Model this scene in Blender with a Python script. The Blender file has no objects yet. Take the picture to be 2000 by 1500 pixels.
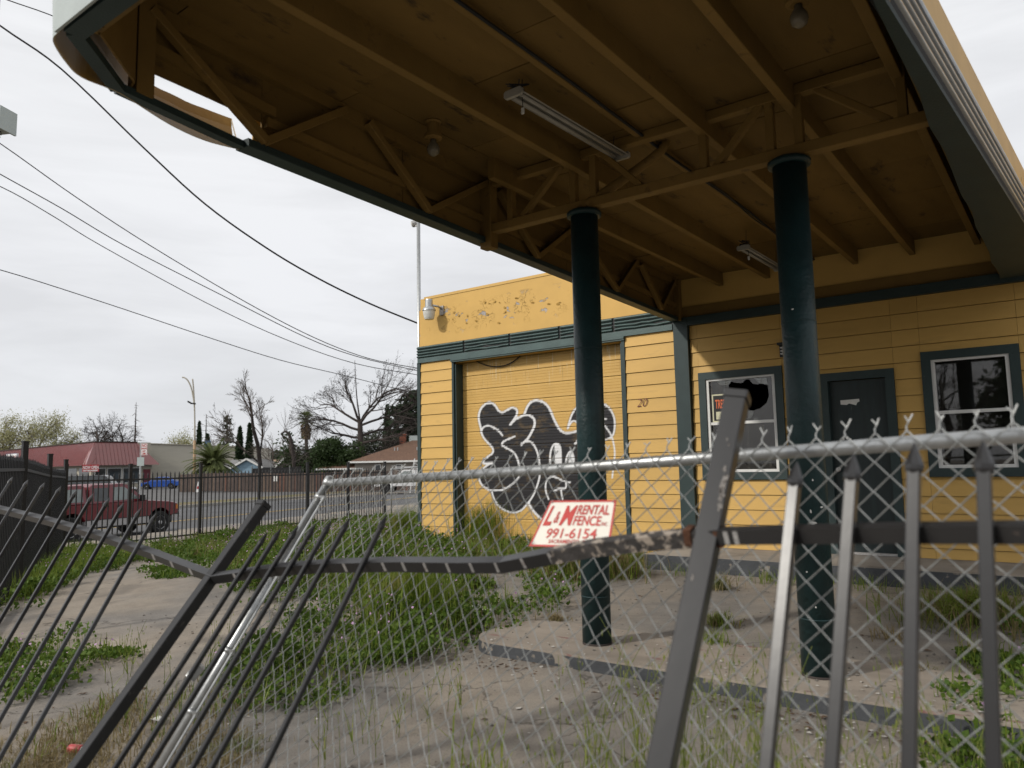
import bpy, math, random
import numpy as np
from mathutils import Vector, Matrix, geometry as mgeo

random.seed(7)
rng = np.random.default_rng(7)
SC = bpy.context.scene
COL = SC.collection

# ------------------------------------------------------------------ camera, light, sky
EYE = 1.6                                    # camera height above the pavement it stands on
FPX, YAW, PITCH, ROLL = 1472.7, 0.640782, 0.106772, -0.0196693


def cam_axes():
    cy, sy = math.cos(YAW), math.sin(YAW)
    fwd = np.array([-sy * math.cos(PITCH), cy * math.cos(PITCH), math.sin(PITCH)])
    right = np.array([cy, sy, 0.0])
    up = np.cross(right, fwd)
    return (math.cos(ROLL) * right + math.sin(ROLL) * up,
            -math.sin(ROLL) * right + math.cos(ROLL) * up, fwd)


AX_R, AX_U, AX_F = cam_axes()
cam_data = bpy.data.cameras.new('camera')
cam = bpy.data.objects.new('camera', cam_data)
COL.objects.link(cam)
cam.matrix_world = Matrix(((AX_R[0], AX_U[0], -AX_F[0], 0.0), (AX_R[1], AX_U[1], -AX_F[1], 0.0),
                           (AX_R[2], AX_U[2], -AX_F[2], EYE), (0, 0, 0, 1)))
cam_data.sensor_fit = 'HORIZONTAL'
cam_data.sensor_width = 36.0
cam_data.lens = FPX / 2000.0 * 36.0
cam_data.clip_start = 0.05
cam_data.clip_end = 3000.0
cam_data.dof.use_dof = True
cam_data.dof.focus_distance = 9.0
cam_data.dof.aperture_fstop = 2.4
SC.camera = cam

SUN_DIR = Vector((0.50, 1.0, -0.75)).normalized()      # the way the light travels
SUN_EL = math.asin(-SUN_DIR.z)
SUN_AZ = math.atan2(-SUN_DIR.x, -SUN_DIR.y)
sun_data = bpy.data.lights.new('sun', 'SUN')
sun_data.energy = 2.35
sun_data.angle = math.radians(3.5)
sun_data.color = (1.0, 0.95, 0.87)
sun = bpy.data.objects.new('sun', sun_data)
COL.objects.link(sun)
sun.rotation_euler = SUN_DIR.to_track_quat('-Z', 'Y').to_euler()
sun.location = (-10, -20, 25)

world = bpy.data.worlds.new('World')
SC.world = world
world.use_nodes = True
wn, wl = world.node_tree.nodes, world.node_tree.links
wn.clear()


def wnode(t, **kw):
    n = wn.new(t)
    for k, v in kw.items():
        setattr(n, k, v)
    return n


def wmath(op, a, b=None):
    n = wnode('ShaderNodeMath', operation=op)
    for i, s in enumerate((a, b)):
        if s is None:
            continue
        if isinstance(s, (int, float)):
            n.inputs[i].default_value = s
        else:
            wl.new(s, n.inputs[i])
    return n.outputs[0]


w_out = wnode('ShaderNodeOutputWorld')
w_bg = wnode('ShaderNodeBackground')
w_bg.inputs['Strength'].default_value = 0.1
w_sky = wnode('ShaderNodeTexSky', sky_type='NISHITA', sun_disc=False, sun_elevation=SUN_EL, sun_rotation=SUN_AZ,
              altitude=10.0, air_density=1.0, dust_density=2.5, ozone_density=1.0)
w_tc = wnode('ShaderNodeTexCoord')
w_sep = wnode('ShaderNodeSeparateXYZ')
wl.new(w_tc.outputs['Generated'], w_sep.inputs[0])
w_map = wnode('ShaderNodeMapping')
w_map.inputs['Scale'].default_value = (1.3, 1.3, 7.0)
wl.new(w_tc.outputs['Generated'], w_map.inputs['Vector'])
w_n = wnode('ShaderNodeTexNoise')
w_n.inputs['Scale'].default_value = 2.2
w_n.inputs['Detail'].default_value = 7.0
w_n.inputs['Roughness'].default_value = 0.55
w_n.inputs['Distortion'].default_value = 0.35
wl.new(w_map.outputs[0], w_n.inputs['Vector'])
# cloud deck: grey-blue bands near the horizon, paler overhead
w_el = wmath('MAXIMUM', w_sep.outputs['Z'], 0.0)
w_r1 = wnode('ShaderNodeValToRGB')
w_r1.color_ramp.elements[0].position = 0.0
w_r1.color_ramp.elements[0].color = (7.9, 8.1, 8.5, 1)
w_r1.color_ramp.elements[1].position = 0.55
w_r1.color_ramp.elements[1].color = (9.6, 9.65, 9.75, 1)
e = w_r1.color_ramp.elements.new(0.18)
e.color = (8.9, 8.95, 9.2, 1)
wl.new(w_el, w_r1.inputs[0])
w_r2 = wnode('ShaderNodeMapRange')
w_r2.inputs['From Min'].default_value = 0.34
w_r2.inputs['From Max'].default_value = 0.66
w_r2.inputs['To Min'].default_value = 0.89
w_r2.inputs['To Max'].default_value = 1.05
wl.new(w_n.outputs['Fac'], w_r2.inputs['Value'])
w_sc = wnode('ShaderNodeVectorMath', operation='SCALE')
wl.new(w_r1.outputs['Color'], w_sc.inputs[0])
wl.new(w_r2.outputs[0], w_sc.inputs['Scale'])
# the veiled sun brightens the cloud round it
w_nrm = wnode('ShaderNodeVectorMath', operation='NORMALIZE')
wl.new(w_tc.outputs['Generated'], w_nrm.inputs[0])
w_dot = wnode('ShaderNodeVectorMath', operation='DOT_PRODUCT')
wl.new(w_nrm.outputs[0], w_dot.inputs[0])
w_dot.inputs[1].default_value = tuple(-SUN_DIR)
w_g = wmath('MULTIPLY', wmath('POWER', wmath('MAXIMUM', w_dot.outputs['Value'], 0.0), 5.0), 0.35)
w_g1 = wmath('ADD', w_g, 1.0)
w_sc2 = wnode('ShaderNodeVectorMath', operation='SCALE')
wl.new(w_sc.outputs[0], w_sc2.inputs[0])
wl.new(w_g1, w_sc2.inputs['Scale'])
w_mix = wnode('ShaderNodeMixRGB', blend_type='MIX')
w_mix.inputs['Fac'].default_value = 0.9
wl.new(w_sky.outputs[0], w_mix.inputs['Color1'])
wl.new(w_sc2.outputs[0], w_mix.inputs['Color2'])
wl.new(w_mix.outputs[0], w_bg.inputs['Color'])
wl.new(w_bg.outputs[0], w_out.inputs['Surface'])

vs = SC.view_settings
SC.display_settings.display_device = 'sRGB'
vs.view_transform = 'Standard'
vs.look = 'None'
vs.exposure = 0.0
vs.gamma = 1.0
vs.use_curve_mapping = False
SC.render.engine = 'CYCLES'
SC.cycles.max_bounces = 8
SC.cycles.diffuse_bounces = 1
SC.cycles.transparent_max_bounces = 12
SC.cycles.caustics_reflective = False
SC.cycles.caustics_refractive = False


# ------------------------------------------------------------------ measuring helpers (photo pixel -> place)
def ray(x, y):
    return AX_R * ((x - 1000.0) / FPX) + AX_U * ((750.0 - y) / FPX) + AX_F


CAM = np.array([0.0, 0.0, EYE])


def on_y(x, y, Y):
    d = ray(x, y)
    return CAM + d * (Y / d[1])


def on_x(x, y, X):
    d = ray(x, y)
    return CAM + d * (X / d[0])


def on_z(x, y, Z):
    d = ray(x, y)
    return CAM + d * ((Z - EYE) / d[2])


def at(x, y, depth):
    return CAM + ray(x, y) * depth


def to_px(P):
    c = np.asarray(P, float) - CAM
    a, b, z = c @ AX_R, c @ AX_U, c @ AX_F
    return 1000 + FPX * a / z, 750 - FPX * b / z


def lean_pt(r, x, y, th):
    """point on the sight line of (x, y) reached from r by a bar that tips away from the street by th"""
    d = ray(x, y)
    t = math.tan(th)
    k = d[2] / d[1]
    Y = (r[1] - t * (r[2] - EYE)) / (1 - t * k)
    return CAM + d * (Y / d[1])


def smooth(a, b, x):
    t = np.clip((np.asarray(x, float) - a) / (b - a), 0, 1)
    return t * t * (3 - 2 * t)


RU = np.array([-0.28, 0.96])                  # the street runs this way
RW = np.array([-23.6, 12.06])                 # a point on its white edge line


def street_off(x, y):
    """metres beyond the white edge line, away from the camera"""
    return (np.asarray(x) - RW[0]) * -0.96 + (np.asarray(y) - RW[1]) * -0.28


def gz(x, y):
    x = np.asarray(x, float)
    y = np.asarray(y, float)
    lot = np.interp(y, [-50, 0.8, 3.0, 4.5, 5.4, 9.3, 60], [0.0, 0.0, 0.09, 0.175, 0.255, 0.325, 0.34])
    lot = lot + (-0.05 - lot) * smooth(-8.5, -15.5, x)
    s = street_off(x, y)
    z = np.where(s > -2.6, -0.52, lot)
    z = np.where(s > 13.2, -0.36, z)
    return z


def gpt(x, y):
    d = ray(x, y)
    z = 0.0
    for _ in range(25):
        P = CAM + d * ((z - EYE) / d[2])
        z = 0.5 * z + 0.5 * float(gz(P[0], P[1]))
    return np.array([P[0], P[1], float(gz(P[0], P[1]))])


# ------------------------------------------------------------------ mesh builder
class MB:
    def __init__(s):
        s.v = []
        s.f = []

    def add(s, v, f):
        o = len(s.v)
        s.v.extend([tuple(map(float, p)) for p in v])
        s.f.extend([tuple(i + o for i in q) for q in f])
        return s

    def box(s, a, b):
        x0, y0, z0 = a
        x1, y1, z1 = b
        return s.add([(x0, y0, z0), (x1, y0, z0), (x1, y1, z0), (x0, y1, z0), (x0, y0, z1), (x1, y0, z1), (x1, y1, z1), (x0, y1, z1)],
                     [(0, 3, 2, 1), (4, 5, 6, 7), (0, 1, 5, 4), (1, 2, 6, 5), (2, 3, 7, 6), (3, 0, 4, 7)])

    def sweep(s, pts, sec, up=(0, 0, 1), cap=True, scale=None):
        """sweep a closed 2D section (side, up) along points"""
        pts = [np.asarray(p, float) for p in pts]
        n = len(sec)
        rings = []
        for i, p in enumerate(pts):
            t = pts[min(i + 1, len(pts) - 1)] - pts[max(i - 1, 0)]
            t = t / (np.linalg.norm(t) + 1e-12)
            u = np.asarray(up, float)
            if abs(t @ u) > 0.97:
                u = np.array([0.0, 1.0, 0.0]) if abs(t[1]) < 0.9 else np.array([1.0, 0, 0])
            sd = np.cross(t, u)
            sd /= np.linalg.norm(sd)
            uu = np.cross(sd, t)
            k = 1.0 if scale is None else scale[i]
            rings.append([p + sd * (a * k) + uu * (b * k) for a, b in sec])
        v = [q for r in rings for q in r]
        f = []
        for i in range(len(pts) - 1):
            for j in range(n):
                f.append((i * n + j, i * n + (j + 1) % n, (i + 1) * n + (j + 1) % n, (i + 1) * n + j))
        if cap:
            f.append(tuple(range(n - 1, -1, -1)))
            f.append(tuple((len(pts) - 1) * n + j for j in range(n)))
        return s.add(v, f)

    def bar(s, p, q, w, h, up=(0, 0, 1), c=0.0):
        if c <= 0:
            sec = [(-w / 2, -h / 2), (w / 2, -h / 2), (w / 2, h / 2), (-w / 2, h / 2)]
        else:
            a, b = w / 2, h / 2
            sec = [(-a + c, -b), (a - c, -b), (a, -b + c), (a, b - c), (a - c, b), (-a + c, b), (-a, b - c), (-a, -b + c)]
        return s.sweep([p, q], sec, up)

    def tube(s, pts, r, n=8, cap=True):
        sc = None
        if not isinstance(r, (int, float)):
            sc = list(r)
            r = 1.0
        sec = [(r * math.cos(2 * math.pi * k / n), r * math.sin(2 * math.pi * k / n)) for k in range(n)]
        return s.sweep(pts, sec, cap=cap, scale=sc)

    def lathe(s, prof, base, axis=(0, 0, 1), n=16):
        ax = Vector(axis).normalized()
        q = ax.to_track_quat('Z', 'Y').to_matrix()
        v, f = [], []
        for r, z in prof:
            for k in range(n):
                a = 2 * math.pi * k / n
                v.append(Vector(base) + q @ Vector((r * math.cos(a), r * math.sin(a), z)))
        m = len(prof)
        for i in range(m - 1):
            for k in range(n):
                f.append((i * n + k, i * n + (k + 1) % n, (i + 1) * n + (k + 1) % n, (i + 1) * n + k))
        f.append(tuple(range(n - 1, -1, -1)))
        f.append(tuple((m - 1) * n + k for k in range(n)))
        return s.add(v, f)

    def prism(s, poly, fn, d0, d1):
        """poly: 2D outline, fn(a, b, d) -> point"""
        n = len(poly)
        v = [fn(a, b, d0) for a, b in poly] + [fn(a, b, d1) for a, b in poly]
        f = [tuple(range(n - 1, -1, -1)), tuple(range(n, 2 * n))]
        f += [(i, (i + 1) % n, n + (i + 1) % n, n + i) for i in range(n)]
        return s.add(v, f)

    def quad(s, *p):
        return s.add(p, [tuple(range(len(p)))])

    def slab(s, p, t):
        """flat polygon p (3D points) with thickness t along its normal"""
        P = [np.asarray(q, float) for q in p]
        nrm = np.cross(P[1] - P[0], P[2] - P[0])
        nrm /= np.linalg.norm(nrm)
        n = len(P)
        v = P + [q + nrm * t for q in P]
        f = [tuple(range(n - 1, -1, -1)), tuple(range(n, 2 * n))] + [(i, (i + 1) % n, n + (i + 1) % n, n + i) for i in range(n)]
        return s.add(v, f)


def mesh_of(name, v, f, mat, org=(0, 0, 0), smooth_=False):
    me = bpy.data.meshes.new(name)
    v = np.asarray(v, float).reshape(-1, 3) - np.asarray(org, float)
    me.from_pydata(v.tolist(), [], f if isinstance(f, list) else f.tolist())
    me.materials.append(mat)
    if smooth_:
        me.polygons.foreach_set('use_smooth', [True] * len(me.polygons))
    me.update()
    return me


ROOT = {}


def tag(o, label=None, cat=None, group=None, kind=None):
    if label:
        o['label'] = label
    if cat:
        o['category'] = cat
    if group:
        o['group'] = group
    if kind:
        o['kind'] = kind
    return o


def thing(name, loc, label, cat, group=None):
    o = bpy.data.objects.new(name, None)
    o.empty_display_size = 0.2
    COL.objects.link(o)
    o.location = Vector(loc)
    ROOT[o.name] = np.array(loc, float)
    return tag(o, label, cat, group)


def part(par, name, mb, mat, sm=False, label=None, kind=None):
    org = ROOT[par.name]
    me = mesh_of(name, mb.v, mb.f, mat, org, sm)
    o = bpy.data.objects.new(name, me)
    COL.objects.link(o)
    o.parent = par
    ROOT[o.name] = org
    return tag(o, label, None, None, kind)


def inst(par, name, me, off=(0, 0, 0), rot=None):
    o = bpy.data.objects.new(name, me)
    COL.objects.link(o)
    o.parent = par
    o.location = off
    if rot:
        o.rotation_euler = rot
    ROOT[o.name] = ROOT[par.name]
    return o


def solo(name, mb, mat, label=None, cat=None, group=None, kind=None, sm=False, org=None):
    v = np.asarray(mb.v, float)
    if org is None:
        org = np.array([(v[:, 0].min() + v[:, 0].max()) / 2, (v[:, 1].min() + v[:, 1].max()) / 2, v[:, 2].min()])
    me = mesh_of(name, v, mb.f, mat, org, sm)
    o = bpy.data.objects.new(name, me)
    COL.objects.link(o)
    o.location = Vector(org)
    ROOT[o.name] = np.array(org, float)
    return tag(o, label, cat, group, kind)


def copy_tree(o, par=None):
    c = o.copy()
    COL.objects.link(c)
    if par is not None:
        c.parent = par
    for ch in [k for k in o.children]:
        copy_tree(ch, c)
    return c


def text(par, name, s, origin, xdir, ydir, size, mat, width=None, shear=0.0, bold=0.0, align='LEFT', warp=None):
    cu = bpy.data.curves.new(name, 'FONT')
    cu.body = s
    cu.size = size
    cu.shear = shear
    cu.offset = bold
    cu.align_x = align
    cu.align_y = 'BOTTOM_BASELINE' if 'BOTTOM_BASELINE' in [e.identifier for e in cu.bl_rna.properties['align_y'].enum_items] else 'BOTTOM'
    cu.materials.append(mat)
    o = bpy.data.objects.new(name, cu)
    COL.objects.link(o)
    k = 1.0
    if width:
        bpy.context.view_layer.update()
        if o.dimensions.x > 1e-6:
            k = width / o.dimensions.x
    dg = bpy.context.evaluated_depsgraph_get()
    dg.update()
    me = bpy.data.meshes.new_from_object(o.evaluated_get(dg))
    bpy.data.objects.remove(o)
    bpy.data.curves.remove(cu)
    me.name = name
    if warp:
        co = np.array([v.co for v in me.vertices])
        w_ = co[:, 0].max() - co[:, 0].min()
        h_ = co[:, 1].max() - max(0.0, co[:, 1].min())
        a = (co[:, 0] - co[:, 0].min()) / w_
        b_ = co[:, 1] / h_
        org = ROOT[par.name]
        me.vertices.foreach_set('co', np.array([warp(p, q) - org for p, q in zip(a, b_)]).ravel())
        me.update()
    if not me.materials:
        me.materials.append(mat)
    o = bpy.data.objects.new(name, me)
    COL.objects.link(o)
    if warp:
        o.parent = par
        ROOT[o.name] = ROOT[par.name]
        return o
    X = Vector(xdir).normalized()
    Y = Vector(ydir)
    Y = (Y - X * Y.dot(X)).normalized()
    Z = X.cross(Y)
    org = Vector(ROOT[par.name]) if par is not None else Vector((0, 0, 0))
    p = Vector(origin) - org
    o.parent = par
    o.matrix_local = Matrix(((X.x * k, Y.x, Z.x, p.x), (X.y * k, Y.y, Z.y, p.y), (X.z * k, Y.z, Z.z, p.z), (0, 0, 0, 1)))
    if par is not None:
        ROOT[o.name] = ROOT[par.name]
    return o


# ------------------------------------------------------------------ materials
def nmat(name):
    m = bpy.data.materials.new(name)
    m.use_nodes = True
    nt = m.node_tree
    b = nt.nodes['Principled BSDF']
    return m, nt.nodes, nt.links, b


def noise(N, L, vec, scale, detail=4.0, rough=0.55, dist=0.0):
    n = N.new('ShaderNodeTexNoise')
    n.inputs['Scale'].default_value = scale
    n.inputs['Detail'].default_value = detail
    n.inputs['Roughness'].default_value = rough
    n.inputs['Distortion'].default_value = dist
    if vec is not None:
        L.new(vec, n.inputs['Vector'])
    return n.outputs['Fac']


def ramp(N, L, fac, a, b, ca, cb):
    r = N.new('ShaderNodeMapRange')
    r.inputs['From Min'].default_value = a
    r.inputs['From Max'].default_value = b
    r.inputs['To Min'].default_value = ca
    r.inputs['To Max'].default_value = cb
    L.new(fac, r.inputs['Value'])
    return r.outputs[0]


def mixc(N, L, fac, a, b):
    m = N.new('ShaderNodeMixRGB')
    for i, s in ((0, fac), (1, a), (2, b)):
        if isinstance(s, (int, float)):
            m.inputs[i].default_value = s
        elif isinstance(s, tuple):
            m.inputs[i].default_value = (*s[:3], 1)
        else:
            L.new(s, m.inputs[i])
    return m.outputs[0]


def position(N):
    return N.new('ShaderNodeNewGeometry').outputs['Position']


def bump(N, L, b, h, strength, dist=0.01):
    n = N.new('ShaderNodeBump')
    n.inputs['Strength'].default_value = strength
    n.inputs['Distance'].default_value = dist
    L.new(h, n.inputs['Height'])
    L.new(n.outputs[0], b.inputs['Normal'])


def stretch(N, L, vec, s):
    m = N.new('ShaderNodeMapping')
    m.inputs['Scale'].default_value = s
    L.new(vec, m.inputs['Vector'])
    return m.outputs[0]


def pm(name, col, rough=0.6, var=0.12, scale=6.0, bmp=0.0, bscale=60.0, spec=0.4, metal=0.0, dirt=None, dirt_th=(0.58, 0.68),
       dirt_scale=9.0, st=(1, 1, 1), coat=0.0, each=0.0):
    """painted / mineral surface: base colour with soft variation, optional worn patches of a second colour, fine relief"""
    m, N, L, b = nmat(name)
    p = stretch(N, L, position(N), st)
    lo = tuple(c * (1 - var) for c in col)
    hi = tuple(min(1, c * (1 + var)) for c in col)
    c = mixc(N, L, ramp(N, L, noise(N, L, p, scale), 0.3, 0.7, 0, 1), lo, hi)
    if dirt:
        f = ramp(N, L, noise(N, L, p, dirt_scale, 6.0, 0.62), dirt_th[0], dirt_th[1], 0, 1)
        c = mixc(N, L, f, c, dirt)
    if each:                                   # every board faded a little differently
        oi = N.new('ShaderNodeObjectInfo')
        sc_ = N.new('ShaderNodeVectorMath')
        sc_.operation = 'SCALE'
        L.new(c, sc_.inputs[0])
        L.new(ramp(N, L, oi.outputs['Random'], 0, 1, 1 - each, 1 + each), sc_.inputs['Scale'])
        c = sc_.outputs[0]
    L.new(c, b.inputs['Base Color'])
    b.inputs['Roughness'].default_value = rough
    b.inputs['Specular IOR Level'].default_value = spec
    b.inputs['Metallic'].default_value = metal
    if coat:
        b.inputs['Coat Weight'].default_value = coat
    if bmp:
        bump(N, L, b, noise(N, L, p, bscale, 3.0), bmp)
    return m


def leafmat(name, a, bcol, dry=None, dry_th=(0.55, 0.7), sc=2.2):
    m, N, L, b = nmat(name)
    p = position(N)
    c = mixc(N, L, ramp(N, L, noise(N, L, p, sc * 12, 2.0), 0.35, 0.65, 0, 1), a, bcol)
    if dry:
        c = mixc(N, L, ramp(N, L, noise(N, L, p, sc, 3.0), dry_th[0], dry_th[1], 0, 1), c, dry)
    L.new(c, b.inputs['Base Color'])
    b.inputs['Roughness'].default_value = 0.6
    b.inputs['Specular IOR Level'].default_value = 0.25
    tr = N.new('ShaderNodeBsdfTranslucent')
    L.new(c, tr.inputs['Color'])
    mx = N.new('ShaderNodeMixShader')
    mx.inputs[0].default_value = 0.3
    L.new(b.outputs[0], mx.inputs[1])
    L.new(tr.outputs[0], mx.inputs[2])
    L.new(mx.outputs[0], N['Material Output'].inputs['Surface'])
    return m


YEL = (0.60, 0.375, 0.110)
M = {}
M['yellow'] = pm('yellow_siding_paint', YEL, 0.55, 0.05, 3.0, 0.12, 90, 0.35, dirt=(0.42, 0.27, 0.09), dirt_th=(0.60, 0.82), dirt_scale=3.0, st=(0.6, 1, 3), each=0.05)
M['ceil'] = pm('shaded_yellow_soffit_paint', (0.185, 0.112, 0.032), 0.7, 0.16, 1.6, 0.25, 60, 0.2, dirt=(0.055, 0.036, 0.018), dirt_th=(0.60, 0.70), dirt_scale=4.0, st=(1.8, 0.6, 1), each=0.12)  # yellow darkened to put the canopy's shade into the colour
M['rafter'] = pm('shaded_yellow_rafter_paint', (0.215, 0.130, 0.036), 0.65, 0.12, 3.0, 0.2, 60, 0.25, dirt=(0.10, 0.06, 0.025), dirt_th=(0.62, 0.75), dirt_scale=6.0)  # same yellow, with the shade under the canopy put into its colour
M['green'] = pm('dark_green_trim_paint', (0.024, 0.043, 0.043), 0.5, 0.12, 5.0, 0.2, 80, 0.4, dirt=(0.10, 0.12, 0.115), dirt_th=(0.70, 0.80), dirt_scale=14)
M['band'] = pm('grey_green_band_paint', (0.060, 0.098, 0.094), 0.38, 0.15, 5.0, 0.15, 40, 0.5, dirt=(0.16, 0.17, 0.16), dirt_th=(0.68, 0.76), dirt_scale=11)
M['column'] = pm('dark_green_column_paint', (0.011, 0.031, 0.033), 0.46, 0.2, 6.0, 0.5, 30, 0.32, dirt=(0.45, 0.46, 0.44), dirt_th=(0.785, 0.79), dirt_scale=13)
M['palegrey'] = pm('pale_weathered_fascia', (0.40, 0.45, 0.44), 0.5, 0.08, 3.0, 0.1, 50)
M['iron'] = pm('black_iron_paint', (0.014, 0.014, 0.015), 0.45, 0.2, 12, 0.10, 120, 0.35, dirt=(0.05, 0.045, 0.042), dirt_th=(0.62, 0.70), dirt_scale=30)
M['iron_grey'] = pm('sun_faded_iron_paint', (0.020, 0.0195, 0.020), 0.30, 0.12, 4, 0.02, 24, 0.5, dirt=(0.12, 0.09, 0.075), dirt_th=(0.71, 0.74), dirt_scale=22)
M['iron_worn'] = pm('peeling_iron_paint', (0.05, 0.046, 0.044), 0.6, 0.3, 20, 0.6, 60, 0.3, dirt=(0.34, 0.29, 0.24), dirt_th=(0.53, 0.59), dirt_scale=30)
M['rust'] = pm('rust', (0.085, 0.040, 0.024), 0.85, 0.4, 40, 0.5, 90, 0.2, dirt=(0.05, 0.03, 0.02))
M['bare'] = pm('bare_ground_steel', (0.42, 0.41, 0.40), 0.42, 0.2, 60, 0.2, 120, 0.5, metal=0.5, dirt=(0.22, 0.10, 0.05), dirt_th=(0.60, 0.68), dirt_scale=50)
M['galv'] = pm('galvanised_steel', (0.42, 0.43, 0.43), 0.38, 0.12, 25, 0.1, 90, 0.5, metal=0.75, dirt=(0.30, 0.30, 0.29), dirt_th=(0.6, 0.75), dirt_scale=18)
M['wire'] = pm('galvanised_wire', (0.33, 0.34, 0.335), 0.5, 0.2, 30, 0.0, 60, 0.45, metal=0.2, dirt=(0.15, 0.12, 0.10), dirt_th=(0.62, 0.75), dirt_scale=25)
M['white'] = pm('white_window_paint', (0.72, 0.72, 0.70), 0.45, 0.06, 8, 0.1, 60)
M['whitedirty'] = pm('dusty_white_enamel', (0.36, 0.34, 0.29), 0.45, 0.12, 8, 0.1, 60, dirt=(0.3, 0.27, 0.2), dirt_scale=12)
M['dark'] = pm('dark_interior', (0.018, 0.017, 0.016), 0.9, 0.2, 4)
M['black'] = pm('black_plastic', (0.012, 0.012, 0.012), 0.45, 0.1, 10)
M['cable'] = pm('weathered_black_cable', (0.012, 0.012, 0.013), 0.6, 0.1, 10)
M['concrete'] = pm('worn_concrete', (0.30, 0.27, 0.235), 0.85, 0.16, 1.6, 0.5, 45, 0.2, dirt=(0.20, 0.175, 0.15), dirt_th=(0.52, 0.70), dirt_scale=2.2)
M['paper'] = pm('white_paper', (0.7, 0.69, 0.65), 0.8, 0.06, 20)
M['bark'] = pm('grey_bark', (0.055, 0.045, 0.038), 0.9, 0.35, 3)
M['twig'] = pm('pale_twig_bark', (0.13, 0.105, 0.088), 0.9, 0.3, 3)
M['deadbark'] = pm('dark_dead_bark', (0.050, 0.040, 0.036), 0.9, 0.3, 3)
M['grass'] = leafmat('green_grass', (0.105, 0.170, 0.018), (0.20, 0.25, 0.038), (0.30, 0.25, 0.09), (0.60, 0.72))
M['drygrass'] = leafmat('dry_grass', (0.30, 0.235, 0.12), (0.20, 0.16, 0.075), (0.12, 0.15, 0.04), (0.55, 0.68))
M['weed'] = leafmat('weed_leaf', (0.050, 0.104, 0.012), (0.120, 0.180, 0.026), (0.19, 0.17, 0.05), (0.68, 0.8))
M['oat'] = leafmat('wild_oat', (0.17, 0.24, 0.040), (0.29, 0.31, 0.08))
M['flower'] = pm('small_mauve_flowers', (0.45, 0.28, 0.44), 0.7, 0.1, 20)
M['bush'] = leafmat('evergreen_leaf', (0.026, 0.048, 0.016), (0.050, 0.078, 0.024), None)
M['conifer'] = leafmat('conifer_needle', (0.018, 0.036, 0.018), (0.038, 0.060, 0.026), None)
M['greyconifer'] = leafmat('grey_conifer_needle', (0.055, 0.065, 0.045), (0.085, 0.095, 0.065), None)
M['bud'] = leafmat('spring_buds', (0.30, 0.30, 0.14), (0.38, 0.36, 0.19), None)
M['palm'] = leafmat('palm_leaf', (0.075, 0.100, 0.032), (0.15, 0.17, 0.065), None)
M['palmdry'] = leafmat('dry_palm_leaf', (0.17, 0.12, 0.065), (0.11, 0.08, 0.045), None)

# ------------------------------------------------------------------ ground, street
def axis(lo, hi, fine_lo, fine_hi, step):
    a = list(np.arange(fine_lo, fine_hi + 1e-6, step))
    g, d = step * 1.4, fine_hi
    while d < hi:
        d += g
        g *= 1.35
        a.append(min(d, hi))
    g, d = step * 1.4, fine_lo
    while d > lo:
        d -= g
        g *= 1.35
        a.insert(0, max(d, lo))
    return np.array(a)


def ground_mat():
    m, N, L, b = nmat('dusty_pavement')
    p = position(N)
    big = noise(N, L, p, 0.55, 5.0, 0.6)
    mid = noise(N, L, p, 3.5, 6.0, 0.65)
    fine = noise(N, L, p, 90, 3.0, 0.7)
    tan = mixc(N, L, ramp(N, L, mid, 0.3, 0.7, 0, 1), (0.235, 0.200, 0.162), (0.320, 0.278, 0.228))
    grey = mixc(N, L, ramp(N, L, mid, 0.3, 0.7, 0, 1), (0.165, 0.152, 0.138), (0.235, 0.217, 0.196))
    c = mixc(N, L, ramp(N, L, big, 0.42, 0.60, 0, 1), tan, grey)
    c = mixc(N, L, ramp(N, L, fine, 0.52, 0.72, 0, 0.7), c, (0.085, 0.075, 0.065))
    stain = noise(N, L, p, 1.4, 4.0, 0.5, 0.6)
    c = mixc(N, L, ramp(N, L, stain, 0.58, 0.70, 0, 0.5), c, (0.11, 0.098, 0.086))
    vo = N.new('ShaderNodeTexVoronoi')
    vo.feature = 'DISTANCE_TO_EDGE'
    vo.inputs['Scale'].default_value = 0.42
    wob = N.new('ShaderNodeVectorMath')
    wob.operation = 'ADD'
    nz = N.new('ShaderNodeTexNoise')
    nz.inputs['Scale'].default_value = 2.2
    nz.inputs['Detail'].default_value = 6
    L.new(p, nz.inputs['Vector'])
    L.new(p, wob.inputs[0])
    L.new(nz.outputs['Color'], wob.inputs[1])
    L.new(wob.outputs[0], vo.inputs['Vector'])
    crack = ramp(N, L, vo.outputs['Distance'], 0.0, 0.008, 0.7, 0)
    c = mixc(N, L, crack, c, (0.05, 0.043, 0.036))
    L.new(c, b.inputs['Base Color'])
    b.inputs['Roughness'].default_value = 0.92
    b.inputs['Specular IOR Level'].default_value = 0.2
    bump(N, L, b, fine, 0.5, 0.006)
    return m


M['ground'] = ground_mat()
M['asphalt'] = pm('road_asphalt', (0.105, 0.105, 0.108), 0.9, 0.2, 0.5, 0.3, 60, 0.2)
M['farlot'] = pm('parking_lot_asphalt', (0.125, 0.122, 0.120), 0.92, 0.18, 0.25, 0.2, 40, 0.2)
M['walk'] = pm('pale_sidewalk_concrete', (0.30, 0.285, 0.26), 0.9, 0.1, 1.0, 0.2, 30, 0.2)
M['lineyellow'] = pm('faded_yellow_road_paint', (0.42, 0.28, 0.07), 0.8, 0.2, 4)
M['linewhite'] = pm('faded_white_road_paint', (0.42, 0.42, 0.40), 0.8, 0.2, 4)
M['verge'] = pm('dry_verge_soil', (0.17, 0.14, 0.09), 0.95, 0.2, 1.2, 0.4, 40, 0.1, dirt=(0.12, 0.13, 0.05), dirt_th=(0.5, 0.62), dirt_scale=1.2)

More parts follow.
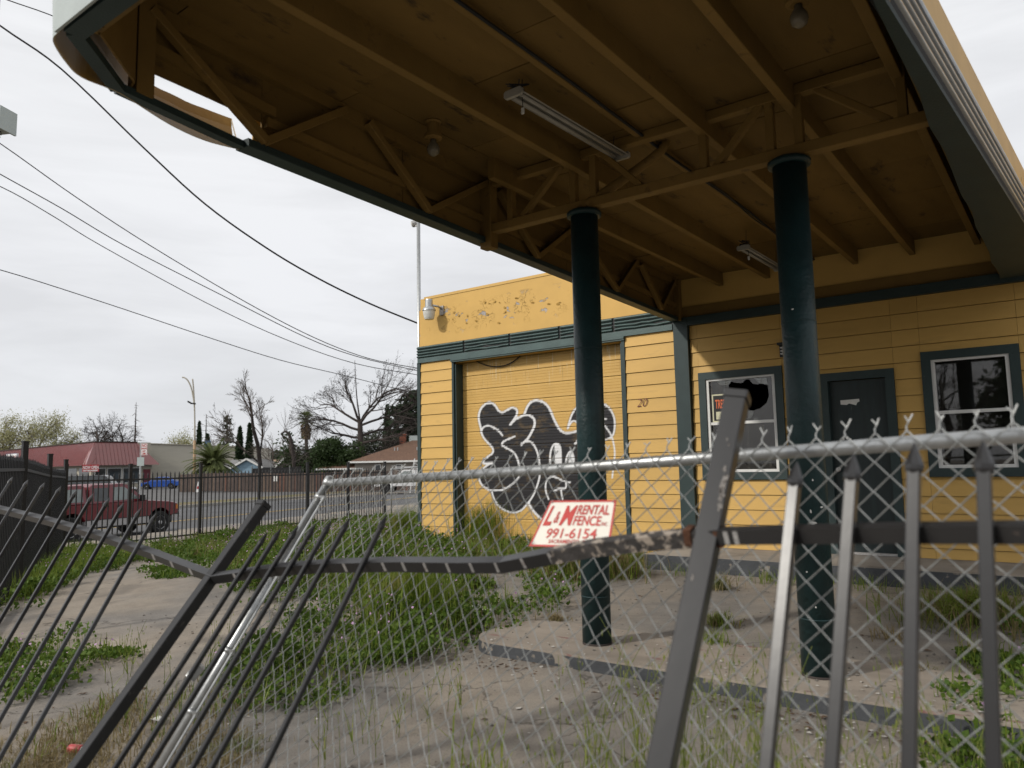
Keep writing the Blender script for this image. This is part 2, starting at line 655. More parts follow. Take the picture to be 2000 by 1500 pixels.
gx = axis(-900, 700, -24, 6, 0.4)
gy = axis(-400, 1100, -3, 26, 0.4)
GX, GY = np.meshgrid(gx, gy)
GZ = gz(GX, GY)
near = (np.abs(GX) < 20) & (GY > -3) & (GY < 20)
GZ = GZ + np.where(near, 0.008 * np.sin(GX * 1.7) * np.cos(GY * 1.3), 0)
gv = np.stack([GX, GY, GZ], -1).reshape(-1, 3)
nx, ny = len(gx), len(gy)
gf = [(j * nx + i, j * nx + i + 1, (j + 1) * nx + i + 1, (j + 1) * nx + i) for j in range(ny - 1) for i in range(nx - 1)]
gmb = MB()
gmb.v, gmb.f = [tuple(q) for q in gv.tolist()], gf
solo('ground', gmb, M['ground'], kind='structure', sm=True, org=(0, 0, 0))


def street_pt(s, t, z):
    """s metres beyond the white line, t metres along the street"""
    return (RW[0] - 0.96 * s - 0.28 * t, RW[1] - 0.28 * s + 0.96 * t, z)


def strip(name, s0, s1, t0, t1, z, mat, thick=0.0, kind='structure'):
    mb = MB()
    n = 24
    for k in range(n):
        a, b_ = t0 + (t1 - t0) * k / n, t0 + (t1 - t0) * (k + 1) / n
        if thick:
            mb.slab([street_pt(s0, a, z - thick), street_pt(s0, b_, z - thick), street_pt(s1, b_, z - thick), street_pt(s1, a, z - thick)], thick)
        else:
            mb.quad(street_pt(s0, a, z), street_pt(s1, a, z), street_pt(s1, b_, z), street_pt(s0, b_, z))
    return solo(name, mb, mat, kind=kind)


strip('road', -2.2, 13.2, -60, 400, -0.45, M['asphalt'])
strip('sidewalk', -5.0, -2.2, -60, 400, -0.27, M['walk'], 0.35)
strip('road_marking', -0.06, 0.06, -60, 300, -0.445, M['linewhite'])
mk = MB()
for s0 in (4.78, 5.02):
    for k in range(40):
        a = -60 + k * 9
        mk.quad(street_pt(s0, a, -0.445), street_pt(s0 + 0.11, a, -0.445), street_pt(s0 + 0.11, a + 9, -0.445), street_pt(s0, a + 9, -0.445))
solo('road_marking', mk, M['lineyellow'], kind='structure')
strip('kerb', 13.2, 13.4, -60, 400, -0.30, M['walk'], 0.3)
strip('verge', 13.4, 16.4, -60, 400, -0.31, M['verge'])
strip('parking_lot', 16.4, 150, -120, 400, -0.352, M['farlot'])

# ------------------------------------------------------------------ the service station
WY = 9.5                                       # plane of the front wall
bld = thing('service_station', (-4.0, WY, 0.3), 'yellow clapboard service station with dark green trim and a graffitied garage door', 'building')


def cells(x0, x1, z0, z1, holes):
    xs = sorted({x0, x1, *[h[0] for h in holes], *[h[1] for h in holes]})
    zs = sorted({z0, z1, *[h[2] for h in holes], *[h[3] for h in holes]})
    for i in range(len(xs) - 1):
        for j in range(len(zs) - 1):
            cx, cz = (xs[i] + xs[i + 1]) / 2, (zs[j] + zs[j + 1]) / 2
            if not any(h[0] < cx < h[1] and h[2] < cz < h[3] for h in holes):
                yield xs[i], xs[i + 1], zs[j], zs[j + 1]


WX0, WX1 = -9.08, 3.0
GAR = (-8.28, -5.11, 0.28, 3.33)
WIN1 = (-3.97, -2.875, 1.357, 2.763)
WIN2 = (-1.338, -0.415, 1.377, 2.765)
DOOR = (-2.44, -1.62, 0.49, 2.615)
TR = 0.095


def inner(o, t=TR):
    return (o[0] + t, o[1] - t, o[2] + t, o[3] - t)


iw1, iw2 = inner(WIN1), inner(WIN2)
idr = (DOOR[0] + TR, DOOR[1] - TR, DOOR[2], DOOR[3] - TR)
mb = MB()
for a, b_, c, d in cells(WX0, WX1, 0.1, 4.0, [GAR, iw1, iw2, idr]):
    mb.box((a, WY + 0.03, c), (b_, WY + 0.20, d))
mb.box((WX0, WY + 0.20, 0.1), (WX0 + 0.2, 16.0, 4.0))
mb.box((WX1 - 0.2, WY + 0.20, 0.1), (WX1, 16.0, 4.0))
mb.box((WX0, 16.0, 0.1), (WX1, 16.2, 4.0))
part(bld, 'wall', mb, M['yellow'])
mb = MB()
mb.box((WX0 + 0.01, WY + 0.12, 4.0), (WX1, 16.2, 4.12))
part(bld, 'roof', mb, M['farlot'])
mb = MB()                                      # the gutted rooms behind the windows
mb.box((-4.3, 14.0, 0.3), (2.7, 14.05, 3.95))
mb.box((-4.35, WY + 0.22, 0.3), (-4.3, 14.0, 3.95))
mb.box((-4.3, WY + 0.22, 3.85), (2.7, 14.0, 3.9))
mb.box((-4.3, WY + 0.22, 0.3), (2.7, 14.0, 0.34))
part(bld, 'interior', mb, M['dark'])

# clapboards, one by one
PITCH_B = 0.188
Z_LINES = [1.919 + PITCH_B * k for k in range(-9, 10)]


def board(par, x0, x1, z0, z1):
    mb = MB()
    o = random.uniform(-0.0015, 0.0015)
    sec = [(WY - 0.019 + o, z0), (WY + 0.028, z0), (WY + 0.028, z1), (WY - 0.004 + o, z1)]
    mb.prism(sec, lambda a, b_, d: (d, a, b_), x0, x1)
    part(par, 'siding_board', mb, M['yellow'])


def siding(x0, x1, zlo, zhi, holes, joint=0.0):
    for zl in Z_LINES:
        a, b_ = max(zl, zlo), min(zl + PITCH_B - 0.006, zhi)
        if b_ - a < 0.02:
            continue
        cut = sorted({x0, x1, *[v for h in holes for v in h[:2] if x0 < v < x1]})
        for i in range(len(cut) - 1):
            u0, u1 = cut[i], cut[i + 1]
            cx = (u0 + u1) / 2
            segs = [(a, b_)]
            for h in holes:
                if h[0] < cx < h[1]:
                    ns = []
                    for s0, s1 in segs:
                        if h[3] <= s0 or h[2] >= s1:
                            ns.append((s0, s1))
                            continue
                        if h[2] > s0 + 0.01:
                            ns.append((s0, h[2]))
                        if h[3] < s1 - 0.01:
                            ns.append((h[3], s1))
                    segs = ns
            for s0, s1 in segs:
                g = 0.0012
                if joint and u1 - u0 > 1.6 and random.random() < 0.6:
                    m_ = u0 + (u1 - u0) * random.uniform(0.3, 0.7)
                    board(bld, u0 + g, m_ - g, s0, s1)
                    board(bld, m_ + g, u1 - g, s0, s1)
                else:
                    board(bld, u0 + g, u1 - g, s0, s1)


siding(WX0 + 0.03, GAR[0] - 0.045, 0.30, 3.388, [])
siding(GAR[1] + 0.055, -4.305, 0.30, 3.388, [])
siding(-4.075, WX1, 0.49, 3.415, [WIN1, WIN2, DOOR], joint=1.0)


def trim(x0, x1, z0, z1, y0=WY - 0.035, y1=WY + 0.03, mat='green', name='trim', par=bld):
    mb = MB()
    mb.box((x0, y0, z0), (x1, y1, z1))
    return part(par, name, mb, M[mat])


# corner strips and garage surround
trim(WX0 - 0.045, WX0 + 0.028, 0.25, 3.40, WY - 0.028, WY + 0.3, name='corner_trim')
trim(-4.303, -4.247, 0.30, 3.49, WY - 0.03, name='corner_trim')
trim(-4.228, -4.08, 0.30, 3.50, WY - 0.075, name='corner_post')
trim(GAR[0] - 0.042, GAR[0] - 0.001, 0.28, 3.328, WY - 0.030, name='door_casing')
trim(GAR[1] + 0.001, GAR[1] + 0.052, 0.28, 3.328, WY - 0.030, name='door_casing')
mb = MB()
mb.box((GAR[0], WY - 0.002, 0.28), (GAR[0] + 0.03, WY + 0.24, 3.30))
part(bld, 'door_reveal', mb, M['green'])
mb = MB()
mb.box((GAR[1] - 0.03, WY - 0.002, 0.28), (GAR[1], WY + 0.24, 3.30))
part(bld, 'door_reveal', mb, M['green'])
for k, (z0, z1, pr) in enumerate(((3.332, 3.352, 0.050), (3.354, 3.370, 0.064), (3.372, 3.386, 0.056))):
    trim(GAR[0] - 0.05, GAR[1] + 0.06, z0, z1, WY - pr, name='header_moulding', mat='band')
# frieze board under the ribbed band
trim(WX0 - 0.02, -4.31, 3.389, 3.468, WY - 0.042, name='frieze_board', mat='band')
# ribbed metal band: four rounded strips per length, joints between lengths
BX = [WX0 - 0.05, -8.036, -7.085, -6.142, -5.216, -4.30]
ZB = [3.476, 3.526, 3.576, 3.626]
for k in range(5):
    a, b_ = BX[k] + 0.02, BX[k + 1] - 0.022
    for j, z in enumerate(ZB):
        n = 7
        zt = 3.677 if j == 3 else z + 0.044
        sec = [(WY + 0.02, z), (WY - 0.030, z + 0.002)] + [(WY - 0.034 - 0.020 * math.sin(math.pi * i / 6), z + 0.004 + (zt - z - 0.008) * i / 6) for i in range(7)] + [(WY - 0.03, zt - 0.002), (WY + 0.02, zt)]
        mb = MB()
        xs = [a, b_]
        if (k, j) in ((1, 0), (1, 1), (2, 0), (3, 1), (4, 0), (4, 1)):      # dented lengths
            xs = list(np.linspace(a, b_, 9))
        off = [0.0] * len(xs)
        if len(xs) > 2:
            off = [random.uniform(-0.012, 0.010) for _ in xs]
        nn = len(sec)
        v = [(x, y + (0.018 if i_ in (4,) and k == 1 else 0) + o * 0.6, zz + o) for i_, (x, o) in enumerate(zip(xs, off)) for y, zz in sec]
        f = [(i * nn + q, i * nn + (q + 1) % nn, (i + 1) * nn + (q + 1) % nn, (i + 1) * nn + q) for i in range(len(xs) - 1) for q in range(nn)]
        f += [tuple(range(nn - 1, -1, -1)), tuple((len(xs) - 1) * nn + q for q in range(nn))]
        mb.add(v, f)
        part(bld, 'band_strip', mb, M['band'])
mb = MB()
mb.box((WX0 - 0.03, WY - 0.022, 3.468), (-4.28, WY + 0.03, 3.68))
part(bld, 'band_backing', mb, M['black'])


# parapet with blistered paint, stepped at its outer corner
def peel_mat():
    m, N, L, b = nmat('peeling_parapet_paint')
    p = position(N)
    c = mixc(N, L, ramp(N, L, noise(N, L, p, 3.0), 0.3, 0.7, 0, 1), tuple(v * 0.95 for v in YEL), tuple(v * 1.04 for v in YEL))
    sep = N.new('ShaderNodeSeparateXYZ')
    L.new(p, sep.inputs[0])
    # blisters sit in a belt half way up the parapet, left of the canopy
    band = ramp(N, L, sep.outputs['Z'], 3.80, 3.98, 0, 1)
    band2 = ramp(N, L, sep.outputs['Z'], 4.36, 4.22, 0, 1)
    bx = ramp(N, L, sep.outputs['X'], -5.9, -6.4, 0, 1)
    mul = N.new('ShaderNodeMath')
    mul.operation = 'MULTIPLY'
    L.new(band, mul.inputs[0])
    L.new(band2, mul.inputs[1])
    mul2 = N.new('ShaderNodeMath')
    mul2.operation = 'MULTIPLY'
    L.new(mul.outputs[0], mul2.inputs[0])
    L.new(bx, mul2.inputs[1])
    n1 = noise(N, L, stretch(N, L, p, (1, 1, 1.3)), 5.2, 5.0, 0.62, 0.5)
    patch = ramp(N, L, n1, 0.615, 0.625, 0, 1)
    mul3 = N.new('ShaderNodeMath')
    mul3.operation = 'MULTIPLY'
    L.new(patch, mul3.inputs[0])
    L.new(mul2.outputs[0], mul3.inputs[1])
    c = mixc(N, L, mul3.outputs[0], c, (0.36, 0.335, 0.32))
    sub = N.new('ShaderNodeMath')
    sub.operation = 'SUBTRACT'
    L.new(noise(N, L, p, 7.0, 5.0, 0.6, 1.2), sub.inputs[0])
    sub.inputs[1].default_value = 0.5
    ab = N.new('ShaderNodeMath')
    ab.operation = 'ABSOLUTE'
    L.new(sub.outputs[0], ab.inputs[0])
    curl = ramp(N, L, ab.outputs[0], 0.0, 0.007, 0.8, 0)
    mul4 = N.new('ShaderNodeMath')
    mul4.operation = 'MULTIPLY'
    L.new(curl, mul4.inputs[0])
    L.new(mul2.outputs[0], mul4.inputs[1])
    gate = N.new('ShaderNodeMath')
    gate.operation = 'MULTIPLY'
    L.new(mul4.outputs[0], gate.inputs[0])
    L.new(ramp(N, L, noise(N, L, p, 2.6), 0.54, 0.58, 0, 1), gate.inputs[1])
    c = mixc(N, L, gate.outputs[0], c, (0.30, 0.19, 0.06))
    L.new(c, b.inputs['Base Color'])
    b.inputs['Roughness'].default_value = 0.6
    b.inputs['Specular IOR Level'].default_value = 0.3
    hgt = N.new('ShaderNodeMath')
    hgt.operation = 'SUBTRACT'
    L.new(gate.outputs[0], hgt.inputs[0])
    L.new(mul3.outputs[0], hgt.inputs[1])
    bump(N, L, b, hgt.outputs[0], 0.8, 0.02)
    return m


M['peel'] = peel_mat()
mb = MB()
mb.box((WX0 + 0.03, WY - 0.005, 3.681), (WX1, WY + 0.12, 4.52))
v = mb.v
part(bld, 'parapet', mb, M['peel'])
mb = MB()
mb.box((WX0 - 0.035, WY + 0.03, 3.60), (WX0 + 0.027, 16.2, 4.33))
part(bld, 'parapet_step', mb, M['peel'])
mb = MB()
mb.box((WX0 + 0.005, WY + 0.018, 4.335), (WX0 + 0.10, 16.2, 4.43))
part(bld, 'parapet_step', mb, M['peel'])
mb = MB()
mb.box((WX0 + 0.12, WY - 0.014, 4.50), (WX1, WY + 0.20, 4.545))
part(bld, 'parapet_cap', mb, M['yellow'])
# lifted flakes of paint
for k in range(20):
    x, z = random.uniform(-8.6, -6.1), random.gauss(4.10, 0.10)
    z = min(4.35, max(3.82, z))
    w, h = random.uniform(0.02, 0.07), random.uniform(0.015, 0.04)
    an = random.uniform(-0.8, 0.8)
    pts = []
    for a, b_, o in ((-1, -0.2, 0.0), (-0.2, -1, 0.004), (0.9, -0.4, 0.010), (0.5, 0.9, 0.022), (-0.6, 0.6, 0.012)):
        pts.append((x + w * (a * math.cos(an) - b_ * math.sin(an)) * 0.6, WY - 0.008 - o, z + h * (a * math.sin(an) + b_ * math.cos(an)) * 0.7))
    mb = MB()
    mb.quad(*pts)
    mb.quad(*[(p[0], p[1] + 0.0015, p[2]) for p in pts][::-1])
    part(bld, 'paint_flake', mb, M['yellow'])

# wall head under the canopy: painted board and dark beam
mb = MB()
mb.box((-4.24, WY - 0.02, 3.53), (WX1, WY + 0.03, 3.68))
part(bld, 'wall_head', mb, M['rafter'])
trim(-4.245, WX1, 3.417, 3.53, WY - 0.07, name='head_beam')

# ---- garage door: ribbed sections with sprayed paint
DY = WY + 0.17


def shape(pts, n=6, closed=False):
    """Catmull-Rom through the points"""
    P = np.array(pts, float)
    out = []
    m = len(P)
    rngi = range(m) if closed else range(m - 1)
    for i in rngi:
        p0 = P[(i - 1) % m] if (closed or i > 0) else P[0]
        p1, p2 = P[i], P[(i + 1) % m]
        p3 = P[(i + 2) % m] if (closed or i + 2 < m) else P[-1]
        for t in np.linspace(0, 1, n, endpoint=False):
            out.append(0.5 * ((2 * p1) + (-p0 + p2) * t + (2 * p0 - 5 * p1 + 4 * p2 - p3) * t * t + (-p0 + 3 * p1 - 3 * p2 + p3) * t ** 3))
    if not closed:
        out.append(P[-1])
    return np.array(out)


G_TOP = [(270, 350), (250, 260), (262, 190), (300, 140), (350, 120), (395, 145), (425, 190), (460, 205), (505, 185), (545, 165), (585, 180), (590, 215), (572, 255), (530, 315)]
G_CURL = [(530, 315), (580, 265), (650, 235), (700, 235), (740, 265), (745, 320), (715, 390), (680, 445), (630, 490)]
G_LOBE = [(630, 490), (680, 460), (725, 480), (760, 535), (780, 600), (790, 680), (788, 790), (740, 930), (680, 1020), (620, 1080), (550, 1095), (480, 1075), (420, 1030), (380, 960), (365, 905)]
G_HUMP = [(655, 225), (680, 160), (715, 115), (765, 100), (820, 115), (862, 150), (890, 200), (915, 260), (945, 320), (975, 365), (1020, 388), (1080, 383), (1135, 370), (1200, 360)]
G_LEFT = [(270, 350), (275, 390), (300, 440), (345, 490), (375, 530), (372, 568), (330, 600), (290, 640), (300, 660), (370, 658)]
G_INNER = [(272, 385), (285, 345), (330, 325), (380, 340), (425, 370), (460, 410)]
G_BOWL = [(370, 658), (320, 680), (280, 720), (255, 780), (265, 830), (300, 870), (350, 895), (410, 900), (480, 885), (545, 845), (600, 790), (615, 730), (605, 660), (580, 590), (545, 550), (490, 520), (458, 495), (465, 470), (510, 445), (570, 420)]
G_WING = [(1040, 350), (1055, 290), (1080, 220), (1125, 160), (1200, 125), (1330, 130), (1390, 150), (1440, 220), (1458, 300), (1445, 400), (1400, 440), (1340, 455)]
G_WING2 = [(1040, 350), (1062, 303), (1095, 283), (1130, 300), (1150, 330)]
G_DRIP = [(1335, 290), (1380, 340), (1430, 420), (1455, 530), (1455, 620), (1440, 740), (1435, 790)]
G_FOOT = [(690, 1010), (720, 1060), (760, 1110), (830, 1170), (900, 1190)]
G_EYE1 = [(885, 670), (885, 580), (905, 510), (935, 482), (965, 500), (977, 545), (980, 670)]
G_EYE2 = [(1025, 665), (1030, 610), (1055, 560), (1078, 562), (1092, 610), (1092, 665)]
G_MOUTH = [[(870, 975), (845, 900), (850, 820), (890, 780), (940, 785), (1000, 815), (1060, 828)], [(1025, 830), (1020, 880), (970, 885), (920, 898)], [(980, 885), (985, 930), (995, 975)]]
body = np.vstack([shape(G_TOP), shape([(530, 315), (600, 250), (655, 225)]), shape(G_HUMP), np.array([(1260, 470), (1250, 700), (1160, 970), (1020, 1090), (900, 1190)]),
                  shape(G_FOOT)[::-1], shape([(690, 1010), (620, 1080), (550, 1095), (480, 1075), (420, 1030), (380, 960), (365, 905)]),
                  shape([(350, 895), (300, 870), (265, 830), (255, 780), (280, 720), (320, 680), (370, 658)]), shape(G_LEFT)[::-1]])
wing = np.vstack([shape(G_WING), np.array([(1250, 480), (1150, 450), (1145, 330)]), shape(G_WING2)[::-1]])
eyes = [np.array([(925, 670), (922, 560), (925, 500), (955, 488), (975, 540), (980, 670)]), np.array([(1045, 665), (1046, 600), (1060, 562), (1080, 562), (1092, 610), (1092, 665)])]
strokes = [(shape(g), w) for g, w in ((G_TOP, 8), (G_CURL, 9), (G_LOBE, 7), (G_HUMP, 9), (G_LEFT, 7), (G_INNER, 7), (G_BOWL, 7), (G_WING, 7), (G_WING2, 8), (G_DRIP, 6), (G_FOOT, 9), (G_EYE1, 7), (G_EYE2, 7), ([(1340, 265), (1380, 265)], 7), ([(1105, 485), (1150, 440)], 9))]
strokes += [(shape(g), 6) for g in G_MOUTH]


def inside(P, poly):
    x, y = P[:, 0], P[:, 1]
    r = np.zeros(len(P), bool)
    j = len(poly) - 1
    for i in range(len(poly)):
        xi, yi = poly[i]
        xj, yj = poly[j]
        if yi != yj:
            r ^= ((yi > y) != (yj > y)) & (x < (xj - xi) * (y - yi) / (yj - yi) + xi)
        j = i
    return r


def seg_dist(P, line):
    d = np.full(len(P), 1e9)
    for a, b_ in zip(line[:-1], line[1:]):
        ab = b_ - a
        t = np.clip(((P - a) @ ab) / (ab @ ab + 1e-9), 0, 1)
        q = P - a - t[:, None] * ab
        d = np.minimum(d, np.hypot(q[:, 0], q[:, 1]))
    return d


def spray(P3):
    c = P3 - CAM
    a, b_, z = c @ AX_R, c @ AX_U, c @ AX_F
    P = np.stack([(1000 + FPX * a / z - 880) / 0.22, (750 - FPX * b_ / z - 760) / 0.22], -1)
    black = np.zeros(len(P))
    for poly in (body, wing):
        ins = inside(P, poly)
        d = seg_dist(P, np.vstack([poly, poly[:1]]))
        black = np.maximum(black, np.where(ins, 1.0, np.clip(0.75 - d / 26, 0, 1)))
    white = np.zeros(len(P))
    for ln, w in strokes:
        d = seg_dist(P, ln)
        white = np.maximum(white, np.clip((w + 4 - d) / 6, 0, 1))
    for e_ in eyes:
        white = np.maximum(white, inside(P, e_) * 1.0)
    return black, white


def door_mat():
    m, N, L, b = nmat('sprayed_door_paint')
    p = position(N)
    c = mixc(N, L, ramp(N, L, noise(N, L, p, 3.0), 0.3, 0.7, 0, 1), tuple(v * 0.92 for v in YEL), tuple(v * 1.02 for v in YEL))
    # pale runs and grime under the header
    sep = N.new('ShaderNodeSeparateXYZ')
    L.new(p, sep.inputs[0])
    hi = ramp(N, L, sep.outputs['Z'], 2.75, 3.25, 0, 1)
    st = noise(N, L, stretch(N, L, p, (34, 1, 2.0)), 1.0, 3.0, 0.6)
    k = N.new('ShaderNodeMath')
    k.operation = 'MULTIPLY'
    L.new(hi, k.inputs[0])
    L.new(ramp(N, L, st, 0.60, 0.68, 0, 0.8), k.inputs[1])
    c = mixc(N, L, k.outputs[0], c, (0.66, 0.58, 0.42))
    k2 = N.new('ShaderNodeMath')
    k2.operation = 'MULTIPLY'
    L.new(hi, k2.inputs[0])
    L.new(ramp(N, L, noise(N, L, stretch(N, L, p, (40, 1, 3)), 1.0, 3.0), 0.36, 0.30, 0, 0.7), k2.inputs[1])
    c = mixc(N, L, k2.outputs[0], c, (0.16, 0.10, 0.04))
    at_ = N.new('ShaderNodeAttribute')
    at_.attribute_name = 'spray'
    sp = N.new('ShaderNodeSeparateColor')
    L.new(at_.outputs['Color'], sp.inputs[0])
    thin = ramp(N, L, noise(N, L, stretch(N, L, p, (1, 1, 2.4)), 4.5, 4.0, 0.6), 0.55, 0.75, 1.0, 0.84)
    k3 = N.new('ShaderNodeMath')
    k3.operation = 'MULTIPLY'
    L.new(sp.outputs[0], k3.inputs[0])
    L.new(thin, k3.inputs[1])
    c = mixc(N, L, k3.outputs[0], c, (0.016, 0.015, 0.017))
    c = mixc(N, L, sp.outputs[1], c, (0.72, 0.72, 0.73))
    L.new(c, b.inputs['Base Color'])
    b.inputs['Roughness'].default_value = 0.5
    b.inputs['Specular IOR Level'].default_value = 0.35
    return m


M['door'] = door_mat()
gdoor = part(bld, 'garage_door', MB().box((GAR[0] + 0.03, DY + 0.03, 0.28), (GAR[1] - 0.03, DY + 0.06, 3.335)), M['yellow'])
NP = 13
zed = np.linspace(0.28, 3.335, NP + 1)
COLS = 276
for k in range(NP):
    z0, z1 = zed[k] + 0.003, zed[k + 1] - 0.003
    h = z1 - z0
    # profile: lapped lower edge, then four shallow ribs
    prof = [(0.0, 0.030), (0.0, 0.0), (0.02, 0.0)]
    for r in range(4):
        q = 0.22 + r * 0.19
        prof += [(q - 0.07, 0.001), (q - 0.012, 0.001), (q, 0.0042), (q + 0.012, 0.0042), (q + 0.026, 0.001)]
    prof += [(0.93, 0.002), (1.0, 0.014), (1.0, 0.030)]
    xs = np.linspace(GAR[0] + 0.032, GAR[1] - 0.032, COLS)
    V = np.array([(x, DY + d, z0 + t * h) for t, d in prof for x in xs])
    R = len(prof)
    F_ = [(j * COLS + i, j * COLS + i + 1, (j + 1) * COLS + i + 1, (j + 1) * COLS + i) for j in range(R - 1) for i in range(COLS - 1)]
    me = mesh_of('door_section', V, F_, M['door'], ROOT[bld.name])
    bk, wh = spray(V)
    col = np.zeros((len(V), 4), np.float32)
    col[:, 0], col[:, 1], col[:, 3] = bk, wh, 1
    ca = me.attributes.new('spray', 'FLOAT_COLOR', 'POINT')
    ca.data.foreach_set('color', col.ravel())
    inst(gdoor, 'door_section', me)
# slack rope across the door head
rp = [on_y(x, y, DY - 0.03) for x, y in ((928, 704), (945, 712), (965, 716), (985, 714), (1003, 706), (1016, 695))]
solo('rope', MB().tube([tuple(p) for p in shape(rp, 4)], 0.009, 6), M['cable'], 'slack dark rope sagging across the head of the garage door', 'rope')
# apron
text(bld, 'house_number', '20', on_y(1243, 795, WY - 0.024), (1, 0, 0), (0.06, 0, 1), 0.165, pm('maroon_number_paint', (0.14, 0.035, 0.03), 0.5), width=0.165, shear=0.25, bold=-0.002)


# ---- windows and the door
def glass_mat(name, streak=0.0):
    m, N, L, b = nmat(name)
    N.remove(b)
    tr = N.new('ShaderNodeBsdfTransparent')
    tr.inputs[0].default_value = (0.72, 0.74, 0.72, 1)
    gl = N.new('ShaderNodeBsdfGlossy')
    gl.inputs['Roughness'].default_value = 0.02
    fr = N.new('ShaderNodeFresnel')
    fr.inputs[0].default_value = 1.52
    k = N.new('ShaderNodeMath')
    k.operation = 'MULTIPLY_ADD'
    k.inputs[1].default_value = 1.3
    k.inputs[2].default_value = 0.02
    L.new(fr.outputs[0], k.inputs[0])
    mx = N.new('ShaderNodeMixShader')
    L.new(k.outputs[0], mx.inputs[0])
    L.new(tr.outputs[0], mx.inputs[1])
    L.new(gl.outputs[0], mx.inputs[2])
    df = N.new('ShaderNodeBsdfDiffuse')
    df.inputs[0].default_value = (0.42, 0.41, 0.36, 1)
    p = position(N)
    n = noise(N, L, stretch(N, L, p, (26, 1, 1.4)), 1.0, 4.0, 0.65)
    f = ramp(N, L, n, 0.56, 0.74, 0.02, 0.02 + streak)
    mx2 = N.new('ShaderNodeMixShader')
    L.new(f, mx2.inputs[0])
    L.new(mx.outputs[0], mx2.inputs[1])
    L.new(df.outputs[0], mx2.inputs[2])
    L.new(mx2.outputs[0], N['Material Output'].inputs['Surface'])
    return m


M['glass'] = glass_mat('window_glass', 0.07)
M['dirtyglass'] = glass_mat('streaked_window_glass', 0.35)


def window(o, zmid, broken):
    x0, x1, z0, z1 = o
    w = part(bld, 'window', MB().box((x0 + TR - 0.005, WY + 0.03, z0 + TR - 0.03), (x1 - TR + 0.005, WY + 0.06, z0 + TR)), M['green'])
    i = inner(o)
    mb = MB()
    mb.box((x0, WY - 0.042, z1 - TR), (x1, WY + 0.03, z1))
    part(w, 'casing', mb, M['green'])
    mb = MB()
    mb.box((x0, WY - 0.042, z0), (x1, WY + 0.03, z0 + TR))
    part(w, 'casing', mb, M['green'])
    for a, b_ in ((x0, x0 + TR), (x1 - TR, x1)):
        mb = MB()
        mb.box((a, WY - 0.040, z0 + TR), (b_, WY + 0.03, z1 - TR))
        part(w, 'casing', mb, M['green'])
    fw = 0.038
    mb = MB()
    mb.box((i[0], WY - 0.022, i[2]), (i[0] + fw, WY + 0.05, i[3]))
    mb.box((i[1] - fw, WY - 0.022, i[2]), (i[1], WY + 0.05, i[3]))
    mb.box((i[0] + fw, WY - 0.022, i[3] - 0.026), (i[1] - fw, WY + 0.05, i[3]))
    mb.box((i[0] + fw, WY - 0.022, i[2]), (i[1] - fw, WY + 0.05, i[2] + 0.034))
    part(w, 'frame', mb, M['white'])
    mb = MB()
    mb.box((i[0] + fw, WY - 0.012, zmid - 0.016), (i[1] - fw, WY + 0.04, zmid + 0.020))
    part(w, 'meeting_rail', mb, M['white'])
    a, b_ = i[0] + fw, i[1] - fw
    mb = MB()
    mb.quad((a, WY + 0.022, i[2] + 0.034), (b_, WY + 0.022, i[2] + 0.034), (b_, WY + 0.022, zmid - 0.016), (a, WY + 0.022, zmid - 0.016))
    part(w, 'pane', mb, M['dirtyglass' if broken else 'glass'])
    zt, zb = i[3] - 0.026, zmid + 0.020
    if not broken:
        mb = MB()
        mb.quad((a, WY + 0.010, zb), (b_, WY + 0.010, zb), (b_, WY + 0.010, zt), (a, WY + 0.010, zt))
        part(w, 'pane', mb, M['glass'])
        return w
    hole = [(395, 320), (430, 285), (480, 300), (560, 300), (600, 260), (640, 252), (690, 310), (755, 322), (770, 306), (870, 325), (888, 450), (860, 540), (780, 610), (700, 635), (650, 632), (575, 575), (450, 490), (400, 400)]
    H = [on_y(1360 + 0.16 * p, 700 + 0.16 * q, WY + 0.010) for p, q in hole]
    outer = [Vector((a, zb, 0)), Vector((b_, zb, 0)), Vector((b_, zt, 0)), Vector((a, zt, 0))]
    hv = [Vector((h[0], h[2], 0)) for h in H]
    tri = mgeo.tessellate_polygon([outer, hv])
    pts = outer + hv
    mb = MB()
    mb.add([(q.x, WY + 0.010, q.y) for q in pts], [tuple(t) for t in tri])
    part(w, 'pane', mb, M['glass'], label='broken upper pane with a jagged hole')
    for sh in ([(700, 735), (745, 725), (752, 755), (695, 762)], [(640, 640), (700, 640), (690, 700), (630, 750)], [(700, 240), (860, 235), (870, 318), (772, 305)], [(235, 280), (440, 262), (395, 325), (300, 330)]):
        mb = MB()
        mb.slab([on_y(1360 + 0.16 * p, 700 + 0.16 * q, WY + 0.004) for p, q in sh], 0.002)
        part(w, 'glass_shard', mb, M['dirtyglass'])
    return w


zm1 = on_y(1475, 824, WY)[2]
zm2 = on_y(1900, 803, WY)[2]
win_broken = window(WIN1, zm1, True)
window(WIN2, zm2, False)

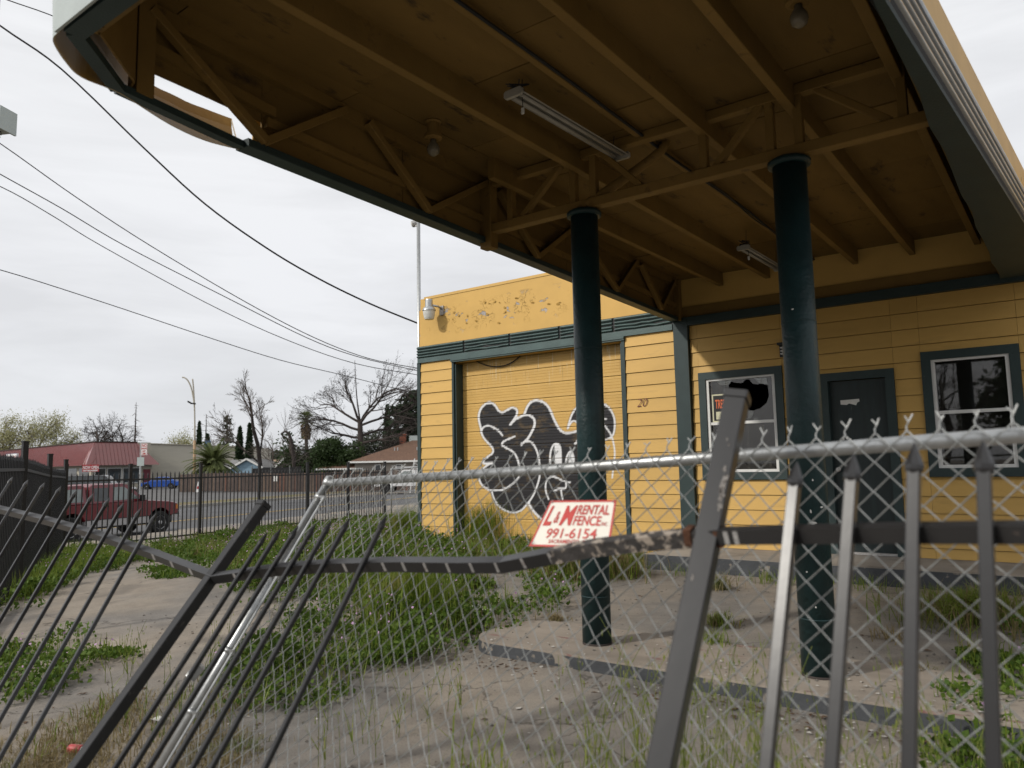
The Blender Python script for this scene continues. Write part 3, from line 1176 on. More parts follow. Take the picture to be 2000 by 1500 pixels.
x0, x1, z0, z1 = DOOR
dr = part(bld, 'door', MB().box((x0 + TR, WY + 0.02, z0 + 0.03), (x1 - TR, WY + 0.065, z1 - TR - 0.006)), pm('dark_green_door_paint', (0.016, 0.027, 0.028), 0.5, 0.2, 5, 0.2, 60, dirt=(0.07, 0.075, 0.065), dirt_th=(0.70, 0.75), dirt_scale=9, st=(5, 1, 0.6)))
for a, b_, c, d in ((x0, x0 + TR, z0, z1 - TR), (x1 - TR, x1, z0, z1 - TR), (x0, x1, z1 - TR, z1)):
    part(dr, 'casing', MB().box((a, WY - 0.042, c), (b_, WY + 0.03, d)), M['green'])
part(dr, 'threshold', MB().box((x0 + TR, WY - 0.02, z0), (x1 - TR, WY + 0.07, z0 + 0.028)), M['bare'])
stk = [(292, 1343), (466, 1328), (470, 1352), (450, 1362), (438, 1388), (400, 1378), (372, 1372), (352, 1385), (295, 1382)]
part(dr, 'torn_sticker', MB().slab([on_y(1580 + 0.21 * p, 500 + 0.21 * q, WY + 0.0185) for p, q in stk], 0.0012), M['paper'])
for (px_, py_) in ((1647, 858), (1654, 856), (1661, 859)):
    p = on_y(px_, py_, WY + 0.0185)
    part(dr, 'sticker_scrap', MB().slab([(p[0] - 0.012, p[1], p[2] - 0.012), (p[0] + 0.014, p[1], p[2] - 0.010), (p[0] + 0.012, p[1], p[2] + 0.016), (p[0] - 0.008, p[1], p[2] + 0.018)], 0.001), M['paper'])
part(dr, 'knob', MB().lathe([(0.012, 0), (0.012, 0.03), (0.028, 0.04), (0.030, 0.055), (0.018, 0.066)], (x0 + TR + 0.06, WY + 0.02, z0 + 0.98), (0, -1, 0), 12), M['bare'], sm=True)

# warning sign standing inside the broken window
sx0, sz1 = on_y(1390, 771, WY + 0.006)[0], on_y(1390, 771, WY + 0.006)[2]
sz0 = on_y(1392, 825, WY + 0.006)[2]
sgn = thing('warning_sign', (sx0 + 0.2, WY + 0.006, sz0), 'black and cream warning sign with orange letters in the corner of the broken window', 'sign')
cream = pm('aged_cream_print', (0.62, 0.60, 0.42), 0.6, 0.05, 10)
part(sgn, 'board', MB().box((sx0, WY + 0.006, sz0), (sx0 + 0.42, WY + 0.0085, sz1)), cream)
part(sgn, 'black_panel', MB().box((sx0 + 0.018, WY + 0.004, sz0 + 0.018), (sx0 + 0.402, WY + 0.0055, sz1 - 0.018)), M['black'])
part(sgn, 'name_panel', MB().box((sx0 + 0.05, WY + 0.002, sz0 + 0.035), (sx0 + 0.37, WY + 0.0035, sz0 + 0.135)), cream)
text(sgn, 'lettering', 'TRESPASSING', (sx0 + 0.045, WY + 0.0025, sz0 + 0.18), (1, 0, 0), (0, 0, 1), 0.16, pm('orange_print', (0.75, 0.16, 0.05), 0.5), width=0.35, bold=0.003)

# step along the office wall
SY = on_z(1700, 1108, 0.49)[1]
stp = MB()
stp.box((-4.35, SY, 0.1), (WX1, WY + 0.03, 0.487))
solo('step', stp, M['concrete'], kind='structure')
M['kerbpaint'] = pm('worn_slate_kerb_paint', (0.060, 0.064, 0.070), 0.7, 0.2, 6, 0.4, 40, 0.3, dirt=(0.24, 0.21, 0.175), dirt_th=(0.57, 0.61), dirt_scale=5.5)
solo('kerb_paint', MB().box((-4.354, SY - 0.004, 0.1), (WX1, SY, 0.484)), M['kerbpaint'], kind='structure')

# pump island under the columns
IY0, IY1, IZ = 4.56, 5.45, 0.28
n_ = 10
rad = 0.30
pl = [(3.0, IY0), (3.0, IY1)]
pl += [(-3.62 - rad * math.sin(a), IY1 - rad + rad * math.cos(a)) for a in np.linspace(0, math.pi / 2, n_)]
pl += [(-3.62 - rad * math.cos(a), IY0 + rad - rad * math.sin(a)) for a in np.linspace(0, math.pi / 2, n_)]
pl = pl[::-1]
M['island'] = pm('worn_red_and_bare_concrete', (0.29, 0.25, 0.208), 0.88, 0.2, 2.4, 0.6, 45, 0.2, dirt=(0.22, 0.12, 0.105), dirt_th=(0.60, 0.66), dirt_scale=3.6, st=(0.6, 1.6, 1))
solo('pump_island', MB().prism(pl, lambda a, b_, d: (a, b_, d), -0.05, IZ), M['island'], kind='structure')
ring = MB()
lo = [(a * 1.0, b_) for a, b_ in pl]
cx_, cy_ = -0.3, (IY0 + IY1) / 2
edge = [q for q in pl if q[0] < 2.99]
edge = [(3.0, IY1)] + edge + [(3.0, IY0)] if edge[0][1] > edge[-1][1] else [(3.0, IY0)] + edge + [(3.0, IY1)]
for (a, b_), (c, d) in zip(edge[:-1], edge[1:]):
    nrm = np.array([d - b_, -(c - a)])
    nrm = nrm / (np.linalg.norm(nrm) + 1e-9)
    if nrm @ (np.array([a, b_]) - np.array([cx_, cy_])) < 0:
        nrm = -nrm
    o = nrm * 0.004
    ring.quad((a + o[0], b_ + o[1], 0.0), (c + o[0], d + o[1], 0.0), (c + o[0], d + o[1], IZ - 0.012), (a + o[0], b_ + o[1], IZ - 0.012))
solo('kerb_paint', ring, M['kerbpaint'], kind='structure')

# ------------------------------------------------------------------ canopy
CZ, RZ, FZ = 4.06, 3.885, 3.488               # ceiling, rafter soffit, fascia soffit
can = thing('station_canopy', (-2.3, 4.95, 0.28), 'flat yellow fuel canopy with tapering sides carried on two round green columns', 'canopy')
CY0, CY1 = 1.42, WY - 0.022


def left_x(y):
    return -4.255 + 0.0623 * (9.5 - y)


def right_x(y):
    return -0.2 - 0.0703 * (7.16 - y)


RX = [-3.60, -2.985, -2.44, -1.945, -1.34, -0.705]
# ceiling boards, one by one between the rafters
edges_x = [None] + RX + [-0.50]
for b_i in range(len(edges_x) - 1):
    ys = [CY0]
    y = CY0 + random.uniform(0.5, 1.1)
    while y < CY1 - 0.4:
        ys.append(y)
        y += random.choice((0.9, 1.2, 1.2, 1.2))
    ys.append(CY1)
    for a, b_ in zip(ys[:-1], ys[1:]):
        a2, b2 = a + 0.004, b_ - 0.004
        l0 = edges_x[b_i] if edges_x[b_i] is not None else left_x(a)
        l1 = edges_x[b_i] if edges_x[b_i] is not None else left_x(b_)
        r0 = edges_x[b_i + 1]
        sag = [random.uniform(0, 0.010) for _ in range(4)]
        v = [(l0 + 0.002, a2, CZ - sag[0]), (r0 - 0.002, a2, CZ - sag[1]), (r0 - 0.002, b2, CZ - sag[2]), (l1 + 0.002, b2, CZ - sag[3])]
        if r0 - l0 < 0.05:
            continue
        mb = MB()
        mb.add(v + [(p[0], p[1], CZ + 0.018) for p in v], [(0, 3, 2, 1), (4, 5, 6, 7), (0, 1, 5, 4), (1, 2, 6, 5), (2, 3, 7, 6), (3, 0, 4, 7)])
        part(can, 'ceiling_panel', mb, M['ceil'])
for x in RX:
    y0 = CY0
    if x < -3.3:
        y0 = 4.6
    zb = RZ if x != -2.44 else CZ - 0.055
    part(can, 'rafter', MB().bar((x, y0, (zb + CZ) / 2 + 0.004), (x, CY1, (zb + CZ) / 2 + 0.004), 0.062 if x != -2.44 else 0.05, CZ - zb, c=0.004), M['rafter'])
part(can, 'edge_rafter', MB().bar((left_x(CY0) + 0.04, CY0, CZ - 0.045), (left_x(CY1) + 0.04, CY1, CZ - 0.045), 0.06, 0.09), M['rafter'])
part(can, 'roof_deck', MB().slab([(left_x(CY0) - 0.02, CY0, CZ + 0.03), (right_x(CY0) - 0.11, CY0, CZ + 0.03), (right_x(CY1) - 0.11, CY1, CZ + 0.03), (left_x(CY1) - 0.02, CY1, CZ + 0.03)], 0.06), M['farlot'])

# truss across the columns
TY = 4.95


def tw(x0, z0, x1, z1, w=0.05, h=0.055, name='truss_web'):
    part(can, name, MB().bar((x0, TY, z0), (x1, TY, z1), w, h, up=(0, 1, 0), c=0.004), M['rafter'])


part(can, 'truss_chord', MB().bar((-3.93, TY, 3.605), (-0.48, TY, 3.605), 0.09, 0.075, c=0.004), M['rafter'])
part(can, 'truss_chord', MB().bar((-3.93, TY, 4.015), (-0.48, TY, 4.015), 0.075, 0.07, c=0.004), M['rafter'])
for x in (-3.66, -3.04, -2.855, -1.955, -1.485, -1.30, -0.69):
    tw(x, 3.64, x, 3.985, 0.055, 0.06)
part(can, 'truss_post', MB().bar((-3.90, TY - 0.01, 3.44), (-3.90, TY - 0.01, 4.02), 0.12, 0.10, up=(0, 1, 0), c=0.005), M['rafter'])
tw(-3.54, 3.65, -3.16, 3.99, 0.045, 0.05)
tw(-1.87, 3.645, -1.54, 3.99, 0.045, 0.05)
tw(-0.76, 3.645, -1.18, 3.99, 0.045, 0.05)
tw(-2.45, 3.645, -2.78, 3.99, 0.045, 0.05)

# columns
for x, ln in ((-2.955, None), (-1.378, None)):
    c = part(can, 'column', MB().lathe([(0.107, IZ - 0.02), (0.107, 3.54)], (x, TY, 0), (0, 0, 1), 40), M['column'], sm=True)
    part(c, 'flange', MB().lathe([(0.11, 3.515), (0.134, 3.520), (0.136, 3.548), (0.11, 3.566)], (x, TY, 0), (0, 0, 1), 32), M['column'], sm=True)
    part(c, 'contact_shade_ring', MB().lathe([(0.1078, IZ - 0.01), (0.1085, IZ + 0.006), (0.1078, IZ + 0.014)], (x, TY, 0), (0, 0, 1), 40), M['deadbark'], sm=True)  # dark dirt ring putting contact shade round the column foot
    for zc in (0.62, 2.47):
        part(c, 'weld_seam', MB().lathe([(0.107, zc), (0.1095, zc + 0.004), (0.107, zc + 0.010)], (x, TY, 0), (0, 0, 1), 40), M['column'], sm=True)
# bare-metal chips on the right column
for (px_, py_, w, h) in ((1588, 1022, 0.05, 0.022), (1583, 999, 0.012, 0.03), (1601, 991, 0.03, 0.012), (1586, 938, 0.012, 0.02), (1576, 1117, 0.012, 0.012), (1593, 1186, 0.014, 0.014), (1548, 604, 0.02, 0.012)):
    d = ray(px_, py_)
    Y = TY - 0.107
    p = CAM + d * (Y / d[1])
    an = math.asin(max(-0.95, min(0.95, (p[0] + 1.378) / 0.107)))
    pts = []
    for q in range(7):
        t = 2 * math.pi * q / 7
        r = random.uniform(0.55, 1.0)
        aa = an + math.cos(t) * w * r / 0.107 * 0.5
        pts.append((-1.378 + 0.1085 * math.sin(aa), TY - 0.1085 * math.cos(aa), p[2] + math.sin(t) * h * r * 0.5))
    part(can, 'paint_chip', MB().quad(*pts), M['paper'])

# left edge: inner sheet, diagonal bracing, soffit trim
def lp(y, z, o=0.0):
    return (left_x(y) + o, y, z)


def left_plane(px_, py_, o=0.0):
    d = ray(px_, py_)
    t = (-4.255 + 0.0623 * 9.5 + o - 0.0) / (d[0] + 0.0623 * d[1])
    return CAM + d * t


low = [left_plane(*p) for p in ((255, 124), (300, 145), (345, 165), (410, 194), (470, 222))]
sheet = MB()
ys = [1.80] + [q[1] for q in low] + [2.62]
zs = [low[0][2] + 0.03] + [q[2] for q in low] + [low[-1][2]]
for i in range(len(ys) - 1):
    sheet.slab([lp(ys[i], zs[i]), lp(ys[i + 1], zs[i + 1]), lp(ys[i + 1], CZ + 0.02), lp(ys[i], CZ + 0.02)], 0.012)
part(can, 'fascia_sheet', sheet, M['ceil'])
yj = [2.62, 3.9, 5.0, 6.4, 7.9, CY1]
for a, b_ in zip(yj[:-1], yj[1:]):
    part(can, 'fascia_sheet', MB().slab([lp(a + 0.003, FZ + 0.05), lp(b_ - 0.003, FZ + 0.05), lp(b_ - 0.003, CZ + 0.02), lp(a + 0.003, CZ + 0.02)], 0.012), M['ceil'])
part(can, 'fascia_girt', MB().bar(lp(1.9, 3.83, 0.03), lp(2.7, 3.78, 0.03), 0.04, 0.06), M['rafter'])
part(can, 'fascia_girt', MB().bar(lp(2.64, 3.70, 0.03), lp(CY1, 3.70, 0.03), 0.04, 0.06), M['rafter'])
part(can, 'soffit_trim', MB().bar(lp(2.49, FZ + 0.025, 0.01), lp(CY1, FZ + 0.025, 0.01), 0.12, 0.05, c=0.004), M['green'])
nod = [(1.86, CZ - 0.06), (2.60, FZ + 0.06), (3.24, CZ - 0.06), (3.46, CZ - 0.06), (4.12, FZ + 0.06), (4.88, CZ - 0.06), (5.08, CZ - 0.06), (5.72, FZ + 0.06), (6.42, CZ - 0.06), (6.56, CZ - 0.06), (7.45, FZ + 0.06), (8.0, CZ - 0.06), (8.15, CZ - 0.06), (8.75, FZ + 0.06), (9.25, CZ - 0.06)]
for (ya, za), (yb, zb) in ((nod[0], nod[1]), (nod[1], nod[2]), (nod[3], nod[4]), (nod[4], nod[5]), (nod[6], nod[7]), (nod[7], nod[8]), (nod[9], nod[10]), (nod[10], nod[11]), (nod[12], nod[13]), (nod[13], nod[14])):
    part(can, 'fascia_brace', MB().bar(lp(ya, za, 0.085), lp(yb, zb, 0.085), 0.05, 0.06, up=(1, 0, 0), c=0.004), M['rafter'])
part(can, 'fascia_post', MB().bar(lp(1.84, FZ + 0.03, 0.06), lp(1.84, CZ, 0.06), 0.09, 0.09, up=(0, 1, 0)), M['rafter'])
part(can, 'fascia_post', MB().bar(lp(9.42, FZ, 0.05), lp(9.42, CZ, 0.05), 0.09, 0.09, up=(0, 1, 0)), M['rafter'])
# outer face of the left edge (roof side)
part(can, 'outer_fascia', MB().slab([lp(2.6, FZ + 0.02, -0.05), lp(CY1, FZ + 0.02, -0.05), lp(CY1, 4.2, -0.05), lp(2.6, 4.2, -0.05)], 0.008), M['yellow'])
# chamfered front corner frame
FR = [on_z(*p, FZ) for p in ((470, 290), (230, 180), (145, 70), (275, 0))]
FR[3] = np.array([-0.62, FR[2][1] + 0.03, FZ])
for a, b_, w in ((FR[0], FR[1], 0.062), (FR[1], FR[2], 0.068), (FR[2], FR[3], 0.085)):
    part(can, 'corner_frame', MB().bar(a + np.array([0.0, 0.0, 0.02]), b_ + np.array([0, 0, 0.021]), w, 0.04), M['green'])
chp = [np.array([left_x(1.80) + 0.02, 1.80, 0]), FR[1] + np.array([0.07, 0.05, 0]), FR[2] + np.array([0.05, 0.07, 0])]
for a_, b_ in zip(chp[:-1], chp[1:]):
    part(can, 'fascia_sheet', MB().slab([(a_[0], a_[1], FZ + 0.05), (b_[0], b_[1], FZ + 0.05), (b_[0], b_[1], CZ + 0.03), (a_[0], a_[1], CZ + 0.03)], 0.01), M['ceil'])
for q in (FR[2],):
    part(can, 'fascia_post', MB().bar((q[0] + 0.05, q[1] + 0.05, FZ + 0.042), (q[0] + 0.05, q[1] + 0.05, CZ), 0.07, 0.07, up=(0, 1, 0)), M['rafter'])
part(can, 'corner_soffit', MB().slab([(FR[2][0], FR[2][1], FZ + 0.05), (FR[2][0] + 0.9, FR[2][1] + 0.02, FZ + 0.05), (FR[2][0] + 0.9, FR[2][1] + 0.1, FZ + 0.05), (FR[2][0], FR[2][1] + 0.1, FZ + 0.05)], 0.01), M['ceil'])
# front fascia face and rounded corner
fy = FR[2][1] - 0.055
part(can, 'front_fascia', MB().slab([(-0.60, fy, FZ), (-3.38, fy, FZ), (-3.38, fy, 4.25), (-0.60, fy, 4.25)], -0.012), M['palegrey'])
B_ = [on_z(*p, FZ) for p in ((122, 92), (128, 122), (160, 152), (235, 184), (330, 243), (400, 275), (465, 292))]
B_ = [np.array([-3.36, fy, FZ]), np.array([-3.46, fy + 0.015, FZ])] + B_[1:]
T_px = {4: (255, 128), 5: (345, 188), 6: (400, 213), 7: (447, 231)}
Tz = []
for i, q in enumerate(B_):
    if i < 3:
        Tz.append(np.array([q[0], q[1], 4.25]))
    elif i == 3:
        Tz.append(np.array([q[0] - 0.06, q[1] + 0.04, 4.15]))
    else:
        k = [(255, 128), (345, 190), (402, 214), (450, 232)][i - 4]
        Tz.append(on_x(*k, q[0] - 0.16))
cs = MB()
NB = len(B_)
B2 = shape(B_, 5)
T2 = shape(Tz, 5)
n2 = len(B2)
v = []
for a, b_ in zip(B2, T2):
    ctr = (a + b_) / 2
    for t in np.linspace(0, 1, 5):
        v.append(a * (1 - t) + b_ * t + np.array([-0.03, 0, 0]) * math.sin(math.pi * t))
off = len(v)
v += [p + np.array([0.008, 0.004, 0]) for p in v]
f = []
for i in range(n2 - 1):
    for j in range(4):
        f.append((i * 5 + j, i * 5 + j + 1, (i + 1) * 5 + j + 1, (i + 1) * 5 + j))
        f.append((off + i * 5 + j, off + (i + 1) * 5 + j, off + (i + 1) * 5 + j + 1, off + i * 5 + j + 1))
for i in range(n2 - 1):
    f.append((i * 5, (i + 1) * 5, off + (i + 1) * 5, off + i * 5))
    f.append((i * 5 + 4, off + i * 5 + 4, off + (i + 1) * 5 + 4, (i + 1) * 5 + 4))
f.append(((n2 - 1) * 5, (n2 - 1) * 5 + 4, off + (n2 - 1) * 5 + 4, off + (n2 - 1) * 5))
cs.add(v, f)


def sheet_mat():
    """pale outside, yellow inside: the two faces of one metal sheet"""
    m, N, L, b = nmat('two_sided_fascia_sheet')
    p = position(N)
    geo = N.new('ShaderNodeNewGeometry')
    at_ = N.new('ShaderNodeAttribute')
    at_.attribute_name = 'inner_face'
    n = noise(N, L, p, 4.0)
    c1 = mixc(N, L, ramp(N, L, n, 0.3, 0.7, 0, 1), (0.37, 0.42, 0.41), (0.43, 0.48, 0.47))
    c2 = mixc(N, L, ramp(N, L, n, 0.3, 0.7, 0, 1), (0.42, 0.25, 0.062), (0.52, 0.315, 0.085))
    L.new(mixc(N, L, at_.outputs['Fac'], c1, c2), b.inputs['Base Color'])
    b.inputs['Roughness'].default_value = 0.5
    return m


ls = part(can, 'loose_fascia_sheet', cs, sheet_mat(), sm=False, label='curled fascia sheet hanging off the rounded corner')
ia = ls.data.attributes.new('inner_face', 'FLOAT', 'POINT')
arr = np.zeros(len(cs.v), np.float32)
arr[off:] = 1.0
ia.data.foreach_set('value', arr)

# right edge: broad soffit board, ribbed strips, yellow upper fascia
ry = np.linspace(CY0 - 0.05, CY1, 18)
sof = MB()
for a, b_ in zip(ry[:-1], ry[1:]):
    ja, jb = -0.52 + 0.012 * math.sin(a * 5), -0.52 + 0.012 * math.sin(b_ * 5)
    sof.slab([(ja, a, FZ), (jb, b_, FZ), (right_x(b_) - 0.012, b_, FZ), (right_x(a) - 0.012, a, FZ)][::-1], -0.03)
part(can, 'soffit_board', sof, M['green'])
mb = MB()
mb.slab([(-0.535, CY0, FZ + 0.03), (-0.535, CY1, FZ + 0.03), (-0.535, CY1, CZ), (-0.535, CY0, CZ)], 0.012)
part(can, 'fascia_sheet', mb, M['ceil'])
mb = MB()
mb.slab([(right_x(CY0) - 0.075, CY0, FZ + 0.031), (right_x(CY1) - 0.075, CY1, FZ + 0.031), (right_x(CY1) - 0.075, CY1, 3.74), (right_x(CY0) - 0.075, CY0, 3.74)], -0.012)
part(can, 'strip_backing', mb, M['dark'])
M['strip'] = pm('painted_highlight_strip', (0.36, 0.39, 0.42), 0.4, 0.12, 6, 0.1, 40, 0.5, metal=0.0)  # light caught on the rib edges put into this pale colour
for j, z in enumerate((FZ + 0.002, FZ + 0.066, FZ + 0.130, FZ + 0.196)):
    h = 0.013 if j < 3 else 0.034
    sec = [(0.004, 0.0), (0.016, 0.001), (0.021, h * 0.35), (0.021, h * 0.7), (0.014, h), (0.004, h)]
    yy = np.linspace(CY0 - 0.05, CY1, 3)
    mb = MB()
    v = [(right_x(y) + a, y, z + b_) for y in yy for a, b_ in sec]
    nn = len(sec)
    f = [(i * nn + q, i * nn + (q + 1) % nn, (i + 1) * nn + (q + 1) % nn, (i + 1) * nn + q) for i in range(2) for q in range(nn)] + [tuple(range(nn)), tuple(2 * nn + q for q in range(nn))]
    mb.add(v, f)
    part(can, 'fascia_strip', mb, M['strip'])
M['upperfascia'] = pm('stained_yellow_fascia', (0.56, 0.36, 0.13), 0.6, 0.08, 3, 0.2, 50, 0.3, dirt=(0.08, 0.055, 0.03), dirt_th=(0.68, 0.71), dirt_scale=7)
mb = MB()
mb.slab([(right_x(CY0) - 0.07, CY0 - 0.05, 3.72), (right_x(CY1) - 0.07, CY1, 3.72), (right_x(CY1) - 0.07, CY1, 4.20), (right_x(CY0) - 0.07, CY0 - 0.05, 4.20)], -0.02)
part(can, 'upper_fascia', mb, M['upperfascia'])

# conduit clipped beside the middle strip
part(can, 'conduit', MB().tube([(-2.40 + 0.012 * math.sin(y * 2.1), y, CZ - 0.045 - 0.012 * abs(math.sin(y * 1.3))) for y in np.linspace(1.5, 9.4, 30)], 0.011, 8), M['cable'], sm=True)
part(can, 'cable', MB().tube([(-2.378 + 0.02 * math.sin(y * 3.1 + 1), y, CZ - 0.062 - 0.02 * abs(math.sin(y * 1.9))) for y in np.linspace(5.0, 9.2, 26)], 0.006, 6), M['cable'], sm=True)
# pipe swept from the left column head up through the ceiling
P0 = np.array([-2.92, TY - 0.03, 3.60])
P3 = on_z(1302, 278, CZ)
P2 = on_z(1285, 300, CZ - 0.10)
part(can, 'vent_pipe', MB().tube([tuple(p) for p in shape([P0, P0 * 0.5 + P2 * 0.5 + np.array([0, 0, -0.01]), P2, P3 * 0.6 + P2 * 0.4 + np.array([0.02, 0, 0.03]), P3], 6)], 0.036, 12), M['rafter'], sm=True)


# ------------------------------------------------------------------ lamps under the canopy and on the walls
def strip_light(a, b_, label):
    a, b_ = np.array(a), np.array(b_)
    t = thing('strip_light', tuple((a + b_) / 2), label, 'strip light', 'fluorescent fittings hung under the canopy')
    d = (b_ - a) / np.linalg.norm(b_ - a)
    part(t, 'reflector', MB().sweep([a, b_], [(-0.065, 0.0), (-0.06, -0.006), (-0.02, 0.022), (0.02, 0.022), (0.06, -0.006), (0.065, 0.0), (0.022, 0.034), (-0.022, 0.034)]), M['whitedirty'])
    sd = np.cross(d, (0, 0, 1))
    for s in (-0.03, 0.03):
        part(t, 'tube_lamp', MB().tube([tuple(a + d * 0.04 + sd * s + np.array([0, 0, -0.004])), tuple(b_ - d * 0.04 + sd * s + np.array([0, 0, -0.004]))], 0.013, 10), M['whitedirty'], sm=True)
    for q in (a, b_):
        part(t, 'end_cap', MB().bar(q - d * 0.012, q + d * 0.012, 0.14, 0.05, c=0.01), M['whitedirty'])
    for q in (a + d * 0.08, b_ - d * 0.12):
        part(t, 'hanger', MB().tube([tuple(q + np.array([0, 0, 0.03])), (q[0] + 0.01, q[1], CZ - 0.01)], 0.003, 5), M['cable'])
    part(t, 'pull_cord', MB().tube([tuple(a + np.array([0.03, 0.05, 0])), tuple(a + np.array([0.035, 0.05, -0.09]))], 0.003, 5), M['cable'])
    part(t, 'cord_tag', MB().box(tuple(a + np.array([0.026, 0.042, -0.13])), tuple(a + np.array([0.046, 0.05, -0.09]))), M['paper'])
    part(t, 'wire_tangle', MB().tube([tuple(a + np.array([random.uniform(-0.05, 0.06), random.uniform(-0.02, 0.12), random.uniform(0.02, 0.09)])) for _ in range(26)], 0.004, 5), M['cable'])
    return t


strip_light(on_z(1003, 182, CZ - 0.13), on_z(1214, 306, CZ - 0.13), 'long dusty strip light hung on wires in the middle of the canopy')
q0 = on_z(1452, 484, CZ - 0.22)
strip_light(q0, q0 + np.array([0.02, 1.15, 0.0]), 'short white strip light hung beside the right column near the office wall')


DULLBULB = pm('grimy_bulb_glass', (0.17, 0.145, 0.10), 0.25, 0.15, 20)


def bulb_lamp(P, label):
    t = thing('bulb_lamp', tuple(P), label, 'bulb lamp', 'bare bulb lamps on the canopy ceiling')
    x, y, z = P
    part(t, 'base', MB().lathe([(0.055, 0), (0.06, -0.012), (0.045, -0.02), (0.045, -0.10), (0.062, -0.105), (0.064, -0.13), (0.04, -0.14)], (x, y, z), (0, 0, 1), 16), M['rafter'], sm=False)
    part(t, 'bulb', MB().lathe([(0.02, -0.135), (0.022, -0.16), (0.042, -0.19), (0.047, -0.215), (0.038, -0.245), (0.012, -0.262)], (x, y, z), (0, 0, 1), 16), DULLBULB, sm=True)
    return t


bulb_lamp(on_z(846, 236, CZ), 'bare bulb lamp on the ceiling by the left edge of the canopy')
bulb_lamp(on_z(1556, -40, CZ), 'bare bulb lamp at the top of the view beside the right fascia')
bulb_lamp(on_z(1600, 505, CZ), 'bare bulb lamp just right of the right column by the office wall')

# yard light on the parapet
yl = on_y(838, 607, WY - 0.22)
LS = 1.15
t = thing('wall_light', tuple(yl), 'grey and white lantern lamp on an arm at the parapet corner', 'wall light')
part(t, 'head', MB().lathe([(0.02, 0.20), (0.060, 0.195), (0.064, 0.18), (0.066, 0.07), (0.09, 0.055), (0.112, 0.02), (0.115, 0.0), (0.105, -0.006)], yl, (0, 0, 1), 24), M['galv'], sm=False)
lensm = pm('frosted_lamp_lens', (0.60, 0.60, 0.56), 0.3, 0.05, 30, 0.2, 120)
part(t, 'lens', MB().lathe([(0.104, -0.004), (0.098, -0.06), (0.086, -0.12), (0.074, -0.15), (0.02, -0.155)], yl, (0, 0, 1), 24), lensm, sm=False)
part(t, 'arm', MB().tube([tuple(yl + np.array([0.05, 0.03, 0.09])), tuple(yl + np.array([0.10, 0.12, 0.08])), tuple(yl + np.array([0.11, 0.215, 0.04]))], 0.018, 10), M['galv'], sm=True)
part(t, 'bracket', MB().box((yl[0] + 0.07, WY - 0.03, yl[2] - 0.06), (yl[0] + 0.15, WY - 0.006, yl[2] + 0.10)), M['bare'])

# service mast with a floodlight on its head
mp0, mp1 = on_y(820.5, 676, WY + 0.12), on_y(815.5, 432, WY + 0.12)
mx_ = (mp0[0] + mp1[0]) / 2
mast = thing('service_mast', (mx_, WY + 0.12, 0.3), 'thin galvanised mast rising past the left corner of the station roof', 'mast')
part(mast, 'pipe', MB().tube([(mx_, WY + 0.12, 0.3), (mx_, WY + 0.12, mp1[2])], 0.034, 12), M['galv'], sm=True)
part(mast, 'cap', MB().lathe([(0.036, 0), (0.038, 0.02), (0.01, 0.04)], (mx_, WY + 0.12, mp1[2]), (0, 0, 1), 12), M['bare'])
fl = on_y(808, 437, WY + 0.12)
t = thing('floodlight', tuple(fl), 'small floodlight clamped to the top of the thin mast', 'floodlight')
part(t, 'housing', MB().lathe([(0.03, -0.07), (0.055, -0.04), (0.06, 0.03), (0.05, 0.035)], fl, (-0.6, -0.6, -0.3), 14), M['bare'])
part(t, 'lens', MB().lathe([(0.05, 0.034), (0.045, 0.045), (0.01, 0.05)], fl, (-0.6, -0.6, -0.3), 14), lensm)
part(t, 'bracket', MB().bar(fl + np.array([0, 0, -0.05]), (mx_, WY + 0.12, fl[2] - 0.05), 0.02, 0.03), M['bare'])

# porch light by the office door
pl_ = on_y(1531, 683, WY - 0.03)
t = thing('porch_light', tuple(pl_), 'small black porch light with a white spiral bulb beside the right column', 'porch light')
part(t, 'box', MB().box((pl_[0] - 0.05, WY - 0.045, pl_[2] - 0.09), (pl_[0] + 0.05, WY - 0.02, pl_[2] + 0.09)), M['black'])
part(t, 'hood', MB().box((pl_[0] - 0.05, WY - 0.14, pl_[2] + 0.05), (pl_[0] + 0.05, WY - 0.046, pl_[2] + 0.08)), M['black'])
part(t, 'bulb', MB().tube([(pl_[0] + 0.022 * math.cos(a), WY - 0.09 + 0.022 * math.sin(a), pl_[2] + 0.04 - 0.012 * a / 2) for a in np.linspace(0, 6 * math.pi, 40)], 0.008, 6), M['white'], sm=True)

# ------------------------------------------------------------------ leaning iron fence in front
SQ = 0.0265


def spear(mb, p, d, s=1.0):
    mb.lathe([(0.015 * s, -0.004), (0.0195 * s, 0.004), (0.0205 * s, 0.014), (0.018 * s, 0.024), (0.011 * s, 0.043), (0.002, 0.064)], p, d, 8)


def to_ground(p, q, z=0.0):
    """carry the bar p -> q on down to the ground"""
    d = (q - p) / np.linalg.norm(q - p)
    return p + d * ((z - p[2]) / d[2])


front = thing('iron_fence', (-2.0, 1.1, 0.0), 'buckled black iron fence with leaning posts and missing pickets, nearest the camera', 'fence')
R2 = at(1380, 1047, 2.0)
R1 = at(421, 1129, 3.5)
RE = at(2090, 1039, 1.42)
rail_r = [R2, at(1700, 1041, 1.70), RE]
OFF = np.array([0, -0.034, 0.012])


def picket(par, r, tip, bot, th, mat, s=1.0, fin=True, name='picket'):
    t = lean_pt(r, *tip, th)
    b_ = lean_pt(r, *bot, th)
    d = (t - b_) / np.linalg.norm(t - b_)
    g = to_ground(t, b_, 0.03)
    tt = t - d * 0.06 * s
    mb = MB()
    side = np.cross(d, (0, 1, 0))
    mb.bar(g, tt, SQ * s, SQ * s, up=(0, -1, 0.3), c=0.0022)
    o = part(par, name, mb, mat)
    f = MB()
    spear(f, tt, d, s)
    part(o, 'finial', f, mat, sm=False)
    return o


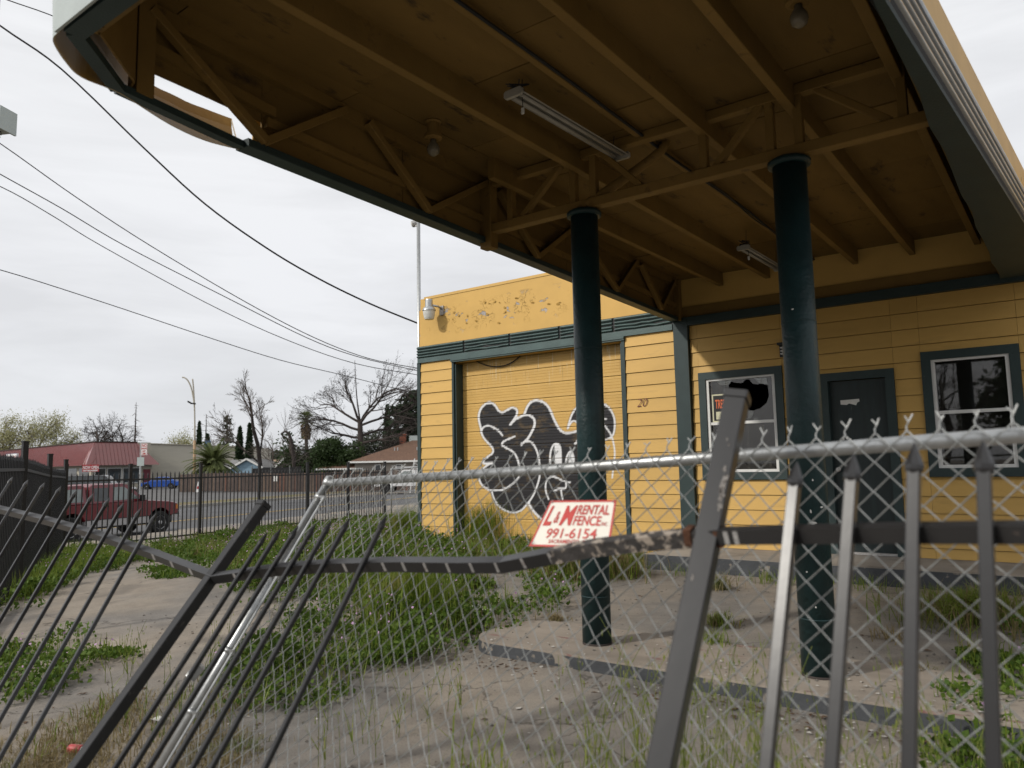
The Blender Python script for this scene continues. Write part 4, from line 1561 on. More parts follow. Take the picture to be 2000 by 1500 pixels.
def along(px_, line):
    """point of a polyline whose image column is px_"""
    pr = [to_px(p)[0] for p in line]
    for a, b_, pa, pb in zip(line[:-1], line[1:], pr[:-1], pr[1:]):
        if min(pa, pb) <= px_ <= max(pa, pb):
            lo_, hi_ = 0.0, 1.0
            for _ in range(30):
                m_ = (lo_ + hi_) / 2
                x = to_px(a + (b_ - a) * m_)[0]
                if (x < px_) == (pa < pb):
                    lo_ = m_
                else:
                    hi_ = m_
            return a + (b_ - a) * lo_
    return line[0] if abs(pr[0] - px_) < abs(pr[-1] - px_) else line[-1]


for (tx, ty, bx, by, rx, th) in ((1556, 905, 1497, 1500, 1541, 21), (1667, 890, 1624, 1500, 1656, 18), (1786, 870, 1776, 1500, 1784, 15), (1920, 865, 1941, 1500, 1926, 12), (2068, 852, 2125, 1500, 2085, 9)):
    r = along(rx, rail_r) + OFF
    picket(front, r, (tx, ty), (bx, by), math.radians(th), M['iron_grey'])
part(front, 'rail', MB().sweep(rail_r, [(-0.019, -0.019), (0.019, -0.019), (0.019, 0.019), (-0.019, 0.019)], up=(0, -0.25, 1)), M['iron_grey'])

# posts
def post(r, tip, bot, th, w, mat, up=(0.0, -1, 0.28)):
    t = lean_pt(r, *tip, th)
    b_ = lean_pt(r, *bot, th)
    d = (t - b_) / np.linalg.norm(t - b_)
    g = to_ground(t, b_, -0.1)
    p = part(front, 'post', MB().bar(g, t - d * 0.02, w, w, up=up, c=0.003), mat)
    part(p, 'post_cap', MB().bar(t - d * 0.022, t, w + 0.008, w + 0.008, up=up, c=0.004), mat)
    return g, t


g2, t2 = post(R2, (1441, 770), (1291, 1500), math.radians(24), 0.060, M['iron_grey'], (0.16, -1, 0.16))
M['chip'] = pm('chipped_primer', (0.20, 0.185, 0.17), 0.6, 0.4, 60, 0.3, 90, dirt=(0.05, 0.04, 0.035), dirt_th=(0.5, 0.56), dirt_scale=120)
ax2_ = (t2 - g2) / np.linalg.norm(t2 - g2)
for (px_, py_, w, h) in ((1413, 942, 0.010, 0.034), (1409, 968, 0.008, 0.026), (1416, 915, 0.005, 0.012), (1405, 990, 0.007, 0.016), (1424, 868, 0.004, 0.006), (1420, 858, 0.004, 0.005), (1352, 1128, 0.004, 0.010)):
    d = ray(px_, py_)
    q = g2 + ax2_ * 1.2
    nf_ = np.array([0.16, -1.0, 0.16])
    nf_ = nf_ - ax2_ * (nf_ @ ax2_)
    nf_ /= np.linalg.norm(nf_)
    q = q + nf_ * 0.0312
    c_ = CAM + d * (((q - CAM) @ nf_) / (d @ nf_))
    sd_ = np.cross(nf_, ax2_)
    part(front, 'paint_chip', MB().quad(*[c_ + sd_ * w * math.cos(a) * random.uniform(0.35, 1.3) + ax2_ * h * math.sin(a) * random.uniform(0.45, 1.25) for a in np.linspace(0, 2 * math.pi, 13)[:-1]][::-1]), M['chip'])
g1, t1 = post(R1, (517, 983), (150, 1500), math.radians(40), 0.050, M['iron'])

# sagging rail of the middle bay
mid_px = [(421, 1129), (545, 1112), (640, 1105), (780, 1102), (900, 1104), (985, 1103), (1080, 1085), (1160, 1070), (1260, 1058), (1380, 1047)]
rail_m = []
for x, y in mid_px:
    f_ = (x - 421) / (1380 - 421)
    rail_m.append(on_y(x, y, R1[1] * (1 - f_) + R2[1] * f_))
sec_r = [(-0.019, -0.021), (0.019, -0.021), (0.019, 0.021), (-0.019, 0.021)]
part(front, 'rail', MB().sweep(rail_m[:7], sec_r, up=(0, -0.5, 1)), M['iron_grey'])
part(front, 'rail', MB().sweep(rail_m[6:], [(a * 1.02, b_ * 1.02) for a, b_ in sec_r], up=(0, -0.4, 1)), M['iron_worn'], label='rail length with peeling paint and rust')
left_px = [(421, 1129), (302, 1083), (184, 1043), (92, 1017), (0, 995), (-160, 965)]
rail_l = []
for k, (x, y) in enumerate(left_px):
    rail_l.append(on_y(x, y, R1[1] + 0.12 * (421 - x) / 421))
part(front, 'rail', MB().sweep(rail_l, sec_r, up=(0, -0.5, 1)), M['iron_grey'])
for (x, y) in ((304, 1085), (340, 1098), (377, 1112)):
    p = along(x, rail_l)
    q = along(x + 5, rail_l)
    part(front, 'weld_mark', MB().bar(p + np.array([0, 0, 0.002]), q + np.array([0, 0, 0.002]), 0.0400, 0.036, up=(0, -0.5, 1)), M['bare'])
for x in (463, 678, 754, 793, 835, 879, 925, 974, 1025, 1078):
    p = along(x, rail_m)
    q = along(x + 5, rail_m)
    part(front, 'weld_mark', MB().bar(p + np.array([0, 0, 0.002]), q + np.array([0, 0, 0.002]), 0.0400, 0.036, up=(0, -0.5, 1)), M['bare'])
for x in (1421, 1440):
    part(front, 'weld_mark', MB().bar(along(x, rail_r), along(x + 9, rail_r), 0.0395, 0.034, up=(0, -0.25, 1)), M['bare'])
for d_ in (-0.045, 0.04):
    p = R2 + np.array([d_, -0.003, 0])
    part(front, 'rust_patch', MB().bar(p + np.array([-0.010, 0, 0]), p + np.array([0.010, 0, 0]), 0.0425, 0.0445, up=(0, -0.3, 1)), M['rust'])

for (tx, ty, bx) in ((516, 1049, 224), (543, 1041, 260), (577, 1036, 290), (611, 1032, 334), (642, 1026, 376), (678, 1021, 413), (750, 1016, 517)):
    m_ = (bx - tx) / (1500 - ty)
    cy = 1108
    cx = tx + m_ * (cy - ty)
    r = along(cx, rail_m) + OFF
    picket(front, r, (tx, ty), (bx, 1500), math.radians(39), M['iron'], 0.68)
for k, (tx, ty) in enumerate(((-38, 923), (-8, 930), (22, 936), (52, 942), (84, 948), (116, 955), (147, 962), (179, 970), (210, 979), (238, 989), (272, 999), (302, 1009))):
    m_ = -0.560 - 0.0009 * (tx - 302) * -0.2
    cx = tx + m_ * 55
    r = along(cx, rail_l) + OFF
    bx = tx + m_ * (1500 - ty)
    picket(front, r, (tx, ty), (bx, 1500), math.radians(38), M['iron_grey'], 0.68)
# lower rails near the ground (mostly below the frame)
for a, b_ in ((g1 + np.array([0, 0.1, 0.22]), g2 + np.array([0, 0.06, 0.25])), (g2 + np.array([0, 0.06, 0.25]), np.array([RE[0] + 0.05, 1.35, 0.25]))):
    part(front, 'rail', MB().bar(a, b_, 0.036, 0.036), M['iron'])
# sleeve left on one picket
sl = along(395, rail_m)
p = at(383, 1311, 3.05)
part(front, 'clamp', MB().bar(p + np.array([-0.01, -0.018, -0.022]), p + np.array([0.012, 0.014, 0.022]), 0.05, 0.042, c=0.006), M['galv'])

# ------------------------------------------------------------------ leaning chain-link panel with the rental sign
CA = at(641, 944, 4.1)
CB = at(2060, 845, 1.82)
clf = thing('chain_link_fence', (-1.6, 1.6, 0.0), 'sagging galvanised chain-link panel on a leaning post behind the front iron fence', 'fence')
part(clf, 'top_rail', MB().tube([tuple(CA), tuple(CA * 0.5 + CB * 0.5 + np.array([0, 0, -0.006])), tuple(CB)], 0.0205, 16), M['galv'], sm=True)
pb = lean_pt(CA, 311, 1500, math.radians(33))
pdir = (pb - CA) / np.linalg.norm(pb - CA)
pg = to_ground(CA, pb, 0.0)
part(clf, 'post', MB().tube([tuple(CA - pdir * 0.01), tuple(pg)], 0.0235, 16), M['galv'], sm=True)
part(clf, 'rail_end', MB().lathe([(0.028, -0.02), (0.032, 0.0), (0.030, 0.03), (0.012, 0.042)], CA, tuple(-pdir), 14), M['galv'], sm=True)
for s in (0.09, 0.55, 0.95, 1.25, 1.55):
    q = CA + pdir * s
    part(clf, 'tension_band', MB().tube([tuple(q - pdir * 0.014), tuple(q + pdir * 0.014)], 0.029, 16), M['galv'], sm=True)
    part(clf, 'tension_band', MB().bar(q + np.array([0.02, -0.01, 0]), q + np.array([0.06, -0.012, 0]), 0.012, 0.024), M['galv'])
off_ = np.array([0.05, -0.015, 0])
part(clf, 'tension_bar', MB().bar(CA + off_ + pdir * 0.08, CA + off_ + pdir * 1.7, 0.016, 0.006), M['galv'])
DB = np.array([0.05, -0.36, -1.0])
DB /= np.linalg.norm(DB)
LU = np.linalg.norm(CB - CA)
UD = (CB - CA) / LU


def mesh_pt(u, v):
    """u metres along the rail, v metres down the mesh"""
    f_ = u / LU
    d = pdir * (1 - f_) + DB * f_
    d = d / np.linalg.norm(d)
    belly = 0.05 * math.sin(math.pi * min(1, max(0, v / 1.7))) * math.sin(u * 2.3 + 0.6)
    w = 0.012 * math.sin(v * 5.0 + u * 3.1)
    return CA + UD * (u + w) + d * v + np.array([0, -0.026 + belly, 0])


PW = 0.0425
nw = int((LU - 0.06) / PW)
for i in range(nw):
    pts = []
    d = 0.05 + i * PW
    top = -0.055 if i % 2 == 0 else -0.055
    if i % 2 == 0:
        k0 = 0
    nk = 40
    for k in range(nk + 1):
        sd = (k + i) % 2
        u = d + sd * PW
        o = 0.0028 if sd == 0 else -0.0028
        p = mesh_pt(u, -0.034 + k * PW)
        p[1] += o
        pts.append(p)
    sd0 = i % 2
    u0 = d + sd0 * PW
    tip = [mesh_pt(u0 + (0.013 if sd0 else -0.008) + random.uniform(-.006, .006), -0.078 + random.uniform(-0.008, 0.008)), mesh_pt(u0 + 0.003, -0.060), mesh_pt(u0 - 0.003, -0.048)]
    mb = MB().tube([tuple(q) for q in tip + pts], 0.0025, 4)
    part(clf, 'mesh_wire', mb, M['wire'])

# rental sign wired to the mesh
nrm = np.cross(UD, mesh_pt(1.4, 0.6) - mesh_pt(1.4, 0.0))
nrm /= np.linalg.norm(nrm)
if nrm[1] > 0:
    nrm = -nrm
pm_ = mesh_pt(1.35, 0.2) + nrm * 0.02


def on_mesh(x, y):
    d = ray(x, y)
    return CAM + d * (((pm_ - CAM) @ nrm) / (d @ nrm))


sTL, sTR, sBL, sBR = on_mesh(1076, 978), on_mesh(1204, 977), on_mesh(1033, 1067), on_mesh(1190, 1071)
rent = thing('rental_sign', tuple((sBL + sBR) / 2), 'white sign with red border and red lettering wired to the chain-link', 'sign')
M['signwhite'] = pm('cream_sign_print', (0.74, 0.71, 0.63), 0.45, 0.05, 6, dirt=(0.5, 0.46, 0.38), dirt_th=(0.66, 0.8), dirt_scale=9)
M['signred'] = pm('red_sign_print', (0.50, 0.055, 0.045), 0.45, 0.10, 12)


def sp(a, b_, lift=0.0022):
    """place on the sign plate: a across, b up; the plate bellies out a little"""
    lo_ = sBL * (1 - a) + sBR * a
    hi_ = sTL * (1 - a) + sTR * a
    return lo_ * (1 - b_) + hi_ * b_ + nrm * (lift + 0.006 * math.sin(math.pi * a) * math.sin(math.pi * b_))


def sgrid(a0, b0, a1, b1, lift, n=10):
    mb = MB()
    A, B2_ = np.linspace(a0, a1, n + 1), np.linspace(b0, b1, n + 1)
    v = [sp(a, b_, lift) for b_ in B2_ for a in A]
    return mb.add(v, [(j * (n + 1) + i, j * (n + 1) + i + 1, (j + 1) * (n + 1) + i + 1, (j + 1) * (n + 1) + i) for j in range(n) for i in range(n)])


pl_sign = sgrid(0, 0, 1, 1, 0.0)
pl_sign.v += [tuple(np.array(q) - nrm * 0.0015) for q in pl_sign.v]
pl_sign.f += [tuple(121 + i for i in q[::-1]) for q in pl_sign.f]
part(rent, 'plate', pl_sign, M['signwhite'])
bw, bh = 0.024, 0.040
for q in ((0, 0, 1, bh), (0, 1 - bh, 1, 1), (0, bh, bw, 1 - bh), (1 - bw, bh, 1, 1 - bh)):
    part(rent, 'border', sgrid(*q, 0.0010), M['signred'])


def stext(s, a, b_, h, w, bold=0.0, sl=0.0):
    text(rent, 'lettering', s, None, None, None, 1.0, M['signred'], bold=bold, warp=lambda p, q: sp(a + p * w + sl * q, b_ + q * h, 0.0018))


stext('L', 0.06, 0.46, 0.42, 0.115, 0.03, 0.01)
stext('&', 0.200, 0.50, 0.25, 0.070, 0.008)
stext('M', 0.300, 0.455, 0.425, 0.165, 0.024, 0.01)
stext('RENTAL', 0.495, 0.685, 0.205, 0.44, 0.022)
stext('FENCE', 0.492, 0.45, 0.20, 0.36, 0.022)
stext('INC.', 0.865, 0.45, 0.075, 0.08, 0.01)
stext('991-6154', 0.17, 0.18, 0.20, 0.66, 0.012)
stext('SACRAMENTO, CA.', 0.24, 0.075, 0.075, 0.52, 0.014)
for a, b_ in ((0.04, 0.95), (0.96, 0.95), (0.04, 0.05), (0.96, 0.05)):
    q = sp(a, b_, 0.003)
    part(rent, 'wire_tie', MB().tube([tuple(q - nrm * 0.012), tuple(q + nrm * 0.003), tuple(q + nrm * 0.003 + np.array([0.008, 0, 0.008]))], 0.0014, 5), M['wire'])

# ------------------------------------------------------------------ street-side iron fence and its return
PKT = {}


def picket_mesh(h, s=0.020):
    key = (round(h, 2), s)
    if key not in PKT:
        mb = MB()
        mb.box((-s / 2, -s / 2, 0.05), (s / 2, s / 2, h - 0.07))
        o = len(mb.v)
        mb.add([(-s * .62, -s * .62, h - 0.07), (s * .62, -s * .62, h - 0.07), (s * .62, s * .62, h - 0.07), (-s * .62, s * .62, h - 0.07), (0, 0, h)],
               [(3, 2, 1, 0), (0, 1, 4), (1, 2, 4), (2, 3, 4), (3, 0, 4)])
        PKT[key] = mesh_of('picket', mb.v, mb.f, M['iron'])
    return PKT[key]


def iron_run(name, a, b_, posts, label, ht=1.66, post_h=1.82, z0=None):
    a, b_ = np.array(a, float), np.array(b_, float)
    base = (a + b_) / 2
    t = thing(name, (base[0], base[1], float(gz(base[0], base[1]))), label, 'fence')
    L_ = np.linalg.norm(b_ - a)
    n = int(L_ / 0.118)
    org = ROOT[t.name]

    def zb(p):
        return float(gz(p[0], p[1]))
    for k in range(n + 1):
        p = a + (b_ - a) * (k / n)
        if min(abs(k / n - q) for q in posts) * L_ < 0.05:
            continue
        inst(t, 'picket', picket_mesh(ht), (p[0] - org[0], p[1] - org[1], zb(p) - org[2] + random.uniform(-0.008, 0.008)), (0, 0, math.atan2(b_[1] - a[1], b_[0] - a[0])))
    for q in posts:
        p = a + (b_ - a) * q
        po = part(t, 'post', MB().box((p[0] - 0.032, p[1] - 0.032, zb(p) - 0.1), (p[0] + 0.032, p[1] + 0.032, zb(p) + post_h)), M['iron'])
        part(po, 'post_cap', MB().box((p[0] - 0.037, p[1] - 0.037, zb(p) + post_h), (p[0] + 0.037, p[1] + 0.037, zb(p) + post_h + 0.02)), M['iron'])
    ps = sorted(posts)
    for q0_, q1_ in zip(ps[:-1], ps[1:]):
        p, q = a + (b_ - a) * q0_, a + (b_ - a) * q1_
        for h in (ht - 0.17, 0.14):
            part(t, 'rail', MB().bar((p[0], p[1], zb(p) + h), (q[0], q[1], zb(q) + h), 0.034, 0.036), M['iron'])
    return t


FC = np.array([-16.66, 6.98])
FE = np.array([-18.35, 17.5])
def fpos(px_):
    lo_, hi_ = 0.0, 1.0
    for _ in range(30):
        m_ = (lo_ + hi_) / 2
        p = FC + (FE - FC) * m_
        if to_px((p[0], p[1], 1.0))[0] < px_:
            lo_ = m_
        else:
            hi_ = m_
    return lo_
fp = [0.0] + [fpos(x) for x in (253, 391, 506, 600, 680)] + [1.0]
iron_run('iron_fence', FC, FE, fp, 'upright black iron fence along the far side of the lot by the street')
iron_run('iron_fence', FC + np.array([0.06, -0.03]), (-8.1, 2.62), [0.0 + 0.004, 0.33, 0.66, 1.0], 'upright black iron fence seen nearly edge-on at the left of the view', ht=1.74, post_h=1.92)

# far chain-link run between the street fence and the station
c2 = thing('chain_link_fence', (-13.8, 17.3, 0.1), 'low grey chain-link run between the street fence and the station corner', 'fence')
a_, b2_ = np.array([-18.3, 17.75]), np.array([-9.3, 16.6])
for q in (0.0, 0.25, 0.5, 0.75, 1.0):
    p = a_ + (b2_ - a_) * q
    z = float(gz(*p))
    part(c2, 'post', MB().tube([(p[0], p[1], z - 0.05), (p[0], p[1], z + 1.62)], 0.028, 8), M['galv'], sm=True)
za, zb_ = float(gz(*a_)), float(gz(*b2_))
part(c2, 'top_rail', MB().tube([(a_[0], a_[1], za + 1.58), (b2_[0], b2_[1], zb_ + 1.58)], 0.02, 8), M['galv'], sm=True)
mw = MB()
for k in range(105):
    for s in (1, -1):
        t0 = k / 105
        t1_ = t0 + s * 1.5 / 9.07
        if not 0 <= t1_ <= 1:
            continue
        p, q = a_ + (b2_ - a_) * t0, a_ + (b2_ - a_) * t1_
        mw.bar((p[0], p[1], float(gz(*p)) + 0.04), (q[0], q[1], float(gz(*q)) + 1.56), 0.004, 0.004)
part(c2, 'mesh_wire', mw, M['wire'], kind='stuff')

# ------------------------------------------------------------------ wires and the box at the edge of the frame
def wire(pts, d0, d1, r, label, n=5):
    P = []
    m_ = len(pts) - 1
    for k, (x, y) in enumerate(pts):
        P.append(at(x, y, d0 + (d1 - d0) * k / m_))
    solo('power_line', MB().tube([tuple(p) for p in shape(P, n)], r, 6), M['cable'], label, 'power line', 'overhead wires')


wire([(-160, -70), (0, 50), (120, 135), (282, 290), (400, 398), (520, 484), (620, 543), (720, 592), (815, 631)], 12.5, 13.9, 0.016, 'thick twisted wire sweeping down to the mast from the upper left')
wire([(-160, 175), (0, 280), (147, 384), (294, 480), (480, 590), (615, 660), (720, 700), (815, 719)], 15, 22, 0.011, 'uppermost of the three wires that close up above the big dead tree')
wire([(-160, 250), (0, 340), (122, 408), (244, 480), (440, 580), (600, 660), (700, 697), (815, 724)], 15, 22, 0.011, 'middle one of the three wires that close up above the big dead tree')
wire([(-160, 300), (0, 364), (100, 420), (198, 480), (400, 590), (553, 661), (690, 709), (815, 732)], 15, 22, 0.010, 'lowest of the three wires that close up above the big dead tree')
wire([(-160, 490), (0, 527), (200, 590), (410, 660), (550, 704), (675, 734), (815, 770)], 16, 26, 0.011, 'lone low wire running under the other wires across the left sky')
wire([(-60, -30), (15, 0), (120, 38), (300, 120)], 14, 15, 0.010, 'short wire at the top left corner running behind the canopy')
# wooden pole outside the frame that carries the box
bp = at(-70, 900, 11.0)
tp = thing('utility_pole', (bp[0], bp[1], 0.0), 'brown wooden utility pole just outside the left edge', 'utility pole')
part(tp, 'shaft', MB().tube([(bp[0], bp[1], -0.2), (bp[0], bp[1], 9.5)], [0.16, 0.12], 14), M['bark'], sm=True)
bq = at(-14, 236, 11.0)
ub = thing('utility_box', tuple(bq), 'pale grey metal box with a hanging cable loop at the left edge of the sky', 'utility box')
part(ub, 'housing', MB().bar(bq + np.array([0, 0, -0.16]), bq + np.array([0, 0, 0.16]), 0.40, 0.26, up=(0.5, -1, 0), c=0.012), M['palegrey'])
part(ub, 'door_flange', MB().bar(bq + AX_R * 0.215 + np.array([0, 0, -0.17]), bq + AX_R * 0.215 + np.array([0, 0, 0.17]), 0.03, 0.30, up=(0.5, -1, 0)), M['palegrey'])
part(ub, 'latch', MB().bar(bq + AX_R * 0.12 - AX_F * 0.14, bq + AX_R * 0.17 - AX_F * 0.14, 0.02, 0.03), M['bare'])
part(ub, 'cable_loop', MB().tube([tuple(bq + AX_R * (0.08 + 0.05 * math.cos(a)) + np.array([0, 0, -0.20 + 0.07 * math.sin(a)])) for a in np.linspace(-0.3, math.pi * 1.1 + 2.2, 20)], 0.007, 6), M['cable'], sm=True)
part(ub, 'bracket', MB().bar((bq[0], bq[1], bq[2]), (bp[0], bp[1], bq[2] + 0.02), 0.06, 0.06), M['galv'])

# ------------------------------------------------------------------ vehicles
def paintmat(name, col, rough=0.3, met=0.0):
    return pm(name, col, rough, 0.06, 3, spec=0.5, metal=met, coat=0.4)


M['carred'] = paintmat('maroon_car_paint', (0.13, 0.011, 0.017), 0.3)
M['carblue'] = paintmat('blue_car_paint', (0.012, 0.075, 0.36), 0.25)
M['carblack'] = paintmat('black_car_paint', (0.012, 0.012, 0.014), 0.25)
M['carwhite'] = paintmat('white_car_paint', (0.62, 0.62, 0.62), 0.3)
M['carsilver'] = pm('dull_silver_paint', (0.40, 0.39, 0.39), 0.4, 0.08, 3, metal=0.3)
M['tyre'] = pm('tyre_rubber', (0.016, 0.016, 0.016), 0.85, 0.2, 20)
M['rim'] = pm('alloy_rim', (0.45, 0.45, 0.46), 0.35, 0.1, 20, metal=0.7)
M['autoglass'] = pm('tinted_car_glass', (0.028, 0.033, 0.035), 0.06, 0.1, 3, spec=0.7)
M['palewindow'] = pm('pale_reflecting_car_glass', (0.16, 0.185, 0.18), 0.12, 0.25, 2.5, spec=0.7)
M['lampred'] = pm('red_lamp_lens', (0.35, 0.02, 0.02), 0.3, 0.1, 10)
M['amber'] = pm('amber_lamp_lens', (0.55, 0.20, 0.04), 0.3, 0.1, 10)


class Placed:
    """local vehicle axes: y forward, x to its right, z up"""
    def __init__(s, loc, fwd):
        s.o = np.array(loc, float)
        f_ = np.array([fwd[0], fwd[1], 0.0])
        s.f = f_ / np.linalg.norm(f_)
        s.r = np.array([s.f[1], -s.f[0], 0.0])

    def __call__(s, x, y, z):
        return s.o + s.r * x + s.f * y + np.array([0, 0, z])


def profile(P, par, name, poly, x0, x1, mat, bev=0.03, taper=None):
    """side outline (y, z) carried across the vehicle, with its long edges rounded over"""
    n = len(poly)
    c = np.mean(np.array(poly), 0)
    rows = []
    sections = [(x0, 1.0 - bev / 0.9, True), (x0 + bev, 1.0, False), (x1 - bev, 1.0, False), (x1, 1.0 - bev / 0.9, True)]
    v = []
    for xx, k, e_ in sections:
        for (y, z) in poly:
            yy = c[0] + (y - c[0]) * (1 - (1 - k) * 0.35)
            zz = c[1] + (z - c[1]) * (1 - (1 - k) * 0.8)
            xs_ = xx
            if taper:
                f_ = taper(z)
                mid = (x0 + x1) / 2
                xs_ = mid + (xx - mid) * f_
            v.append(P(xs_, yy, zz))
    f = [tuple(range(n - 1, -1, -1)), tuple(3 * n + i for i in range(n))]
    for r in range(3):
        f += [(r * n + i, r * n + (i + 1) % n, (r + 1) * n + (i + 1) % n, (r + 1) * n + i) for i in range(n)]
    return part(par, name, MB().add(v, f), mat)


def wheel(P, par, x, y, r, w, side):
    d = P.r * side
    c = P(x, y, r)
    t = part(par, 'wheel', MB().lathe([(r * 0.62, -w / 2), (r * 0.93, -w / 2), (r, -w * 0.36), (r, w * 0.36), (r * 0.93, w / 2), (r * 0.66, w / 2), (r * 0.62, w * 0.40)], c, d, 24), M['tyre'], sm=False)
    rm = MB()
    rm.lathe([(r * 0.62, w * 0.36), (r * 0.58, w * 0.44), (r * 0.50, w * 0.30), (r * 0.22, w * 0.36), (r * 0.16, w * 0.46), (0.01, w * 0.47)], c, d, 20)
    part(t, 'rim', rm, M['rim'])
    up = np.array([0, 0, 1.0])
    for k in range(5):
        a = 2 * math.pi * k / 5 + 0.3
        q = c + d * (w * 0.335) + (P.f * math.cos(a) + up * math.sin(a)) * r * 0.40
        part(t, 'rim_hole', MB().lathe([(r * 0.10, 0.0), (r * 0.10, 0.012), (0.004, 0.013)], q, d, 8), M['black'])


def arch(yc, r, z0, a0=0.0, n=9):
    out = []
    for k in range(n + 1):
        a = math.pi * k / n
        out.append((yc - r * math.cos(a), max(z0, 0.34 + r * math.sin(a) * 1.0)))
    return out


# maroon extended-cab pickup
tc = np.array([-24.35 - 0.86, 11.60, -0.45])
tf = np.array([-0.20, 0.98])
P = Placed(tc, tf)
trk = thing('pickup_truck', tuple(tc), 'maroon extended-cab pickup with a bed cap and silver sills parked at the kerb', 'pickup')
yr, yf = -1.52, 1.62
HW = 0.86
up_poly = [(-2.52, 0.62)] + [(-2.55, 0.98), (-2.50, 1.10), (0.98, 1.13), (1.25, 1.13), (2.0, 1.06), (2.30, 0.98), (2.38, 0.80), (2.38, 0.66)]
up_poly += [(yf + 0.52, 0.60)] + [(yf + 0.47 * math.cos(a), 0.40 + 0.47 * math.sin(a)) for a in np.linspace(0.42, math.pi - 0.42, 8)] + [(yf - 0.52, 0.60)]
up_poly += [(yr + 0.52, 0.60)] + [(yr + 0.47 * math.cos(a), 0.40 + 0.47 * math.sin(a)) for a in np.linspace(0.42, math.pi - 0.42, 8)] + [(yr - 0.52, 0.60)]
profile(P, trk, 'body', up_poly, -HW, HW, M['carred'], 0.05)
for (ya, yb) in ((-2.52, yr - 0.45), (yr + 0.45, yf - 0.45), (yf + 0.45, 2.36)):
    profile(P, trk, 'sill_panel', [(ya, 0.40), (yb, 0.40), (yb, 0.612), (ya, 0.612)], -HW - 0.004, HW + 0.004, M['carsilver'], 0.03)
    part(trk, 'rub_strip', MB().bar(P(HW + 0.008, ya, 0.622), P(HW + 0.008, yb, 0.622), 0.012, 0.018), M['black'])
part(trk, 'underbody', MB().add([P(x, y, z) for z in (0.34, 0.60) for x, y in ((-0.7, -2.4), (0.7, -2.4), (0.7, 2.2), (-0.7, 2.2))], [(0, 3, 2, 1), (4, 5, 6, 7), (0, 1, 5, 4), (1, 2, 6, 5), (2, 3, 7, 6), (3, 0, 4, 7)]), M['black'])
cabt = lambda z: 1.0 - 0.16 * max(0, (z - 1.12)) / 0.6
profile(P, trk, 'cab', [(-0.98, 1.10), (-0.90, 1.62), (-0.78, 1.69), (0.28, 1.71), (0.42, 1.67), (1.10, 1.12)], -HW + 0.02, HW - 0.02, M['carred'], 0.05, cabt)
profile(P, trk, 'bed_cap', [(-2.52, 1.11), (-2.44, 1.60), (-2.34, 1.67), (-1.10, 1.69), (-1.02, 1.62), (-1.02, 1.11)], -HW + 0.02, HW - 0.02, M['carred'], 0.05, cabt)
for (nm, poly, mt) in (('side_window', [(-2.36, 1.18), (-2.30, 1.55), (-1.14, 1.57), (-1.14, 1.18)], 'palewindow'), ('side_window', [(-0.78, 1.18), (-0.74, 1.58), (-0.26, 1.59), (-0.26, 1.18)], 'autoglass'), ('side_window', [(-0.12, 1.18), (-0.10, 1.59), (0.30, 1.60), (0.82, 1.20)], 'palewindow')):
    for s in (1, -1):
        mb = MB()
        q = []
        for (y, z) in poly:
            xx = (HW - 0.02) * cabt(z) + 0.004
            q.append(P(s * xx, y, z))
        part(trk, nm, MB().slab(q if s < 0 else q[::-1], -0.003), M[mt])
ws = [P(s * (HW - 0.1) * cabt(z), y + 0.02, z + 0.01) for s, y, z in ((-1, 1.07, 1.15), (1, 1.07, 1.15), (1, 0.46, 1.645), (-1, 0.46, 1.645))]
part(trk, 'windscreen', MB().slab(ws, 0.005), M['autoglass'])
for s in (1, -1):
    for y in (yr, yf):
        wheel(P, trk, s * (HW - 0.11), y, 0.375, 0.24, s)
part(trk, 'front_bumper', MB().bar(P(-0.84, 2.44, 0.62), P(0.84, 2.44, 0.62), 0.14, 0.17, c=0.03), M['rim'])
part(trk, 'rear_bumper', MB().bar(P(-0.80, -2.60, 0.60), P(0.80, -2.60, 0.60), 0.14, 0.16, c=0.03), M['rim'])
for s in (1, -1):
    part(trk, 'headlight', MB().bar(P(s * 0.62, 2.36, 0.86), P(s * 0.86, 2.33, 0.86), 0.06, 0.16, c=0.01), M['rim'])
    part(trk, 'marker_lamp', MB().bar(P(s * 0.862, 2.22, 0.86), P(s * 0.862, 2.34, 0.86), 0.02, 0.14), M['amber'])
    part(trk, 'tail_lamp', MB().bar(P(s * 0.80, -2.545, 0.75), P(s * 0.80, -2.545, 1.02), 0.10, 0.04), M['lampred'])
    mr = part(trk, 'wing_mirror', MB().bar(P(s * 0.98, 0.80, 1.14), P(s * 0.98, 0.80, 1.32), 0.18, 0.10, up=tuple(P.f), c=0.02), M['black'])
    part(mr, 'mirror_arm', MB().bar(P(s * 0.84, 0.82, 1.18), P(s * 0.95, 0.80, 1.18), 0.05, 0.04), M['black'])
    part(trk, 'door_handle', MB().bar(P(s * (HW + 0.012), -0.02, 1.0), P(s * (HW + 0.012), 0.12, 1.0), 0.02, 0.035), M['black'])
    for y in (-0.18, 0.98):
        part(trk, 'door_seam', MB().bar(P(s * (HW + 0.0015), y, 0.64), P(s * (HW + 0.0015), y, 1.10), 0.008, 0.008, up=(0, 1, 0)), M['black'])
part(trk, 'grille', MB().bar(P(-0.55, 2.385, 0.86), P(0.55, 2.385, 0.86), 0.02, 0.18), M['black'])


